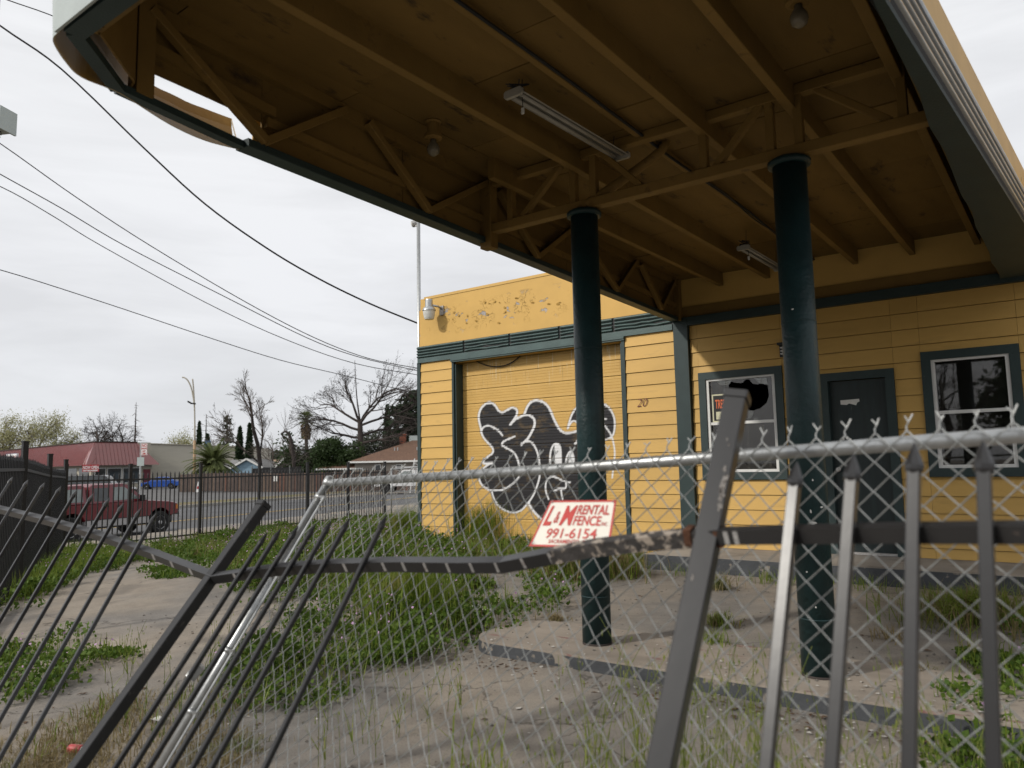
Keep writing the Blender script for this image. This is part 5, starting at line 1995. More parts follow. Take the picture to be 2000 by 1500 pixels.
def car(name, loc, fwd, mat, label, cat, L_=4.5, W=1.76, H=1.45, suv=False, group=None):
    P = Placed(loc, fwd)
    t = thing(name, tuple(loc), label, cat, group)
    h = L_ / 2
    belt = 0.98 if suv else 0.86
    a, b_ = -h * 0.60, h * 0.60
    lo_ = [(-h, 0.40), (-h, belt - 0.06), (-h + 0.12, belt), (h * 0.42, belt), (h * 0.92, belt - 0.14), (h, belt - 0.26), (h, 0.36)]
    lo_ += [(b_ + 0.38, 0.32)] + [(b_ + 0.36 * math.cos(q), 0.32 + 0.36 * math.sin(q)) for q in np.linspace(0.1, math.pi - 0.1, 7)] + [(b_ - 0.38, 0.26), (a + 0.38, 0.26)]
    lo_ += [(a + 0.36 * math.cos(q), 0.32 + 0.36 * math.sin(q)) for q in np.linspace(0.1, math.pi - 0.1, 7)] + [(a - 0.38, 0.32)]
    profile(P, t, 'body', lo_, -W / 2, W / 2, mat, 0.06)
    if suv:
        g = [(-h + 0.06, belt), (-h + 0.22, H - 0.06), (-h + 0.45, H), (h * 0.12, H), (h * 0.22, H - 0.05), (h * 0.48, belt)]
    else:
        g = [(-h * 0.82, belt), (-h * 0.48, H - 0.06), (-h * 0.30, H), (h * 0.05, H), (h * 0.16, H - 0.05), (h * 0.52, belt)]
    tp_ = lambda z: 1.0 - 0.22 * max(0, z - belt) / (H - belt)
    profile(P, t, 'cabin', g, -W / 2 + 0.03, W / 2 - 0.03, mat, 0.06, tp_)
    y0, y1 = g[0][0], g[-1][0]
    m_ = (g[1][0] + g[-2][0]) / 2
    for s in (1, -1):
        for poly in ([(y0 + 0.30, belt + 0.05), (g[1][0] + 0.14, H - 0.10), (m_ - 0.05, H - 0.08), (m_ - 0.05, belt + 0.05)], [(m_ + 0.05, belt + 0.05), (m_ + 0.05, H - 0.08), (g[-2][0] - 0.05, H - 0.10), (y1 - 0.26, belt + 0.05)]):
            q = [P(s * ((W / 2 - 0.03) * tp_(z) + 0.004), y, z) for y, z in poly]
            part(t, 'side_window', MB().slab(q if s < 0 else q[::-1], -0.003), M['autoglass'])
        for y in (a, b_):
            wheel(P, t, s * (W / 2 - 0.1), y, 0.33, 0.21, s)
        part(t, 'headlight', MB().bar(P(s * W * 0.28, h - 0.02, belt - 0.30), P(s * W * 0.46, h - 0.05, belt - 0.30), 0.06, 0.12), M['rim'])
        part(t, 'tail_lamp', MB().bar(P(s * W * 0.30, -h, belt - 0.14), P(s * W * 0.48, -h + 0.02, belt - 0.14), 0.05, 0.12), M['lampred'])
    ws_ = [P(-W * 0.40, y1 - 0.02, belt + 0.06), P(W * 0.40, y1 - 0.02, belt + 0.06), P(W * 0.34, g[-2][0] + 0.04, H - 0.06), P(-W * 0.34, g[-2][0] + 0.04, H - 0.06)]
    part(t, 'windscreen', MB().slab(ws_, 0.012), M['autoglass'])
    return t


LZ = -0.35
def lot(px_, depth):
    p = at(px_, 940, depth)
    return np.array([p[0], p[1], LZ])


bc = lot(314, 86)
car('car', bc, AX_R[:2] * -0.96 + AX_F[:2] * -0.2, M['carblue'], 'bright blue sedan parked in front of the beige wall', 'car', 4.3, 1.76, 1.36)
car('car', lot(196, 56), AX_R[:2] * 0.98 + AX_F[:2] * 0.2, M['carblack'], 'black sport utility car parked outside the market behind the maroon pickup', 'car', 4.7, 1.85, 1.78, suv=True)
wp = lot(800, 58)
Pw = Placed(wp, AX_R[:2] * -1.0 + AX_F[:2] * 0.15)
wt = thing('pickup_truck', tuple(wp), 'white work pickup half hidden behind the left corner of the station', 'pickup')
profile(Pw, wt, 'body', [(-2.7, 0.5), (-2.7, 1.12), (0.8, 1.12), (2.3, 1.02), (2.5, 0.9), (2.5, 0.5)] + [(1.65 + 0.45 * math.cos(q), 0.40 + 0.45 * math.sin(q)) for q in np.linspace(0.25, math.pi - 0.25, 7)] + [(-1.6 + 0.45 * math.cos(q), 0.40 + 0.45 * math.sin(q)) for q in np.linspace(0.25, math.pi - 0.25, 7)], -0.9, 0.9, M['carwhite'], 0.05)
profile(Pw, wt, 'cab', [(-0.7, 1.12), (-0.62, 1.70), (0.25, 1.74), (0.38, 1.70), (1.05, 1.12)], -0.86, 0.86, M['carwhite'], 0.05, cabt)
for s in (1, -1):
    q = [Pw(s * (0.865 * cabt(z)), y, z) for y, z in ((-0.55, 1.18), (-0.5, 1.62), (0.22, 1.64), (0.78, 1.20))]
    part(wt, 'side_window', MB().slab(q if s < 0 else q[::-1], -0.003), M['palewindow'])
    for y in (-1.6, 1.65):
        wheel(Pw, wt, s * 0.8, y, 0.38, 0.24, s)
    for y in (-2.4, -0.85):
        part(wt, 'rack_post', MB().bar(Pw(s * 0.82, y, 1.1), Pw(s * 0.82, y, 1.95), 0.05, 0.05), M['carwhite'])
    part(wt, 'rack_rail', MB().bar(Pw(s * 0.82, -2.6, 1.95), Pw(s * 0.82, 0.9, 1.95), 0.05, 0.05), M['carwhite'])
part(wt, 'front_bumper', MB().bar(Pw(-0.85, 2.55, 0.62), Pw(0.85, 2.55, 0.62), 0.12, 0.16), M['rim'])
lad = thing('ladder', tuple(lot(812, 56)), 'white and yellow ladder standing by the white pickup', 'ladder')
l0, l1 = lot(806, 56.5), lot(806, 56.5) + np.array([0.4, 0.1, 2.55])
for s, mt in ((-0.2, 'carwhite'), (0.2, 'lineyellow')):
    part(lad, 'stile', MB().bar(l0 + AX_R * s, l1 + AX_R * s, 0.07, 0.04), M[mt])
for k in range(7):
    q = l0 + (l1 - l0) * (k + 0.7) / 8
    part(lad, 'rung', MB().bar(q - AX_R * 0.2, q + AX_R * 0.2, 0.03, 0.03), M['carwhite'])

# ------------------------------------------------------------------ buildings across the street
def up_from(px_, py_, base_depth):
    return at(px_, py_, base_depth)[2]


M['roofred'] = pm('painted_red_metal_roof', (0.22, 0.050, 0.045), 0.28, 0.10, 1.5, spec=0.8, coat=0.7)
M['beigewall'] = pm('beige_block_wall', (0.47, 0.44, 0.37), 0.85, 0.05, 0.6, 0.1, 6, st=(1, 1, 5))
M['cream'] = pm('cream_stucco', (0.42, 0.385, 0.31), 0.8, 0.06, 1.5)
M['storeglass'] = pm('shop_window_glass', (0.035, 0.036, 0.036), 0.08, 0.5, 1.2, spec=0.6)
K = at(166, 950, 86)[:2]
fR = AX_R[:2] / np.linalg.norm(AX_R[:2])
fF = AX_F[:2] / np.linalg.norm(AX_F[:2])
dl = -0.735 * fR + 0.68 * fF                   # along the street front, away to the left
dr_ = 0.62 * fR + 0.78 * fF                    # along the side facing the camera
mk_ = thing('market', (K[0], K[1], LZ), 'low corner market with a red ribbed mansard roof and shop windows', 'building')


def mp(a, b_, z):
    q = K + dl * a + dr_ * b_
    return np.array([q[0], q[1], z])


ez, tz = up_from(166, 909, 86), up_from(166, 863, 88)
LL, LR = 46.0, 7.4
body_ = MB()
for i_, q0, q1 in ((0.9, LZ, ez), (1.5, ez, tz)):
    body_.add([mp(i_, i_, q0), mp(LL, i_, q0), mp(LL, LR + 0.6, q0), mp(i_, LR + 0.6, q0), mp(i_, i_, q1), mp(LL, i_, q1), mp(LL, LR + 0.6, q1), mp(i_, LR + 0.6, q1)], [(0, 3, 2, 1), (4, 5, 6, 7), (0, 1, 5, 4), (1, 2, 6, 5), (2, 3, 7, 6), (3, 0, 4, 7)])
part(mk_, 'wall', body_, M['cream'])
ins = 1.3
rf = part(mk_, 'roof', MB().quad(mp(0, 0, ez), mp(LL, 0, ez), mp(LL, ins, tz), mp(ins, ins, tz)), M['roofred'])
part(mk_, 'roof', MB().quad(mp(0, LR + 1.2, ez), mp(0, 0, ez), mp(ins, ins, tz), mp(ins, LR - 1.2, tz)), M['roofred'])
part(mk_, 'soffit', MB().add([mp(0, 0, ez - 0.02), mp(LL, 0, ez - 0.02), mp(LL, 1, ez - 0.02), mp(1, 1, ez - 0.02), mp(0, LR + 1.2, ez - 0.02), mp(1, LR + 1.2, ez - 0.02)], [(0, 1, 2, 3), (0, 3, 5, 4)]), M['cream'])
part(mk_, 'roof_cap', MB().bar(mp(ins, ins, tz + 0.03), mp(LL, ins, tz + 0.03), 0.3, 0.12), M['bark'])
part(mk_, 'roof_cap', MB().bar(mp(ins, ins, tz + 0.03), mp(ins, LR - 1.2, tz + 0.03), 0.3, 0.12), M['bark'])
rb = MB()
for k in range(1, int(LL / 0.42)):
    a = k * 0.42
    rb.bar(mp(a, -0.02, ez + 0.03), mp(max(a, ins), ins if a >= ins else ins * a / ins, tz + 0.03 if a >= ins else ez + (tz - ez) * a / ins), 0.05, 0.06)
for k in range(1, int(LR / 0.42)):
    b_ = k * 0.42
    rb.bar(mp(-0.02, b_, ez + 0.03), mp(ins if b_ >= ins else b_, max(b_, ins) if b_ < LR - 1.2 else LR - 1.2, tz + 0.03 if b_ >= ins else ez + (tz - ez) * b_ / ins), 0.05, 0.06)
part(mk_, 'roof_rib', rb, M['roofred'], kind='stuff')
for (b0, b1) in ((1.3, 2.5), (2.7, 4.3), (4.5, 6.6)):
    w_ = part(mk_, 'window', MB().slab([mp(0.87, b0, LZ + 0.7), mp(0.87, b1, LZ + 0.7), mp(0.87, b1, ez - 0.35), mp(0.87, b0, ez - 0.35)], 0.03), M['storeglass'])
    for z in (LZ + 0.7, ez - 0.35):
        part(w_, 'frame', MB().bar(mp(0.83, b0, z), mp(0.83, b1, z), 0.06, 0.08), M['white'])
    for b_ in (b0, b1):
        part(w_, 'frame', MB().bar(mp(0.83, b_, LZ + 0.7), mp(0.83, b_, ez - 0.35), 0.06, 0.06, up=(0, 1, 0)), M['white'])
part(mk_, 'door', MB().slab([mp(0.85, 6.9, LZ), mp(0.85, 7.8, LZ), mp(0.85, 7.8, LZ + 2.3), mp(0.85, 6.9, LZ + 2.3)], 0.04), M['carred'])
for k in range(9):
    a = 1.5 + k * 4.2
    part(mk_, 'window', MB().slab([mp(a, 0.87, LZ + 0.5), mp(a + 3.4, 0.87, LZ + 0.5), mp(a + 3.4, 0.87, ez - 0.3), mp(a, 0.87, ez - 0.3)], 0.03), M['storeglass'])
# hanging banner and the roof sign, each facing the street
red = pm('banner_red', (0.36, 0.03, 0.035), 0.6, 0.05, 5)
whitep = pm('white_print', (0.75, 0.75, 0.74), 0.6, 0.03, 5)


def face_sign(name, c, xd, w, h, mat, label, cat, rows, thick=0.05, border=None):
    xd = np.array([xd[0], xd[1], 0.0])
    xd /= np.linalg.norm(xd)
    nr = np.cross(xd, (0, 0, 1.0))
    t = thing(name, tuple(c - np.array([0, 0, h / 2])), label, cat)
    q = [c + xd * a * w / 2 + np.array([0, 0, b_ * h / 2]) for a, b_ in ((-1, -1), (1, -1), (1, 1), (-1, 1))]
    part(t, 'board', MB().slab(q, -thick), mat)
    if border:
        f_ = 0.045 * h
        for (x0_, y0_, x1_, y1_) in ((-1, -1, 1, -0.93), (-1, 0.93, 1, 1), (-1, -0.93, -1 + 0.14 * h / w, 0.93), (1 - 0.14 * h / w, -0.93, 1, 0.93)):
            part(t, 'border', MB().quad(*[c + xd * a * w / 2 + np.array([0, 0, b_ * h / 2]) + nr * 0.004 for a, b_ in ((x0_, y0_), (x1_, y0_), (x1_, y1_), (x0_, y1_))]), border)
    for s, yy, hh, ww, mt in rows:
        text(t, 'lettering', s, c + xd * (-ww * w / 2) + np.array([0, 0, yy * h]) + nr * 0.006, xd, (0, 0, 1), hh * h, mt, width=ww * w, bold=0.01)
    return t


bn = at(177, 914.5, 85.0)
face_sign('banner', bn, dr_ * 0.3 + fR, 1.72, 0.78, red, 'red banner with white lettering hung under the market eave', 'banner', [('NOW OPEN', -0.10, 0.62, 0.94, whitep), ('NEW MANAGEMENT', -0.42, 0.28, 0.90, whitep)])
ms = at(22, 894.5, 100)
face_sign('shop_sign', ms, -dl, 4.9, 1.15, whitep, 'white shop sign with red lettering and blue ends on the red mansard roof', 'sign', [('NEW ARCADE MARKET', -0.24, 0.66, 0.92, red)], 0.2, border=pm('sign_blue', (0.03, 0.05, 0.2), 0.5))

# long beige block beyond the market
bL, bR = at(246, 950, 96), at(463, 950, 101)
zl, zr = up_from(246, 865, 96), up_from(463, 872.5, 101)
bk_ = fF * 14
bb = thing('long_building', ((bL[0] + bR[0]) / 2, (bL[1] + bR[1]) / 2, LZ), 'long windowless beige block beside the market', 'building')
v = [(bL[0], bL[1], LZ - 0.6), (bR[0], bR[1], LZ - 0.6), (bR[0] + bk_[0], bR[1] + bk_[1], LZ - 0.6), (bL[0] + bk_[0], bL[1] + bk_[1], LZ - 0.6),
     (bL[0], bL[1], zl), (bR[0], bR[1], zr), (bR[0] + bk_[0], bR[1] + bk_[1], zr), (bL[0] + bk_[0], bL[1] + bk_[1], zl)]
part(bb, 'wall', MB().add(v, [(0, 3, 2, 1), (4, 5, 6, 7), (0, 1, 5, 4), (1, 2, 6, 5), (2, 3, 7, 6), (3, 0, 4, 7)]), M['beigewall'])
part(bb, 'parapet_cap', MB().bar((bL[0], bL[1], zl + 0.04), (bR[0], bR[1], zr + 0.04), 0.35, 0.10), M['cream'])
for px_ in (401, 405, 409):
    q = at(px_, 862, 99)
    part(bb, 'vent_hoop', MB().tube([(q[0], q[1], zr - 0.1), (q[0], q[1], zr + 0.7), (q[0] + 0.1, q[1], zr + 0.85), (q[0] + 0.25, q[1], zr + 0.7), (q[0] + 0.25, q[1], zr - 0.1)], 0.05, 6), pm('blue_pipe_paint', (0.10, 0.22, 0.36), 0.5) if 'blue_pipe_paint' not in bpy.data.materials else bpy.data.materials['blue_pipe_paint'])


def shingle(name, c1, c2):
    m, N, L, b = nmat(name)
    p = position(N)
    br = N.new('ShaderNodeTexBrick')
    br.inputs['Scale'].default_value = 1.0
    br.inputs['Color1'].default_value = (*c1, 1)
    br.inputs['Color2'].default_value = (*c2, 1)
    br.inputs['Mortar'].default_value = (*[v * 0.6 for v in c1], 1)
    br.inputs['Mortar Size'].default_value = 0.02
    br.inputs['Brick Width'].default_value = 0.45
    br.inputs['Row Height'].default_value = 0.22
    L.new(p, br.inputs['Vector'])
    c = mixc(N, L, ramp(N, L, noise(N, L, p, 3.2, 4.0), 0.35, 0.65, 0.1, 0.75), br.outputs['Color'], tuple((a + b_) / 2 for a, b_ in zip(c1, c2)))
    L.new(c, b.inputs['Base Color'])
    b.inputs['Roughness'].default_value = 0.9
    return m


M['shingle'] = shingle('brown_shingles', (0.105, 0.058, 0.038), (0.165, 0.092, 0.058))
M['greyshingle'] = shingle('grey_shingles', (0.17, 0.17, 0.165), (0.22, 0.215, 0.21))
M['tanshingle'] = shingle('tan_shingles', (0.26, 0.18, 0.12), (0.32, 0.23, 0.155))
M['greystucco'] = pm('grey_tan_stucco', (0.30, 0.27, 0.235), 0.85, 0.05, 2)
M['bluewall'] = pm('pale_blue_boards', (0.22, 0.33, 0.42), 0.7, 0.06, 2)
M['brick'] = pm('chimney_brick', (0.22, 0.075, 0.045), 0.85, 0.2, 6)

# brown-roofed bungalow behind the plank fence
HD = 72.0
hs = thing('house', tuple(np.append(at(760, 940, HD + 4)[:2], LZ)), 'grey stucco bungalow with a brown hip roof behind the plank fence', 'house')
hr = fR


def hp(x, d, z):
    """metres to the right of the image centre line, depth"""
    q = fR * x + fF * d
    return np.array([q[0], q[1], z])


def xr(px_, d):
    p = at(px_, 920, d)[:2]
    return float(p @ fR)


def dd(px_, d):
    return float(at(px_, 920, d)[:2] @ fF)


x0, x1 = xr(690, HD), xr(690, HD) + 15
d0 = dd(740, HD)
ze, zrg = up_from(720, 901, HD), up_from(790, 860, HD + 4)
v = [hp(x, d, z) for z in (LZ - 0.3, ze) for x, d in ((x0, d0), (x1, d0), (x1, d0 + 9), (x0, d0 + 9))]
BOXF = [(0, 3, 2, 1), (4, 5, 6, 7), (0, 1, 5, 4), (1, 2, 6, 5), (2, 3, 7, 6), (3, 0, 4, 7)]
part(hs, 'wall', MB().add(v, BOXF), M['greystucco'])
o = 0.5
e_ = [hp(x0 - o, d0 - o, ze), hp(x1 + o, d0 - o, ze), hp(x1 + o, d0 + 9 + o, ze), hp(x0 - o, d0 + 9 + o, ze)]
r0, r1 = hp(x0 + 4.9, d0 + 4.5, zrg), hp(x1 - 4.5, d0 + 4.5, zrg)
hroof = part(hs, 'roof', MB().add([*e_, r0, r1], [(0, 1, 5, 4), (1, 2, 5), (2, 3, 4, 5), (3, 0, 4), (0, 3, 2, 1)]), M['shingle'])
part(hs, 'fascia_board', MB().bar(e_[0] + np.array([0, 0, -0.06]), e_[1] + np.array([0, 0, -0.06]), 0.06, 0.16), M['white'])
part(hs, 'fascia_board', MB().bar(e_[3] + np.array([0, 0, -0.06]), e_[0] + np.array([0, 0, -0.06]), 0.06, 0.16), M['white'])
for px_ in (735, 776, 818):
    xx = xr(px_, HD)
    zt, zb2 = up_from(px_, 907, HD), up_from(px_, 920, HD)
    w_ = part(hs, 'window', MB().add([hp(x, d, z) for z in (zb2, zt) for x, d in ((xx - 0.30, d0 - 0.06), (xx + 0.30, d0 - 0.06), (xx + 0.30, d0), (xx - 0.30, d0))], BOXF), M['white'])
    part(w_, 'pane', MB().add([hp(x, d, z) for z in (zb2 + 0.08, zt - 0.08) for x, d in ((xx - 0.22, d0 - 0.075), (xx + 0.22, d0 - 0.075), (xx + 0.22, d0 - 0.06), (xx - 0.22, d0 - 0.06))], BOXF), M['autoglass'])
cx2 = xr(783, HD + 5)
cd = d0 + 5.2
part(hroof, 'chimney', MB().add([hp(x, d, z) for z in (ze + 0.5, up_from(783, 849, HD + 5)) for x, d in ((cx2 - 0.32, cd), (cx2 + 0.32, cd), (cx2 + 0.32, cd + 0.6), (cx2 - 0.32, cd + 0.6))], BOXF), M['brick'])
part(hroof, 'chimney_cap', MB().add([hp(x, d, z) for z in (up_from(783, 849, HD + 5), up_from(783, 847, HD + 5)) for x, d in ((cx2 - 0.4, cd - 0.06), (cx2 + 0.4, cd - 0.06), (cx2 + 0.4, cd + 0.66), (cx2 - 0.4, cd + 0.66))], BOXF), M['brick'])
ax2 = xr(808, HD + 6)
part(hroof, 'cooler_unit', MB().add([hp(x, d, z) for z in (zrg - 0.5, up_from(808, 851, HD + 6)) for x, d in ((ax2 - 0.5, cd), (ax2 + 0.7, cd), (ax2 + 0.7, cd + 1), (ax2 - 0.5, cd + 1))], BOXF), M['palegrey'])
for px_, py_ in ((768, 888), (774, 884), (812, 872)):
    q = hp(xr(px_, HD + 2), d0 + 2.0, 0)
    zz = ze + (zrg - ze) * (2.0 + o) / 5.0
    part(hroof, 'roof_vent', MB().tube([(q[0], q[1], zz - 0.1), (q[0], q[1], zz + 0.28)], 0.06, 8), M['galv'])
# lower wing on the left
wx0, wx1 = xr(622, HD), x0 + 0.8
wz = up_from(640, 915, HD)
part(hs, 'wall', MB().add([hp(x, d, z) for z in (LZ - 0.3, wz) for x, d in ((wx0, d0 + 0.5), (wx1, d0 + 0.5), (wx1, d0 + 6), (wx0, d0 + 6))], BOXF), M['greystucco'])
part(hs, 'wing_roof', MB().add([hp(wx0 - 0.4, d0, wz), hp(wx1, d0, wz), hp(wx1, d0 + 6.5, wz), hp(wx0 - 0.4, d0 + 6.5, wz), hp(wx0 + 2.6, d0 + 3, wz + 1.15), hp(wx1, d0 + 3, wz + 1.15)], [(0, 1, 5, 4), (3, 0, 4), (2, 3, 4, 5), (0, 3, 2, 1), (1, 2, 5)]), M['shingle'])
part(hs, 'fascia_board', MB().bar(hp(wx0 - 0.4, d0, wz - 0.07), hp(wx1, d0, wz - 0.07), 0.06, 0.15), M['white'])


def gable(name, pxl, pxr, ye, yr_, depth, wall, roof, label, ridge_lr=True, tall=True, door=None):
    xl, xr_ = xr(pxl, depth), xr(pxr, depth)
    d = dd((pxl + pxr) / 2, depth)
    ze_, zr_ = up_from((pxl + pxr) / 2, ye, depth), up_from((pxl + pxr) / 2, yr_, depth)
    W_ = xr_ - xl
    t = thing(name, tuple(np.append(hp((xl + xr_) / 2, d, 0)[:2], LZ)), label, 'house')
    D_ = 8.0
    part(t, 'wall', MB().add([hp(x, q, z) for z in (LZ - 0.5, ze_) for x, q in ((xl, d), (xr_, d), (xr_, d + D_), (xl, d + D_))], BOXF), wall)
    if ridge_lr:
        part(t, 'roof', MB().add([hp(xl - 0.3, d - 0.4, ze_ - 0.1), hp(xr_ + 0.3, d - 0.4, ze_ - 0.1), hp(xr_ + 0.3, d + D_ / 2, zr_), hp(xl - 0.3, d + D_ / 2, zr_), hp(xl - 0.3, d + D_ + 0.4, ze_ - 0.1), hp(xr_ + 0.3, d + D_ + 0.4, ze_ - 0.1)], [(0, 1, 2, 3), (3, 2, 5, 4), (0, 3, 4), (1, 5, 2)]), roof)
    else:
        xm = (xl + xr_) / 2
        part(t, 'roof', MB().add([hp(xl - 0.4, d - 0.3, ze_ - 0.1), hp(xm, d - 0.3, zr_), hp(xr_ + 0.4, d - 0.3, ze_ - 0.1), hp(xl - 0.4, d + D_, ze_ - 0.1), hp(xm, d + D_, zr_), hp(xr_ + 0.4, d + D_, ze_ - 0.1)], [(0, 1, 4, 3), (1, 2, 5, 4)]), roof)
        part(t, 'gable_wall', MB().quad(hp(xl, d - 0.02, ze_ - 0.05), hp(xr_, d - 0.02, ze_ - 0.05), hp(xm, d - 0.02, zr_ - 0.12)), wall)
        for a in (xl - 0.4, xr_ + 0.4):
            part(t, 'barge_board', MB().bar(hp(a, d - 0.32, ze_ - 0.12), hp(xm, d - 0.32, zr_ - 0.02), 0.06, 0.2, up=(0, 0, 1)), M['white'])
    return t


gable('house', 455, 505, 912, 896, 84, M['bluewall'], M['greyshingle'], 'pale blue house with a grey roof behind the bushy palm', ridge_lr=False)
gable('house', 430, 482, 913, 897, 88, M['bluewall'], M['greyshingle'], 'grey-roofed house end showing left of the blue gable', ridge_lr=True)
gable('house', 514, 552, 912, 897, 92, M['cream'], M['tanshingle'], 'house with a tan shingle roof behind the tall bare tree')
gable('house', 538, 606, 914, 876, 88, M['greystucco'], M['greyshingle'], 'house with a steep grey roof left of the large green shrub', ridge_lr=False)

# plank fence along the back of the lot, plank by plank
w0, w1 = at(352, 940, 71)[:2], at(826, 940, 60)[:2]
pfn = thing('plank_fence', ((w0[0] + w1[0]) / 2, (w0[1] + w1[1]) / 2, LZ), 'weathered brown plank fence along the back of the parking lot', 'fence')
planks = [pm('weathered_plank_%s' % n, c, 0.9, 0.25, 3) for n, c in (('dark', (0.060, 0.045, 0.040)), ('mid', (0.085, 0.062, 0.052)), ('pale', (0.115, 0.082, 0.062)), ('red', (0.125, 0.060, 0.042)))]
Lf = np.linalg.norm(w1 - w0)
npk = min(290, int(Lf / 0.150))
ang = math.atan2(w1[1] - w0[1], w1[0] - w0[0])
pmesh = []
for k, pmt in enumerate(planks):
    mb = MB().box((-0.070, -0.012, 0.02), (0.070, 0.012, 1.66))
    pmesh.append(mesh_of('plank', mb.v, mb.f, pmt))
og = ROOT[pfn.name]
for k in range(npk):
    q = w0 + (w1 - w0) * k / npk
    inst(pfn, 'plank', random.choices(pmesh, (5, 5, 2, 1))[0], (q[0] - og[0], q[1] - og[1], random.uniform(-0.05, 0.03) + 0.06 * math.sin(k * 0.05)), (0, random.uniform(-0.012, 0.012), ang))
for h in (0.4, 1.3):
    part(pfn, 'rail', MB().bar((w0[0] + 0.03, w0[1] + 0.05, LZ + h), (w1[0] + 0.03, w1[1] + 0.05, LZ + h), 0.04, 0.09), planks[0])
q = at(538, 934, 66)
part(pfn, 'notice', MB().slab([q - AX_R * 0.16 + np.array([0, 0, -0.26]), q + AX_R * 0.16 + np.array([0, 0, -0.26]), q + AX_R * 0.16 + np.array([0, 0, 0.26]), q - AX_R * 0.16 + np.array([0, 0, 0.26])], 0.01), M['paper'])
# dark netting above it
n0, n1 = at(492, 940, 74)[:2], at(604, 940, 74)[:2]
nf = thing('netting_fence', (n0[0], n0[1], LZ), 'low black netting fence showing above the plank fence', 'fence')
part(nf, 'netting', MB().slab([(n0[0], n0[1], LZ), (n1[0], n1[1], LZ), (n1[0], n1[1], up_from(600, 911, 74)), (n0[0], n0[1], up_from(492, 915, 74))], 0.02), M['black'])
for f_ in (0, 0.33, 0.66, 1):
    q = n0 + (n1 - n0) * f_
    part(nf, 'post', MB().bar((q[0], q[1], LZ), (q[0], q[1], up_from(550, 909, 74)), 0.08, 0.08, up=(0, 1, 0)), M['galv'])

# street lamp with two curved arms
sb = lot(380, 78)
sl_ = thing('street_lamp', tuple(sb), 'tall tan street lamp with two slender curved arms', 'street lamp')
tan = pm('tan_pole_paint', (0.36, 0.24, 0.14), 0.7, 0.15, 1.5)
part(sl_, 'pole', MB().tube([tuple(sb), tuple(at(380, 860, 78))], [0.17, 0.13], 12), tan, sm=True)
part(sl_, 'arm', MB().tube([tuple(p) for p in shape([at(380, 862, 78), at(380, 800, 78), at(375, 763, 78), at(368, 745, 78), at(361, 738, 78), at(356, 737, 78)], 4)], 0.07, 8), M['cream'], sm=True)
part(sl_, 'arm', MB().tube([tuple(p) for p in shape([at(381, 862, 78), at(380, 800, 78), at(378, 760, 78), at(376, 740, 78)], 4)], 0.07, 8), M['cream'], sm=True)
part(sl_, 'lamp_head', MB().bar(at(367, 784, 78), at(374, 788, 78), 0.25, 0.16, c=0.03), M['black'])
part(sl_, 'collar', MB().bar(at(374, 788, 78), at(382, 788.5, 78), 0.16, 0.14), M['black'])
# no-parking sign on its post
nb = at(273, 945, 30)
np_ = thing('parking_sign', (nb[0], nb[1], -0.3), 'no-parking sign on a thin steel post behind the maroon pickup', 'sign')
part(np_, 'post', MB().bar((nb[0], nb[1], -0.4), (nb[0], nb[1], at(273, 864, 30)[2]), 0.05, 0.05, up=(0, 1, 0)), M['galv'])
c = at(281.5, 877.5, 29.9)
xd = AX_R * np.array([1, 1, 0])
xd = xd / np.linalg.norm(xd)
nv = np.cross(xd, (0, 0, 1.0))
part(np_, 'plate', MB().slab([c + xd * a * 0.125 + np.array([0, 0, b_ * 0.235]) for a, b_ in ((-1, -1), (1, -1), (1, 1), (-1, 1))], -0.004), whitep)
redp = bpy.data.materials['red_sign_print']
for s, zz, h, w in (('NO', 0.085, 0.17, 0.17), ('PARKING', 0.0, 0.085, 0.22), ('ANY', -0.105, 0.10, 0.13), ('TIME', -0.205, 0.10, 0.15)):
    text(np_, 'lettering', s, c - xd * w / 2 + np.array([0, 0, zz]) + nv * 0.003, xd, (0, 0, 1), h, redp, width=w, bold=0.003)
for a, b_, w, h in ((0, -0.222, 0.22, 0.010), (0, 0.222, 0.22, 0.010), (-0.113, 0, 0.010, 0.44), (0.113, 0, 0.010, 0.44)):
    q = c + xd * a + np.array([0, 0, b_]) + nv * 0.002
    part(np_, 'border', MB().quad(*[q + xd * i * w / 2 + np.array([0, 0, j * h / 2]) for i, j in ((-1, -1), (1, -1), (1, 1), (-1, 1))]), redp)
c = at(274.5, 901.5, 29.9)
part(np_, 'back_plate', MB().slab([c + xd * a * 0.14 + np.array([0, 0, b_ * 0.17]) for a, b_ in ((-1, -1), (1, -1), (1, 1), (-1, 1))], -0.004), M['palegrey'])
# leaning white sandwich board at the fence end
q = lot(394, 70)
sbd = thing('sandwich_board', tuple(q), 'white and red sandwich board leaning at the left end of the plank fence', 'sign')
part(sbd, 'panel', MB().slab([q + AX_R * -0.5, q + AX_R * 0.45, q + AX_R * 0.6 + np.array([0, 0, 1.05]), q + AX_R * -0.35 + np.array([0, 0, 0.95])], 0.04), whitep)
part(sbd, 'stripe', MB().slab([q + AX_R * -0.42 + np.array([0, 0, .3]) - AX_F * 0.05, q + AX_R * 0.5 + np.array([0, 0, .3]) - AX_F * 0.05, q + AX_R * 0.53 + np.array([0, 0, 0.55]) - AX_F * 0.05, q + AX_R * -0.38 + np.array([0, 0, 0.55]) - AX_F * 0.05], 0.01), red)

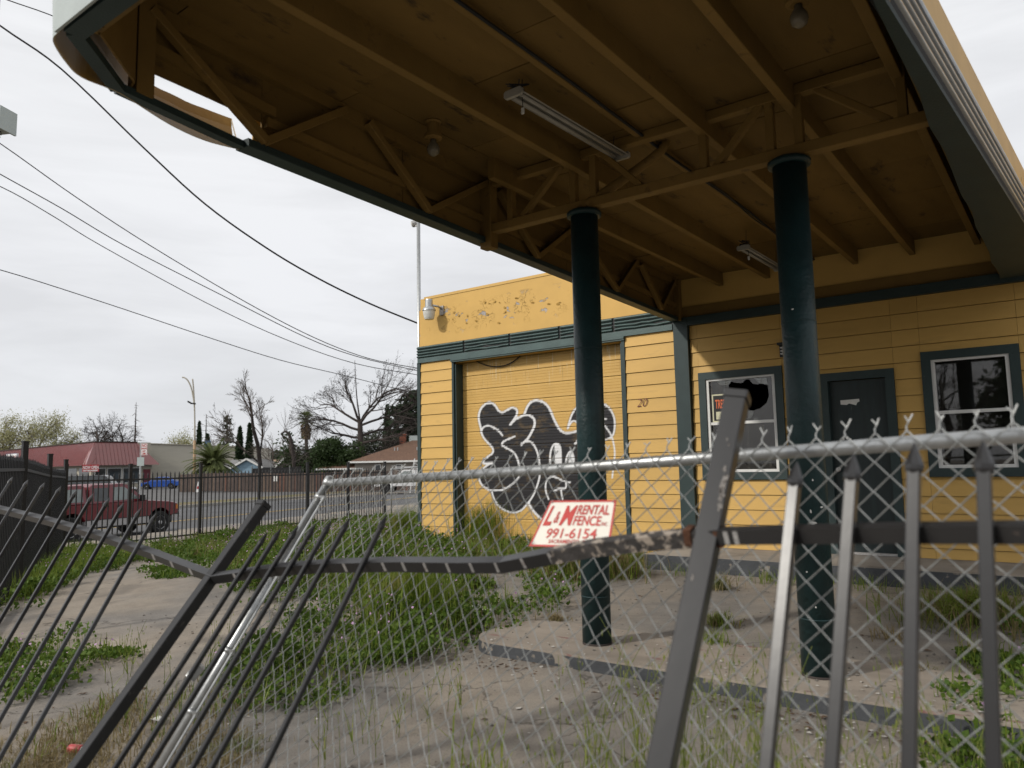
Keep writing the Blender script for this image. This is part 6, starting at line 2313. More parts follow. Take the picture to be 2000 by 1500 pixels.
# ------------------------------------------------------------------ trees
def fast_tube(V, F_, pts, rad, n):
    """append a tapered tube to V, F_ (plain lists)"""
    o = len(V)
    P = np.asarray(pts, float)
    T = np.gradient(P, axis=0)
    T /= np.linalg.norm(T, axis=1)[:, None] + 1e-9
    ref = np.array([0.31, 0.87, 0.13]) if abs(T[0, 1]) < 0.8 else np.array([0.9, 0.1, 0.3])
    S = np.cross(T, ref)
    S /= np.linalg.norm(S, axis=1)[:, None] + 1e-9
    U = np.cross(S, T)
    a = np.arange(n) * 2 * np.pi / n
    R = P[:, None, :] + (S[:, None, :] * np.cos(a)[None, :, None] + U[:, None, :] * np.sin(a)[None, :, None]) * np.asarray(rad)[:, None, None]
    V.extend(map(tuple, R.reshape(-1, 3).tolist()))
    for i in range(len(P) - 1):
        for j in range(n):
            k = (j + 1) % n
            F_.append((o + i * n + j, o + i * n + k, o + (i + 1) * n + k, o + (i + 1) * n + j))


class Tree:
    def __init__(s, seed):
        s.r = random.Random(seed)
        s.tv, s.tf, s.bv, s.bf, s.tips = [], [], [], [], []

    def grow(s, p, d, length, rad, lvl, maxl, spread, droop, kids, jit=0.16, shrink=0.68, up=0.0):
        r = s.r
        n = 5 if lvl < 2 else 4
        pts, rr = [np.array(p, float)], [rad]
        d = np.array(d, float)
        end = rad * (0.62 if lvl < maxl else 0.35)
        for i in range(1, n):
            d = d + np.array([r.gauss(0, jit), r.gauss(0, jit), r.gauss(0, jit) * 0.8 - droop * lvl * 0.06 + up])
            d /= np.linalg.norm(d)
            pts.append(pts[-1] + d * length / (n - 1))
            rr.append(rad + (end - rad) * i / (n - 1))
        big = lvl <= 1
        fast_tube(s.tv if big else s.bv, s.tf if big else s.bf, pts, rr, 8 if lvl == 0 else (6 if lvl == 1 else (4 if lvl == 2 else 3)))
        if lvl >= maxl:
            s.tips.append(pts[-1])
            s.tips.append(pts[len(pts) // 2])
            return
        k = kids[min(lvl, len(kids) - 1)]
        for c in range(k):
            t = 1.0 if c == 0 else r.uniform(0.35, 0.98)
            i = min(n - 2, int(t * (n - 1)))
            f = t * (n - 1) - i
            q = pts[i] * (1 - f) + pts[i + 1] * f
            ax = np.array([r.gauss(0, 1), r.gauss(0, 1), r.gauss(0, 0.6)])
            ax -= d * (ax @ d)
            ax /= np.linalg.norm(ax) + 1e-9
            sp_ = spread * (0.45 if c == 0 else r.uniform(0.7, 1.25))
            nd = d * math.cos(sp_) + ax * math.sin(sp_)
            s.grow(q, nd, length * shrink * r.uniform(0.75, 1.15), max(0.012, end * (0.95 if c == 0 else r.uniform(0.5, 0.8))), lvl + 1, maxl, spread, droop, kids, jit, shrink, up)


def leaves_mesh(P, size, seed, flat=0.0, elong=1.6):
    g = np.random.default_rng(seed)
    n = len(P)
    a = g.normal(size=(n, 3))
    if flat:
        a[:, 2] *= (1 - flat)
    a /= np.linalg.norm(a, axis=1)[:, None]
    b_ = g.normal(size=(n, 3))
    b_ -= a * (a * b_).sum(1)[:, None]
    b_ /= np.linalg.norm(b_, axis=1)[:, None]
    s = size * g.uniform(0.6, 1.3, n)[:, None]
    P = np.asarray(P)
    V = np.stack([P - a * s * elong * 0.5, P + b_ * s * 0.5, P + a * s * elong * 0.5, P - b_ * s * 0.5], 1).reshape(-1, 3)
    return V, np.arange(4 * n).reshape(n, 4)


def raw_part(par, name, V, F_, mat, kind=None):
    me = mesh_of(name, V, F_ if isinstance(F_, list) else F_.tolist(), mat, ROOT[par.name])
    o = bpy.data.objects.new(name, me)
    COL.objects.link(o)
    o.parent = par
    ROOT[o.name] = ROOT[par.name]
    return tag(o, None, None, None, kind)


TREES = 'trees along the skyline beyond the street'


def tree_root(name, px_, depth, label, cat='tree', z=LZ, group=TREES):
    p = at(px_, 930, depth)
    return thing(name, (p[0], p[1], z), label, cat, group), np.array([p[0], p[1], z])


def height_to(px_, ytop, depth):
    return at(px_, ytop, depth)[2] - LZ


def bare(px_, ytop, depth, seed, label, spread=0.55, kids=(4, 4, 3, 3, 3), maxl=6, trunk=0.36, tr=0.022, lean=(0, 0), droop=0.2, mats=('bark', 'twig'), shrink=0.68, buds=None, jit=0.16, name='bare_tree', up=0.0):
    t, base = tree_root(name, px_, depth, label)
    H = height_to(px_, ytop, depth)
    T = Tree(seed)
    d = fR[0] * lean[0], fR[1] * lean[0], 1.0
    T.grow(base - np.array([0, 0, 0.1]), d, H * trunk, H * tr, 0, maxl, spread, droop, kids, jit, shrink, up)
    # bring the crown to the height the tree really has
    top = max(max(v[2] for v in T.tv), max(v[2] for v in T.bv))
    k = H / (top - base[2])
    sc = lambda V: (base + (np.array(V) - base) * np.array([k ** 0.8, k ** 0.8, k])).tolist()
    raw_part(t, 'trunk', sc(T.tv), T.tf, M[mats[0]])
    raw_part(t, 'crown', sc(T.bv), T.bf, M[mats[1]])
    if buds:
        P = np.array(sc(T.tips))
        g = np.random.default_rng(seed)
        P = np.repeat(P, buds[0], 0) + g.normal(0, buds[2], (len(P) * buds[0], 3))
        V, F_ = leaves_mesh(P, buds[1], seed)
        raw_part(t, 'leaves', V, F_, M[buds[3]])
    return t


bare(12, 806, 120, 11, 'budding pale tree at the far left edge above the red roof', 0.5, (5, 4, 4, 3, 3), 5, 0.22, 0.014, buds=(7, 0.15, 0.55, 'bud'), mats=('twig', 'twig'))
bare(62, 800, 124, 12, 'budding pale tree second from the left edge above the red roof', 0.5, (5, 4, 4, 3, 3), 5, 0.22, 0.014, buds=(7, 0.15, 0.55, 'bud'), mats=('twig', 'twig'))
bare(165, 800, 128, 13, 'wide bare oak above the corner of the red roof', 0.62, (5, 4, 4, 3, 3), 6, 0.26, 0.022, mats=('bark', 'bark'), jit=0.22)
bare(200, 802, 132, 14, 'bare oak leaning right just right of the wide bare oak', 0.5, (5, 4, 4, 3, 3), 6, 0.30, 0.020, lean=(0.35, 0), mats=('bark', 'bark'), jit=0.24)
bare(350, 838, 125, 15, 'low budding tree rising behind the beige block near the street lamp', 0.6, (6, 4, 4, 3), 5, 0.3, 0.014, buds=(4, 0.14, 0.6, 'bud'), mats=('twig', 'twig'))
bare(424, 832, 118, 16, 'small hazy bare tree between the street lamp and the grey conifer', 0.6, (6, 4, 3, 3), 4, 0.3, 0.014, mats=('twig', 'twig'))
bare(514, 728, 84, 118, 'tall bare tree with a dark forked trunk above the plank fence', 0.40, (3, 5, 4, 3, 3), 6, 0.40, 0.019, lean=(-0.10, 0), mats=('deadbark', 'twig'), jit=0.15, shrink=0.62, up=0.05)
bare(552, 842, 92, 19, 'dense low bare tree behind the tan-roofed house', 0.75, (6, 4, 4, 3), 4, 0.25, 0.014, mats=('twig', 'twig'))
bare(640, 828, 98, 20, 'thin bare tree rising behind the large green shrub', 0.6, (6, 4, 3, 3), 4, 0.28, 0.014, mats=('twig', 'twig'))
bare(742, 830, 95, 21, 'dense bare thicket tree behind the brown roof', 0.8, (7, 4, 4, 3), 4, 0.25, 0.013, mats=('twig', 'twig'))
bare(584, 852, 86, 22, 'small tree in fresh pale leaf left of the large green shrub', 0.45, (5, 4, 3, 3), 4, 0.3, 0.014, buds=(5, 0.22, 0.45, 'bush'), mats=('bark', 'twig'), name='leafy_tree')

# dead giant with long spreading limbs and a bare leader
t, base = tree_root('dead_tree', 704, 78, 'huge dark dying tree with spreading limbs and a thin bare leader')
H = height_to(704, 700, 78)
T = Tree(33)
pt = [base, base + np.array([0.0, 0, H * 0.30]), base + np.array([-0.1, 0, H * 0.52])]
fast_tube(T.tv, T.tf, shape(pt, 4), np.linspace(0.36, 0.24, 9), 10)
crown0 = pt[-1]
lead = [crown0, crown0 + np.array([0, 0, H * 0.2]) - AX_R * 0.35, crown0 + np.array([0, 0, H * 0.48]) - AX_R * 0.55]
fast_tube(T.tv, T.tf, shape(lead, 4), np.linspace(0.10, 0.02, 9), 6)
LIMBS = [(-1.0, 0.80, 6.2, 0.50), (-0.9, 0.40, 6.4, 0.44), (-1.0, 0.02, 6.8, 0.32), (0.75, 0.95, 6.6, 0.50), (1.0, 0.55, 6.8, 0.48), (1.0, 0.12, 5.2, 0.34), (0.5, 1.1, 4.6, 0.50), (-0.45, 1.1, 5.0, 0.50), (-1.0, 0.2, 4.8, 0.38), (1.0, -0.1, 4.2, 0.26), (-0.8, -0.1, 4.4, 0.24), (0.9, 0.35, 4.6, 0.40)]
for dx, dz, L_, h0 in LIMBS:
    q = base + np.array([0, 0, H * h0])
    d = AX_R * dx + AX_F * T.r.uniform(-0.5, 0.5)
    d = np.array([d[0], d[1], dz])
    d /= np.linalg.norm(d)
    T.grow(q, d, L_ * (0.62 if dx < 0 else 0.70), 0.14, 1, 6, 0.55, -0.10 if dz > 0.3 else 0.1, (3, 7, 4, 3, 2), 0.15, 0.58)
raw_part(t, 'trunk', T.tv, T.tf, M['deadbark'])
raw_part(t, 'crown', T.bv, T.bf, M['deadbark'])
g = np.random.default_rng(5)
P = np.array(T.tips)
P = P[::2] + g.normal(0, 0.10, (len(P[::2]), 3)) + np.array([0, 0, -0.1])
V, F_ = leaves_mesh(P, 0.08, 6)
raw_part(t, 'withered_leaves', V, F_, M['deadbark'])

# crooked topped tree
t, base = tree_root('bare_tree', 576, 80, 'crooked bare tree whose topped trunk bends over to the left')
q = [at(578, 940, 80), at(573, 890, 80), at(568, 858, 80), at(562, 846, 80), at(556, 843, 80), at(549, 848, 80)]
q[0] = base
T = Tree(41)
fast_tube(T.tv, T.tf, shape(q, 4), np.linspace(0.24, 0.08, 21), 8)
for k in range(7):
    p = shape(q, 4)[T.r.randrange(11, 20)]
    T.grow(p, (T.r.gauss(0, .3), T.r.gauss(0, .3), 1.0), 1.7, 0.022, 3, 4, 0.3, 0.0, (2, 2, 2), 0.08)
for k in range(5):
    T.grow(q[-1], (T.r.gauss(0, .5), T.r.gauss(0, .5), -0.3), 1.6, 0.05, 2, 4, 0.5, 0.9, (3, 3, 3), 0.16)
raw_part(t, 'trunk', T.tv, T.tf, M['deadbark'])
raw_part(t, 'crown', T.bv, T.bf, M['twig'])


def spike(px_, ytop, depth, seed, label):
    t, base = tree_root('dead_conifer', px_, depth, label)
    H = height_to(px_, ytop, depth)
    T = Tree(seed)
    fast_tube(T.tv, T.tf, [base, base + np.array([0, 0, H * 0.5]), base + np.array([0.05, 0, H])], [0.24, 0.16, 0.03], 7)
    for k in range(46):
        z = T.r.uniform(0.22, 0.97)
        a = T.r.uniform(0, 6.28)
        L_ = (1 - z) * H * 0.16 + 0.25
        T.grow(base + np.array([0, 0, H * z]), (math.cos(a), math.sin(a), T.r.uniform(-0.35, 0.15)), L_ * T.r.uniform(0.4, 1.1), 0.035, 3, 4, 0.5, 0.3, (2,), 0.14)
    raw_part(t, 'trunk', T.tv, T.tf, M['deadbark'])
    raw_part(t, 'crown', T.bv, T.bf, M['twig'])


spike(261, 784, 122, 51, 'bare spike of a dead conifer above the end of the red roof')
spike(400, 808, 118, 52, 'bare spike of a dead conifer just right of the street lamp')


def cypress(px_, ytop, depth, seed, label, w=0.9):
    t, base = tree_root('cypress', px_, depth, label)
    H = height_to(px_, ytop, depth)
    g = np.random.default_rng(seed)
    n = 2600
    z = g.uniform(0.04, 1, n)
    R = w * np.clip(np.minimum(z * 6, (1.02 - z) * 1.5), 0, 1) ** 0.7
    a = g.uniform(0, 6.28, n)
    rr = R * np.sqrt(g.uniform(0.25, 1, n)) * (1 + 0.15 * np.sin(z * 30 + a * 2))
    P = np.stack([base[0] + rr * np.cos(a), base[1] + rr * np.sin(a), base[2] + z * H], -1)
    V, F_ = leaves_mesh(P, 0.22, seed, elong=2.4)
    raw_part(t, 'crown', V, F_, M['conifer'])
    tv, tf = [], []
    fast_tube(tv, tf, [base, base + np.array([0, 0, H * 0.5]), base + np.array([0, 0, H * 0.97])], [0.18, 0.12, 0.03], 7)
    raw_part(t, 'trunk', tv, tf, M['bark'])


cypress(387, 823, 116, 61, 'narrow dark cypress touching the street lamp', 0.65)
cypress(467, 834, 97, 62, 'narrow dark cypress right of the grey conifer', 0.62)
cypress(486, 827, 97, 63, 'narrow dark cypress left of the tall bare tree', 0.6)
cypress(757, 790, 92, 64, 'narrow dark cypress rising right of the dying tree', 0.75)
cypress(775, 815, 96, 65, 'shorter cypress between the dying tree and the dark conifer', 0.7)
cypress(404, 848, 112, 66, 'low cypress tip behind the beige block', 0.8)


def conifer(px_, ytop, depth, seed, label, mat, wid, n_br=90, z0=0.15, leaf=0.26, dens=26, droop=0.25, conical=True):
    t, base = tree_root('conifer', px_, depth, label)
    H = height_to(px_, ytop, depth)
    g = np.random.default_rng(seed)
    tv, tf, PP = [], [], []
    fast_tube(tv, tf, [base, base + np.array([0, 0, H * 0.5]), base + np.array([0, 0, H * 0.98])], [0.32, 0.2, 0.04], 8)
    bv, bf = [], []
    for k in range(n_br):
        z = z0 + (1 - z0) * (k / n_br) ** 0.9
        L_ = wid * ((1 - z) / (1 - z0) * 0.9 + 0.10 if conical else math.sin(math.pi * min(0.97, 0.12 + 0.86 * (z - z0) / (1 - z0))) ** 0.7) * g.uniform(0.55, 1.15)
        a = g.uniform(0, 6.28)
        p = base + np.array([0, 0, H * z])
        tip = p + np.array([math.cos(a) * L_, math.sin(a) * L_, -droop * L_ + 0.12 * L_])
        mid = (p + tip) / 2 + np.array([0, 0, 0.10 * L_])
        fast_tube(bv, bf, [p, mid, tip], [0.06, 0.04, 0.015], 3)
        m_ = int(dens * (0.5 + L_ / wid))
        u = g.uniform(0.2, 1.02, m_)[:, None]
        PP.append(p * (1 - u) ** 2 + 2 * mid * u * (1 - u) + tip * u ** 2 + g.normal(0, 1, (m_, 3)) * np.array([0.26, 0.26, 0.12]) * (0.5 + 0.7 * L_ / wid))
    V, F_ = leaves_mesh(np.vstack(PP), leaf, seed, flat=0.6, elong=1.8)
    raw_part(t, 'trunk', tv + [], tf, M['bark'])
    raw_part(t, 'branches', bv, bf, M['bark'])
    raw_part(t, 'crown', V, F_, M[mat])


conifer(442, 810, 108, 71, 'sparse grey-green conifer between two cypresses and the lamp', 'greyconifer', 2.6, 80, 0.2, 0.22, 16, 0.1)
conifer(806, 762, 84, 72, 'dark spreading conifer cut off by the station corner', 'conifer', 3.4, 120, 0.22, 0.28, 44, 0.15, conical=False)
conifer(838, 790, 88, 73, 'dark conifer almost hidden behind the station', 'conifer', 3.0, 90, 0.22, 0.28, 34, 0.15, conical=False)


def shrub(name, px_, ytop, depth, wid, seed, label, mat='bush', n=9000, leaf=0.17, cl=26, lobes=None, cat='shrub', hd=None):
    t, base = tree_root(name, px_, depth, label, cat)
    H = height_to(px_, ytop, depth)
    g = np.random.default_rng(seed)
    cen = []
    for k in range(cl):
        a, r_ = g.uniform(0, 6.28), math.sqrt(g.uniform(0, 1)) * wid * 0.72
        h_ = H * g.uniform(0.18, 0.80) * (1 - 0.35 * (r_ / wid) ** 2)
        cen.append((base[0] + r_ * math.cos(a), base[1] + r_ * math.sin(a), base[2] + h_, g.uniform(0.24, 0.40) * min(wid, H)))
    cen = np.array(cen)
    i = g.integers(0, cl, n)
    d = g.normal(size=(n, 3))
    d /= np.linalg.norm(d, axis=1)[:, None]
    rr = cen[i, 3] * g.uniform(0.45, 1.08, n) ** 0.6
    P = cen[i, :3] + d * rr[:, None] * np.array([1, 1, 0.85])
    P = P[P[:, 2] > base[2] + 0.05]
    V, F_ = leaves_mesh(P, leaf, seed)
    raw_part(t, 'crown', V, F_, M[mat])
    T = Tree(seed)
    for k in range(5):
        T.grow(base, (T.r.gauss(0, .35), T.r.gauss(0, .35), 1), H * 0.5, 0.07, 1, 3, 0.5, 0, (3, 3), 0.12)
    raw_part(t, 'trunk', T.tv + T.bv, T.tf + [tuple(q + len(T.tv) for q in f) for f in T.bf], M['bark'])


shrub('large_shrub', 648, 844, 74, 3.3, 81, 'large rounded evergreen shrub left of the brown bungalow', n=15000, leaf=0.16, cl=34)
shrub('large_shrub', 612, 868, 75, 1.5, 82, 'smaller rounded evergreen shrub joined to the large one on its left', n=6000, leaf=0.15, cl=16)
shrub('large_shrub', 690, 868, 75, 1.9, 83, 'low evergreen shrub in front of the bungalow wing', n=6000, leaf=0.15, cl=16)
shrub('large_shrub', 720, 822, 88, 3.0, 84, 'olive-brown thicket behind the brown roof', mat='greyconifer', n=5000, leaf=0.18, cl=22)
for px_, yt, dp, w, sd in ((-30, 850, 135, 5, 85), (120, 856, 140, 6, 86), (232, 858, 140, 5, 87), (300, 860, 140, 6, 88), (500, 868, 120, 6, 89), (610, 872, 120, 6, 90), (548, 880, 125, 5, 91)):
    shrub('far_shrub', px_, yt, dp, w, sd, {-30: 'hazy shrub mass at the far left behind the market', 120: 'hazy shrub mass showing under the wide bare oak', 232: 'hazy shrub mass left of the dead spike', 300: 'hazy shrub mass behind the beige block', 500: 'hazy shrub mass behind the tall bare tree', 610: 'hazy shrub mass behind the tall palm', 548: 'hazy shrub mass behind the grey steep roof'}[px_], 'greyconifer', 2200, 0.4, 18)


def frond(V, F_, p, d, L_, droop, w, n=9, leaf=0.5, g=None):
    """feather frond: arching rib with paired leaflets"""
    pts = []
    q = np.array(p, float)
    dv = np.array(d, float)
    for i in range(n):
        pts.append(q.copy())
        q = q + dv * L_ / n
        dv = dv + np.array([0, 0, -droop / n])
        dv /= np.linalg.norm(dv)
    fast_tube(V, F_, pts, np.linspace(0.035, 0.01, n), 3)
    for i in range(1, n):
        a = pts[i]
        t_ = pts[i] - pts[i - 1]
        t_ /= np.linalg.norm(t_)
        sd = np.cross(t_, (0, 0, 1))
        sd /= np.linalg.norm(sd) + 1e-9
        for s in (-1, 1):
            for sub in (0.0, 0.5):
                b_ = a - t_ * sub * L_ / n
                e_ = b_ + (sd * s * 0.8 + t_ * 0.55 + np.array([0, 0, -0.28])) * leaf * (1 - 0.55 * i / n)
                o = len(V)
                V.extend([tuple(b_ - t_ * w), tuple(e_), tuple(b_ + t_ * w)])
                F_.append((o, o + 1, o + 2))


t, base = tree_root('palm', 416, 74, 'bushy low palm with arching grey-green fronds by the beige block', 'palm')
g = random.Random(91)
V, F_ = [], []
top = base + np.array([0, 0, height_to(416, 908, 74)])
for k in range(90):
    a, el = g.uniform(0, 6.28), g.uniform(-0.25, 1.3)
    frond(V, F_, top, (math.cos(a) * math.cos(el), math.sin(a) * math.cos(el), math.sin(el)), g.uniform(2.6, 3.4), g.uniform(1.0, 1.9), 0.085, n=11, leaf=0.60)
raw_part(t, 'fronds', V, F_, M['palm'])
tv, tf = [], []
fast_tube(tv, tf, [base, top], [0.34, 0.30], 10)
raw_part(t, 'trunk', tv, tf, M['palmdry'])

t, base = tree_root('palm', 597, 108, 'tall fan palm with a skirt of dry fronds on the skyline', 'palm')
H = height_to(597, 806, 108)
top = base + np.array([0, 0, H * 0.90])
tv, tf = [], []
fast_tube(tv, tf, [base, base + np.array([0.1, 0, H * 0.5]), top], [0.34, 0.26, 0.26], 9)
raw_part(t, 'trunk', tv, tf, M['bark'])
V, F_ = [], []
for k in range(95):
    a, el = g.uniform(0, 6.28), g.uniform(-0.55, 1.4)
    d = np.array([math.cos(a) * math.cos(el), math.sin(a) * math.cos(el), math.sin(el)])
    e_ = top + d * g.uniform(0.7, 1.0)
    sd = np.cross(d, (g.gauss(0, .3), g.gauss(0, .3), 1))
    sd /= np.linalg.norm(sd)
    for q in np.linspace(-0.9, 0.9, 7):
        o = len(V)
        tipp = e_ + (d * math.cos(q) + sd * math.sin(q)) * 0.75 + np.array([0, 0, -0.1])
        V.extend([tuple(e_ - sd * 0.05), tuple(tipp), tuple(e_ + sd * 0.05)])
        F_.append((o, o + 1, o + 2))
    fast_tube(V, F_, [top, e_], [0.03, 0.02], 3)
raw_part(t, 'fronds', V, F_, M['palm'])
V, F_ = [], []
for k in range(150):
    a = g.uniform(0, 6.28)
    z = g.uniform(0, 1)
    p = top + np.array([math.cos(a) * 0.3, math.sin(a) * 0.3, -0.2 - 1.9 * z])
    e_ = p + np.array([math.cos(a) * (0.65 - 0.35 * z), math.sin(a) * (0.65 - 0.35 * z), -0.75])
    sd = np.array([-math.sin(a), math.cos(a), 0]) * 0.16
    o = len(V)
    V.extend([tuple(p), tuple(e_ - sd), tuple(e_ + sd)])
    F_.append((o, o + 1, o + 2))
raw_part(t, 'dry_skirt', V, F_, M['palmdry'])

# trees across the street behind the camera: some mirrored in the windows, an added row blocks low sky
EV = []
for (x, y, h, sd, lb) in ((-1.2, -21, 8.0, 95, 'bushy evergreen across the front street, seen mirrored in the right window'), (-8.5, -24, 7.5, 96, 'bushy evergreen further left across the front street behind the camera')):
    t = thing('evergreen_tree', (x, y, 0), lb, 'tree', 'trees across the front street')
    base = np.array([x, y, 0.0])
    gg = np.random.default_rng(sd)
    cen = np.array([(x + gg.normal(0, 1.1), y + gg.normal(0, 1.0), h * gg.uniform(0.3, 0.88), gg.uniform(0.9, 1.5)) for _ in range(22)])
    i = gg.integers(0, 22, 6000)
    d = gg.normal(size=(6000, 3))
    d /= np.linalg.norm(d, axis=1)[:, None]
    P = cen[i, :3] + d * (cen[i, 3] * gg.uniform(0.5, 1.05, 6000))[:, None]
    V, F_ = leaves_mesh(P, 0.22, sd)
    raw_part(t, 'crown', V, F_, M['bush'])
    tv, tf = [], []
    fast_tube(tv, tf, [base, base + np.array([0.1, 0, h * 0.4]), base + np.array([0, 0.1, h * 0.75])], [0.25, 0.2, 0.08], 8)
    raw_part(t, 'trunk', tv, tf, M['bark'])
    EV.append(t)
for k in range(13):  # unseen row added to cut low sky light under the canopy
    if 1 <= k <= 6:
        continue
    c = copy_tree(EV[k % 2])
    c.location = (-34 + k * 5.3 + random.uniform(-1, 1), -27 + random.uniform(-2, 2), 0)
    c.rotation_euler = (0, 0, random.uniform(0, 6.28))
    c.scale = (1.4, 1.4, random.uniform(0.8, 1.05))
    c['label'] = {0: 'unseen evergreen added at the far left end of the sky-blocking row across the front street', 7: 'unseen evergreen added first right of the gap in the sky-blocking row across the front street', 8: 'unseen evergreen added second right of the gap in the sky-blocking row across the front street', 9: 'unseen evergreen added third right of the gap in the sky-blocking row across the front street', 10: 'unseen evergreen added third from the right end of the sky-blocking row across the front street', 11: 'unseen evergreen added second from the right end of the sky-blocking row across the front street', 12: 'unseen evergreen added at the far right end of the sky-blocking row across the front street'}[k]
for (x, y, h, sd, lb) in ((-5.0, -19, 9.5, 97, 'bare tree across the front street, seen mirrored in the right window'), (2.5, -22, 9.0, 98, 'second bare tree across the front street behind the camera')):
    t = thing('bare_tree', (x, y, 0), lb, 'tree', 'trees across the front street')
    T = Tree(sd)
    T.grow((x, y, 0), (0, 0, 1), h * 0.32, 0.2, 0, 5, 0.55, 0.2, (4, 4, 3, 3), 0.16)
    raw_part(t, 'trunk', T.tv, T.tf, M['bark'])
    raw_part(t, 'crown', T.bv, T.bf, M['bark'])


# ------------------------------------------------------------------ weeds and grass
def in_poly(P, poly):
    return inside(P, poly)


def scatter(px_poly, dens, seed, ragged=0.22, thin=0.14):
    poly = np.array([gpt(x, y)[:2] for x, y in px_poly])
    g = np.random.default_rng(seed)
    lo_, hi_ = poly.min(0), poly.max(0)
    n = int(np.prod(hi_ - lo_) * dens)
    P = g.uniform(lo_, hi_, (n, 2))
    J = P + np.stack([ragged * np.sin(P[:, 1] * 7 + P[:, 0] * 3) + g.normal(0, ragged * 0.4, n), ragged * np.sin(P[:, 0] * 6 - P[:, 1] * 4) + g.normal(0, ragged * 0.4, n)], -1)
    P = P[in_poly(J, poly)]
    # thin the patch out in places
    k = 0.5 + 0.5 * np.sin(P[:, 0] * 2.9 + 1.3 * np.sin(P[:, 1] * 2.1)) * np.cos(P[:, 1] * 3.3 + seed)
    return P[g.uniform(0, 1, len(P)) < thin + (1 - thin) * k * (0.6 + 0.4 * np.sin(P[:, 0] * 6.1 + P[:, 1] * 5.3))]


def blades(P, h, w, seed, lean=0.45, flat=None):
    g = np.random.default_rng(seed)
    n = len(P)
    z = gz(P[:, 0], P[:, 1])
    H = h * g.uniform(0.45, 1.15, n)
    a = g.uniform(0, 6.28, n)
    ln = np.abs(g.normal(0, lean, n)) * H
    dx, dy = np.cos(a) * ln, np.sin(a) * ln
    b_ = a + np.pi / 2 + g.normal(0, 0.5, n)
    ww = w * g.uniform(0.6, 1.3, n)
    sx_, sy_ = np.cos(b_) * ww / 2, np.sin(b_) * ww / 2
    X, Y = P[:, 0], P[:, 1]
    V = np.stack([
        np.stack([X - sx_, Y - sy_, z - 0.01], -1), np.stack([X + sx_, Y + sy_, z - 0.01], -1),
        np.stack([X + sx_ * .8 + dx * .3, Y + sy_ * .8 + dy * .3, z + H * .55], -1), np.stack([X - sx_ * .8 + dx * .3, Y - sy_ * .8 + dy * .3, z + H * .55], -1),
        np.stack([X + dx, Y + dy, z + H * np.clip(1 - 0.25 * ln / (H + 1e-6), .5, 1)], -1)], 1).reshape(-1, 3)
    k = np.arange(n)[:, None] * 5
    Q = (k + np.array([[0, 1, 2, 3]])).tolist()
    T_ = (k + np.array([[3, 2, 4]])).tolist()
    return V, Q + T_


def joined(*parts):
    V, F_ = [], []
    o = 0
    for v, f in parts:
        f = f if isinstance(f, list) else f.tolist()
        V.append(np.asarray(v))
        F_ += [[i + o for i in q] for q in f]
        o += len(v)
    return np.vstack(V), F_


def stuff(name, V, F_, mat, label=None, cat=None):
    org = np.array([V[:, 0].mean(), V[:, 1].mean(), V[:, 2].min()])
    me = mesh_of(name, V, F_, mat, org)
    o = bpy.data.objects.new(name, me)
    COL.objects.link(o)
    o.location = Vector(org)
    return tag(o, label, cat, None, 'stuff')


def mound(P, h, seed, per=1.0, size=0.035):
    """low leafy weeds: leaves spread through the thickness of the patch, with a few stalks"""
    g = np.random.default_rng(seed)
    kk = 0.5 + 0.5 * np.sin(P[:, 0] * 4.1 + seed + np.sin(P[:, 1] * 2.3)) * np.cos(P[:, 1] * 4.7)
    hh = h * (0.22 + 1.15 * kk ** 1.6)
    z = gz(P[:, 0], P[:, 1]) + hh * g.uniform(0.02, 1, len(P)) ** 0.6
    Q = np.column_stack([P + g.normal(0, 0.02, P.shape), z])
    return leaves_mesh(Q, size, seed, elong=1.4)


def weed_patch(px_poly, seed, label, dens=2200, h=0.16, grass=500, gh=0.28, size=0.034, mat='weed', dry=0):
    P = scatter(px_poly, dens, seed)
    V, F_ = mound(P, h, seed, size=size)
    stuff('weeds', V, F_, M[mat], label, 'weeds')
    if grass:
        G = scatter(px_poly, grass, seed + 1)
        stuff('grass', *blades(G, gh, 0.007, seed + 2), M['grass'], None)
    if dry:
        G = scatter(px_poly, dry, seed + 7)
        stuff('dry_grass', *blades(G, gh * 0.9, 0.007, seed + 8, 0.8), M['drygrass'], None)
    # seed heads and small flowers
    FL = scatter(px_poly, dens * 0.012, seed + 3)
    if len(FL) > 3:
        g = np.random.default_rng(seed)
        Q = np.column_stack([FL, gz(FL[:, 0], FL[:, 1]) + h * g.uniform(0.8, 1.4, len(FL))])
        stuff('flowers', *leaves_mesh(Q, 0.022, seed + 4, elong=1.0), M['flower'])


A1 = [(430, 1088), (560, 1052), (700, 1030), (820, 1038), (835, 1064), (900, 1072), (915, 1120), (905, 1190), (930, 1235), (900, 1265), (800, 1262), (760, 1225), (700, 1190), (620, 1180), (560, 1172), (470, 1150)]
A2 = [(430, 1350), (500, 1290), (600, 1232), (700, 1208), (800, 1240), (905, 1235), (930, 1262), (840, 1290), (740, 1325), (640, 1370), (560, 1392), (470, 1400)]
weed_patch(A1, 101, 'broad bank of leafy weeds and tall grass in the middle of the lot', 5200, 0.26, 420, 0.34, dry=220)
weed_patch(A2, 111, 'dark leafy weed clump behind the chain-link panel', 7000, 0.27, 420, 0.32, 0.032)
weed_patch([(300, 1072), (400, 1052), (560, 1032), (740, 1012), (825, 1015), (825, 1050), (700, 1050), (560, 1068), (430, 1088), (360, 1098), (300, 1096)], 121, 'green weeds along the foot of the street fence', 2600, 0.20, 300, 0.30, 0.045, dry=260)
weed_patch([(-60, 1135), (60, 1092), (140, 1082), (250, 1074), (300, 1092), (200, 1112), (130, 1142), (60, 1170), (-60, 1235)], 131, 'weeds along the foot of the left fence', 3000, 0.20, 900, 0.36, 0.04)
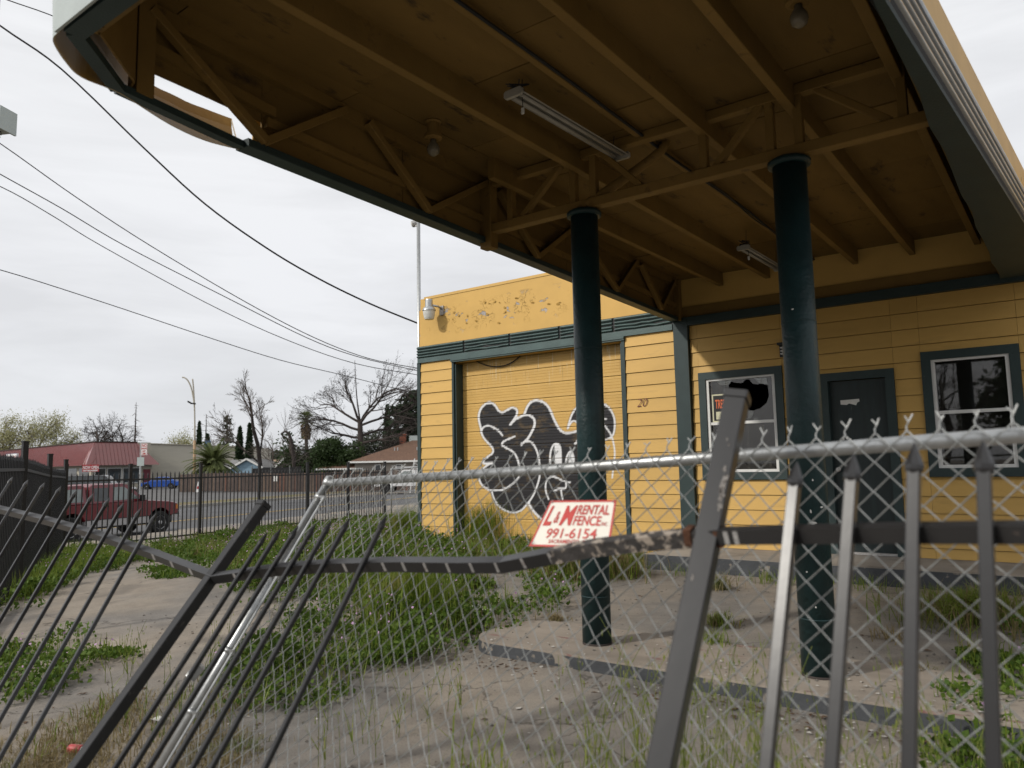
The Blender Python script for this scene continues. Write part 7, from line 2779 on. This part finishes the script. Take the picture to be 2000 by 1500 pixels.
weed_patch([(-40, 1278), (60, 1256), (150, 1250), (225, 1262), (236, 1290), (180, 1330), (90, 1362), (-40, 1380)], 141, 'leafy weed patch on the pavement at the lower left', 4800, 0.12, 500, 0.20, 0.030)
weed_patch([(298, 1116), (350, 1105), (388, 1120), (362, 1134), (310, 1133)], 151, 'small weed clump alone on the pavement left of the leaning post', 3800, 0.13, 300, 0.15, 0.035)
weed_patch([(826, 1050), (900, 1058), (1010, 1062), (1090, 1078), (1200, 1088), (1245, 1062), (1255, 1100), (1180, 1112), (1120, 1140), (1030, 1122), (900, 1092)], 161, 'weeds along the foot of the garage wall', 2600, 0.16, 900, 0.30, 0.04, dry=500)
weed_patch([(1000, 1172), (1055, 1142), (1112, 1150), (1108, 1190), (1030, 1212), (985, 1205)], 171, 'weed clump left of the left column', 4200, 0.16, 700, 0.22, 0.032)
weed_patch([(895, 1262), (930, 1240), (1000, 1215), (1060, 1205), (1020, 1240), (960, 1262), (900, 1278)], 181, 'flowering weeds at the rounded end of the pump island', 3600, 0.12, 400, 0.18, 0.028)
weed_patch([(1850, 1330), (2060, 1240), (2100, 1560), (1760, 1560), (1830, 1440)], 191, 'green weeds in the lower right corner', 5200, 0.16, 700, 0.22, 0.030)
G = scatter([(1325, 1108), (1420, 1116), (1560, 1128), (1720, 1146), (1860, 1158), (1860, 1170), (1700, 1158), (1500, 1140), (1325, 1124)], 900, 201)
stuff('grass', *blades(G, 0.16, 0.006, 202, 0.7), M['grass'], 'thin grass along the office step', 'grass')
# dry turf in the near left corner
Gd = scatter([(-60, 1440), (120, 1412), (230, 1398), (330, 1345), (430, 1330), (500, 1400), (460, 1600), (-60, 1600)], 5200, 211)
stuff('dry_grass', *blades(Gd, 0.085, 0.006, 212, 1.1), M['drygrass'], 'dry matted grass in the near left corner', 'grass')
Gg = scatter([(-60, 1450), (120, 1430), (230, 1398), (330, 1345), (430, 1340), (400, 1420), (200, 1470), (-60, 1520)], 700, 213)
stuff('grass', *blades(Gg, 0.14, 0.007, 214, 0.6), M['grass'])


def tuft(px_, py_, rad, h, n, seed, label, mats=('grass',), lean=0.5, group='grass tufts on the lot'):
    c = gpt(px_, py_)
    t = thing('grass_tuft', tuple(c), label, 'grass tuft', group)
    g = np.random.default_rng(seed)
    for k, m_ in enumerate(mats):
        a = g.uniform(0, 6.28, n)
        r_ = rad * np.abs(g.normal(0, 0.5, n))
        P = np.stack([c[0] + r_ * np.cos(a), c[1] + r_ * np.sin(a)], -1)
        V, F_ = blades(P, h * (1.0 if k == 0 else 0.8), 0.0075, seed + k, lean * (1 if k == 0 else 1.6))
        raw_part(t, 'blades' if k == 0 else 'dry_blades', V, F_, M[m_])


tuft(958, 1062, 0.55, 0.75, 1500, 301, 'tall bushy green tuft in front of the garage door', ('grass',), 0.45)
tuft(1112, 1128, 0.42, 0.50, 900, 302, 'straw-coloured tuft drooping in front of the garage door under the rental sign', ('drygrass', 'grass'), 0.7)
tuft(792, 1052, 0.55, 0.62, 900, 303, 'green tuft at the left corner of the station', ('grass',), 0.4)
tuft(1205, 1062, 0.30, 0.55, 420, 304, 'thin green tuft at the right side of the garage door', ('grass',), 0.35)
tuft(1195, 1125, 0.45, 0.42, 700, 305, 'half-dry tuft right behind the left column', ('drygrass', 'grass'), 0.7)
tuft(1915, 1215, 0.62, 0.36, 900, 306, 'long half-dry tuft by the right edge below the right window', ('grass', 'drygrass'), 0.9)
tuft(815, 1210, 0.65, 0.60, 1300, 307, 'tall bright green tuft standing in the weed bank behind the chain-link', ('grass',), 0.35)
tuft(1405, 1150, 0.18, 0.20, 150, 308, 'small dry tuft in a joint of the slab right of the leaning iron post', ('drygrass',), 0.8)
tuft(1408, 1222, 0.16, 0.14, 120, 309, 'flat grass tuft in the slab between the two columns', ('grass', 'drygrass'), 1.0)
tuft(1395, 1262, 0.14, 0.16, 90, 310, 'short grass tuft by the island edge between the two columns', ('grass',), 0.7)
tuft(1590, 1128, 0.16, 0.16, 140, 311, 'short grass tuft at the step behind the right column', ('grass',), 0.8)
tuft(1738, 1250, 0.14, 0.14, 60, 312, 'sparse straw tuft on the slab right of the right column', ('drygrass',), 0.9)
tuft(1790, 1312, 0.14, 0.10, 90, 313, 'rusty dry tuft on the island right of the right column', ('drygrass',), 1.1)
tuft(1085, 1212, 0.16, 0.08, 160, 314, 'reddish dried weed mat just left of the left column foot', ('drygrass',), 1.2)


def oats(P, h, seed, name='wild_oats', label=None):
    g = np.random.default_rng(seed)
    V, F_ = [], []
    for x, y in P:
        z = float(gz(x, y))
        H = h * g.uniform(0.45, 1.1)
        a = g.uniform(0, 6.28)
        ln = g.uniform(0.08, 0.4) * H
        pts = [np.array([x, y, z]), np.array([x + math.cos(a) * ln * 0.3, y + math.sin(a) * ln * 0.3, z + H * 0.55]), np.array([x + math.cos(a) * ln, y + math.sin(a) * ln, z + H])]
        fast_tube(V, F_, shape(pts, 3), np.linspace(0.0024, 0.0011, 7), 3)
        # one or two blades
        for k in range(g.integers(1, 3)):
            q = pts[0] * 0.6 + pts[1] * 0.4
            b_ = g.uniform(0, 6.28)
            e_ = q + np.array([math.cos(b_) * 0.10, math.sin(b_) * 0.10, g.uniform(0.10, 0.24)])
            sd = np.array([-math.sin(b_), math.cos(b_), 0]) * 0.0045
            o = len(V)
            V.extend([tuple(q - sd), tuple(q + sd), tuple(e_)])
            F_.append((o, o + 1, o + 2))
        # hanging spikelets
        for k in range(g.integers(4, 9)):
            f = g.uniform(0.62, 1.0)
            q = pts[1] * (1 - (f - 0.55) / 0.45) + pts[2] * ((f - 0.55) / 0.45)
            b_ = g.uniform(0, 6.28)
            q = q + np.array([math.cos(b_) * 0.018, math.sin(b_) * 0.018, -0.006])
            o = len(V)
            L_ = g.uniform(0.020, 0.032)
            w = 0.0034
            c_, s_ = math.cos(b_) * w, math.sin(b_) * w
            V.extend([tuple(q), tuple(q + np.array([c_, s_, -L_ * .45])), tuple(q + np.array([0, 0, -L_])), tuple(q - np.array([c_, s_, L_ * .45]))])
            F_.append((o, o + 1, o + 2, o + 3))
    V = np.array(V)
    return stuff(name, V, F_, M['oat'], label, 'wild oats' if label else None)


go = np.random.default_rng(77)
c1 = np.column_stack([go.uniform(-2.0, -0.35, 110), go.uniform(2.35, 3.5, 110)])
oats(c1, 0.72, 401, label='thin wild oats standing just behind the chain-link panel')
oats(np.column_stack([go.normal(-1.35, 0.12, 34), go.normal(2.75, 0.16, 34)]), 0.85, 405)
oats(np.column_stack([go.normal(-0.9, 0.12, 34), go.normal(2.65, 0.14, 34)]), 0.80, 406)
oats(np.column_stack([go.uniform(-4.6, -3.0, 46), go.uniform(2.6, 3.8, 46)]), 0.42, 402)
oats(np.column_stack([go.uniform(-6.0, -4.2, 40), go.uniform(2.6, 4.6, 40)]), 0.40, 403)
oats(np.column_stack([go.uniform(-0.6, 0.3, 40), go.uniform(3.0, 4.3, 40)]), 0.42, 404)
cl = np.vstack([np.column_stack([go.normal(x, 0.08, 60), go.normal(y, 0.08, 60)]) for x, y in ((-1.35, 2.75), (-0.9, 2.65), (-1.75, 2.85), (-0.55, 2.9), (-2.4, 2.9))])
stuff('grass', *blades(cl, 0.22, 0.006, 410, 0.5), M['oat'])
stuff('grass', *blades(cl[::4] + np.array([0.04, -0.12]), 0.50, 0.010, 411, 0.35), M['oat'])

# pebbles, flakes and litter
V, F_ = [], []
gp = np.random.default_rng(9)
pb_ = np.column_stack([gp.uniform(-8, 1.5, 2600), gp.uniform(1.5, 9.0, 2600)])
for x, y in pb_:
    on_is = (x > -3.7) and (IY0 < y < IY1)
    z = (IZ if on_is else float(gz(x, y)))
    s = abs(gp.normal(0, 0.006)) + 0.003
    o = len(V)
    q = gp.uniform(0.6, 1.3, 6) * s
    V.extend([(x + q[0], y, z + .3 * s), (x - q[1], y, z + .3 * s), (x, y + q[2], z + .3 * s), (x, y - q[3], z + .3 * s), (x, y, z + q[4] * 0.9), (x, y, z - 0.2 * s)])
    F_ += [[o + a for a in f] for f in ((0, 2, 4), (2, 1, 4), (1, 3, 4), (3, 0, 4), (2, 0, 5), (1, 2, 5), (3, 1, 5), (0, 3, 5))]
stuff('pebbles', np.array(V), F_, pm('small_pebbles', (0.16, 0.145, 0.125), 0.9, 0.6, 300))
V, F_ = [], []
fl_ = np.vstack([np.column_stack([gp.uniform(-3.8, 0.3, 160), gp.normal(4.45, 0.16, 160)]), np.column_stack([gp.uniform(-3.4, 0.3, 150), gp.uniform(4.6, 5.4, 150)]), np.column_stack([gp.uniform(-5, 0, 90), gp.uniform(2.4, 4.5, 90)]), np.column_stack([gp.normal(-0.7, 0.35, 220), gp.normal(4.2, 0.5, 220)])])
for x, y in fl_:
    on_is = (x > -3.7) and (IY0 + 0.01 < y < IY1)
    z = (IZ if on_is else float(gz(x, y))) + 0.006
    s = abs(gp.normal(0, 0.007)) + 0.003
    a = gp.uniform(0, 6.28)
    o = len(V)
    V.extend([(x + s * math.cos(a + k * 1.57) * gp.uniform(.6, 1.3), y + s * math.sin(a + k * 1.57) * gp.uniform(.6, 1.3), z + gp.uniform(0, 0.006)) for k in range(4)])
    F_.append([o, o + 1, o + 2, o + 3])
stuff('paint_flakes', np.array(V), F_, pm('fallen_paint_flakes', (0.48, 0.46, 0.42), 0.8, 0.3, 200))
V, F_ = [], []
lf_ = np.vstack([np.column_stack([gp.uniform(-3.9, 1.0, 420), gp.normal(4.42, 0.09, 420)]), np.column_stack([gp.uniform(-7, 0.5, 380), gp.uniform(1.8, 9.0, 380)])])
for x, y in lf_:
    if x > -3.7 and IY0 < y < IY1:
        continue
    z = float(gz(x, y)) + 0.005
    s = abs(gp.normal(0, 0.010)) + 0.005
    a = gp.uniform(0, 6.28)
    o = len(V)
    V.extend([(x + s * math.cos(a) * 1.4, y + s * math.sin(a) * 1.4, z), (x - s * math.sin(a) * .6, y + s * math.cos(a) * .6, z + .006), (x - s * math.cos(a) * 1.4, y - s * math.sin(a) * 1.4, z), (x + s * math.sin(a) * .6, y - s * math.cos(a) * .6, z + .004)])
    F_.append([o, o + 1, o + 2, o + 3])
stuff('dead_leaves', np.array(V), F_, pm('dead_leaf_litter', (0.10, 0.06, 0.035), 0.9, 0.5, 200))


def litter(name, px_, py_, poly, label, cat, mat='paper', tilt=0.35):
    c = gpt(px_, py_)
    mb = MB()
    r = random.Random(px_)
    n = len(poly)
    mb.add([(c[0] + a, c[1] + b_, c[2] + 0.012 + abs(r.gauss(0, 0.5)) * tilt * 0.1) for a, b_ in poly] + [(c[0] + np.mean([q[0] for q in poly]), c[1] + np.mean([q[1] for q in poly]), c[2] + 0.05 * tilt)], [(i, (i + 1) % n, n) for i in range(n)])
    solo(name, mb, M[mat] if isinstance(mat, str) else mat, label, cat)


litter('paper_cup', 940, 1197, [(-0.13, -0.03), (-0.02, -0.06), (0.12, -0.04), (0.13, 0.04), (0.0, 0.07), (-0.12, 0.05)], 'flattened white paper cup on the grey pavement by the weed bank', 'cup', tilt=0.9)
litter('crumpled_paper', 305, 1418, [(-0.05, -0.03), (0.02, -0.05), (0.06, 0.0), (0.03, 0.04), (-0.04, 0.04)], 'crumpled white paper in the dry grass behind the leaning pickets', 'paper', tilt=0.8)
litter('plastic_scrap', 668, 1030, [(-0.2, -0.05), (0.0, -0.08), (0.22, 0.0), (0.1, 0.1), (-0.15, 0.06)], 'turquoise plastic scrap in the weeds by the street fence', 'scrap', pm('turquoise_plastic', (0.10, 0.42, 0.40), 0.5), 0.8)
litter('paper_scrap', 1128, 1122, [(-0.07, -0.02), (0.02, -0.04), (0.07, 0.01), (0.0, 0.04)], 'white paper scrap at the foot of the step', 'paper')
litter('bottle_scrap', 292, 1098, [(-0.14, -0.03), (0.06, -0.05), (0.16, 0.02), (-0.04, 0.05)], 'clear crushed bottle by the foot of the street fence', 'bottle', pm('clear_crushed_plastic', (0.5, 0.53, 0.55), 0.2), 0.9)
cc = gpt(142, 1476)
cn = thing('drink_can', tuple(cc), 'small red and white crushed can in the dry grass at the lower left', 'can')
part(cn, 'body', MB().lathe([(0.020, 0.0), (0.026, 0.006), (0.026, 0.09), (0.02, 0.096)], cc + np.array([-0.04, 0, 0.028]), (1, 0.3, 0.05), 14), pm('can_red_print', (0.42, 0.05, 0.05), 0.35), sm=False)
part(cn, 'lid', MB().lathe([(0.0205, 0.097), (0.0205, 0.101), (0.004, 0.102)], cc + np.array([-0.04, 0, 0.028]), (1, 0.3, 0.05), 14), M['paper'])
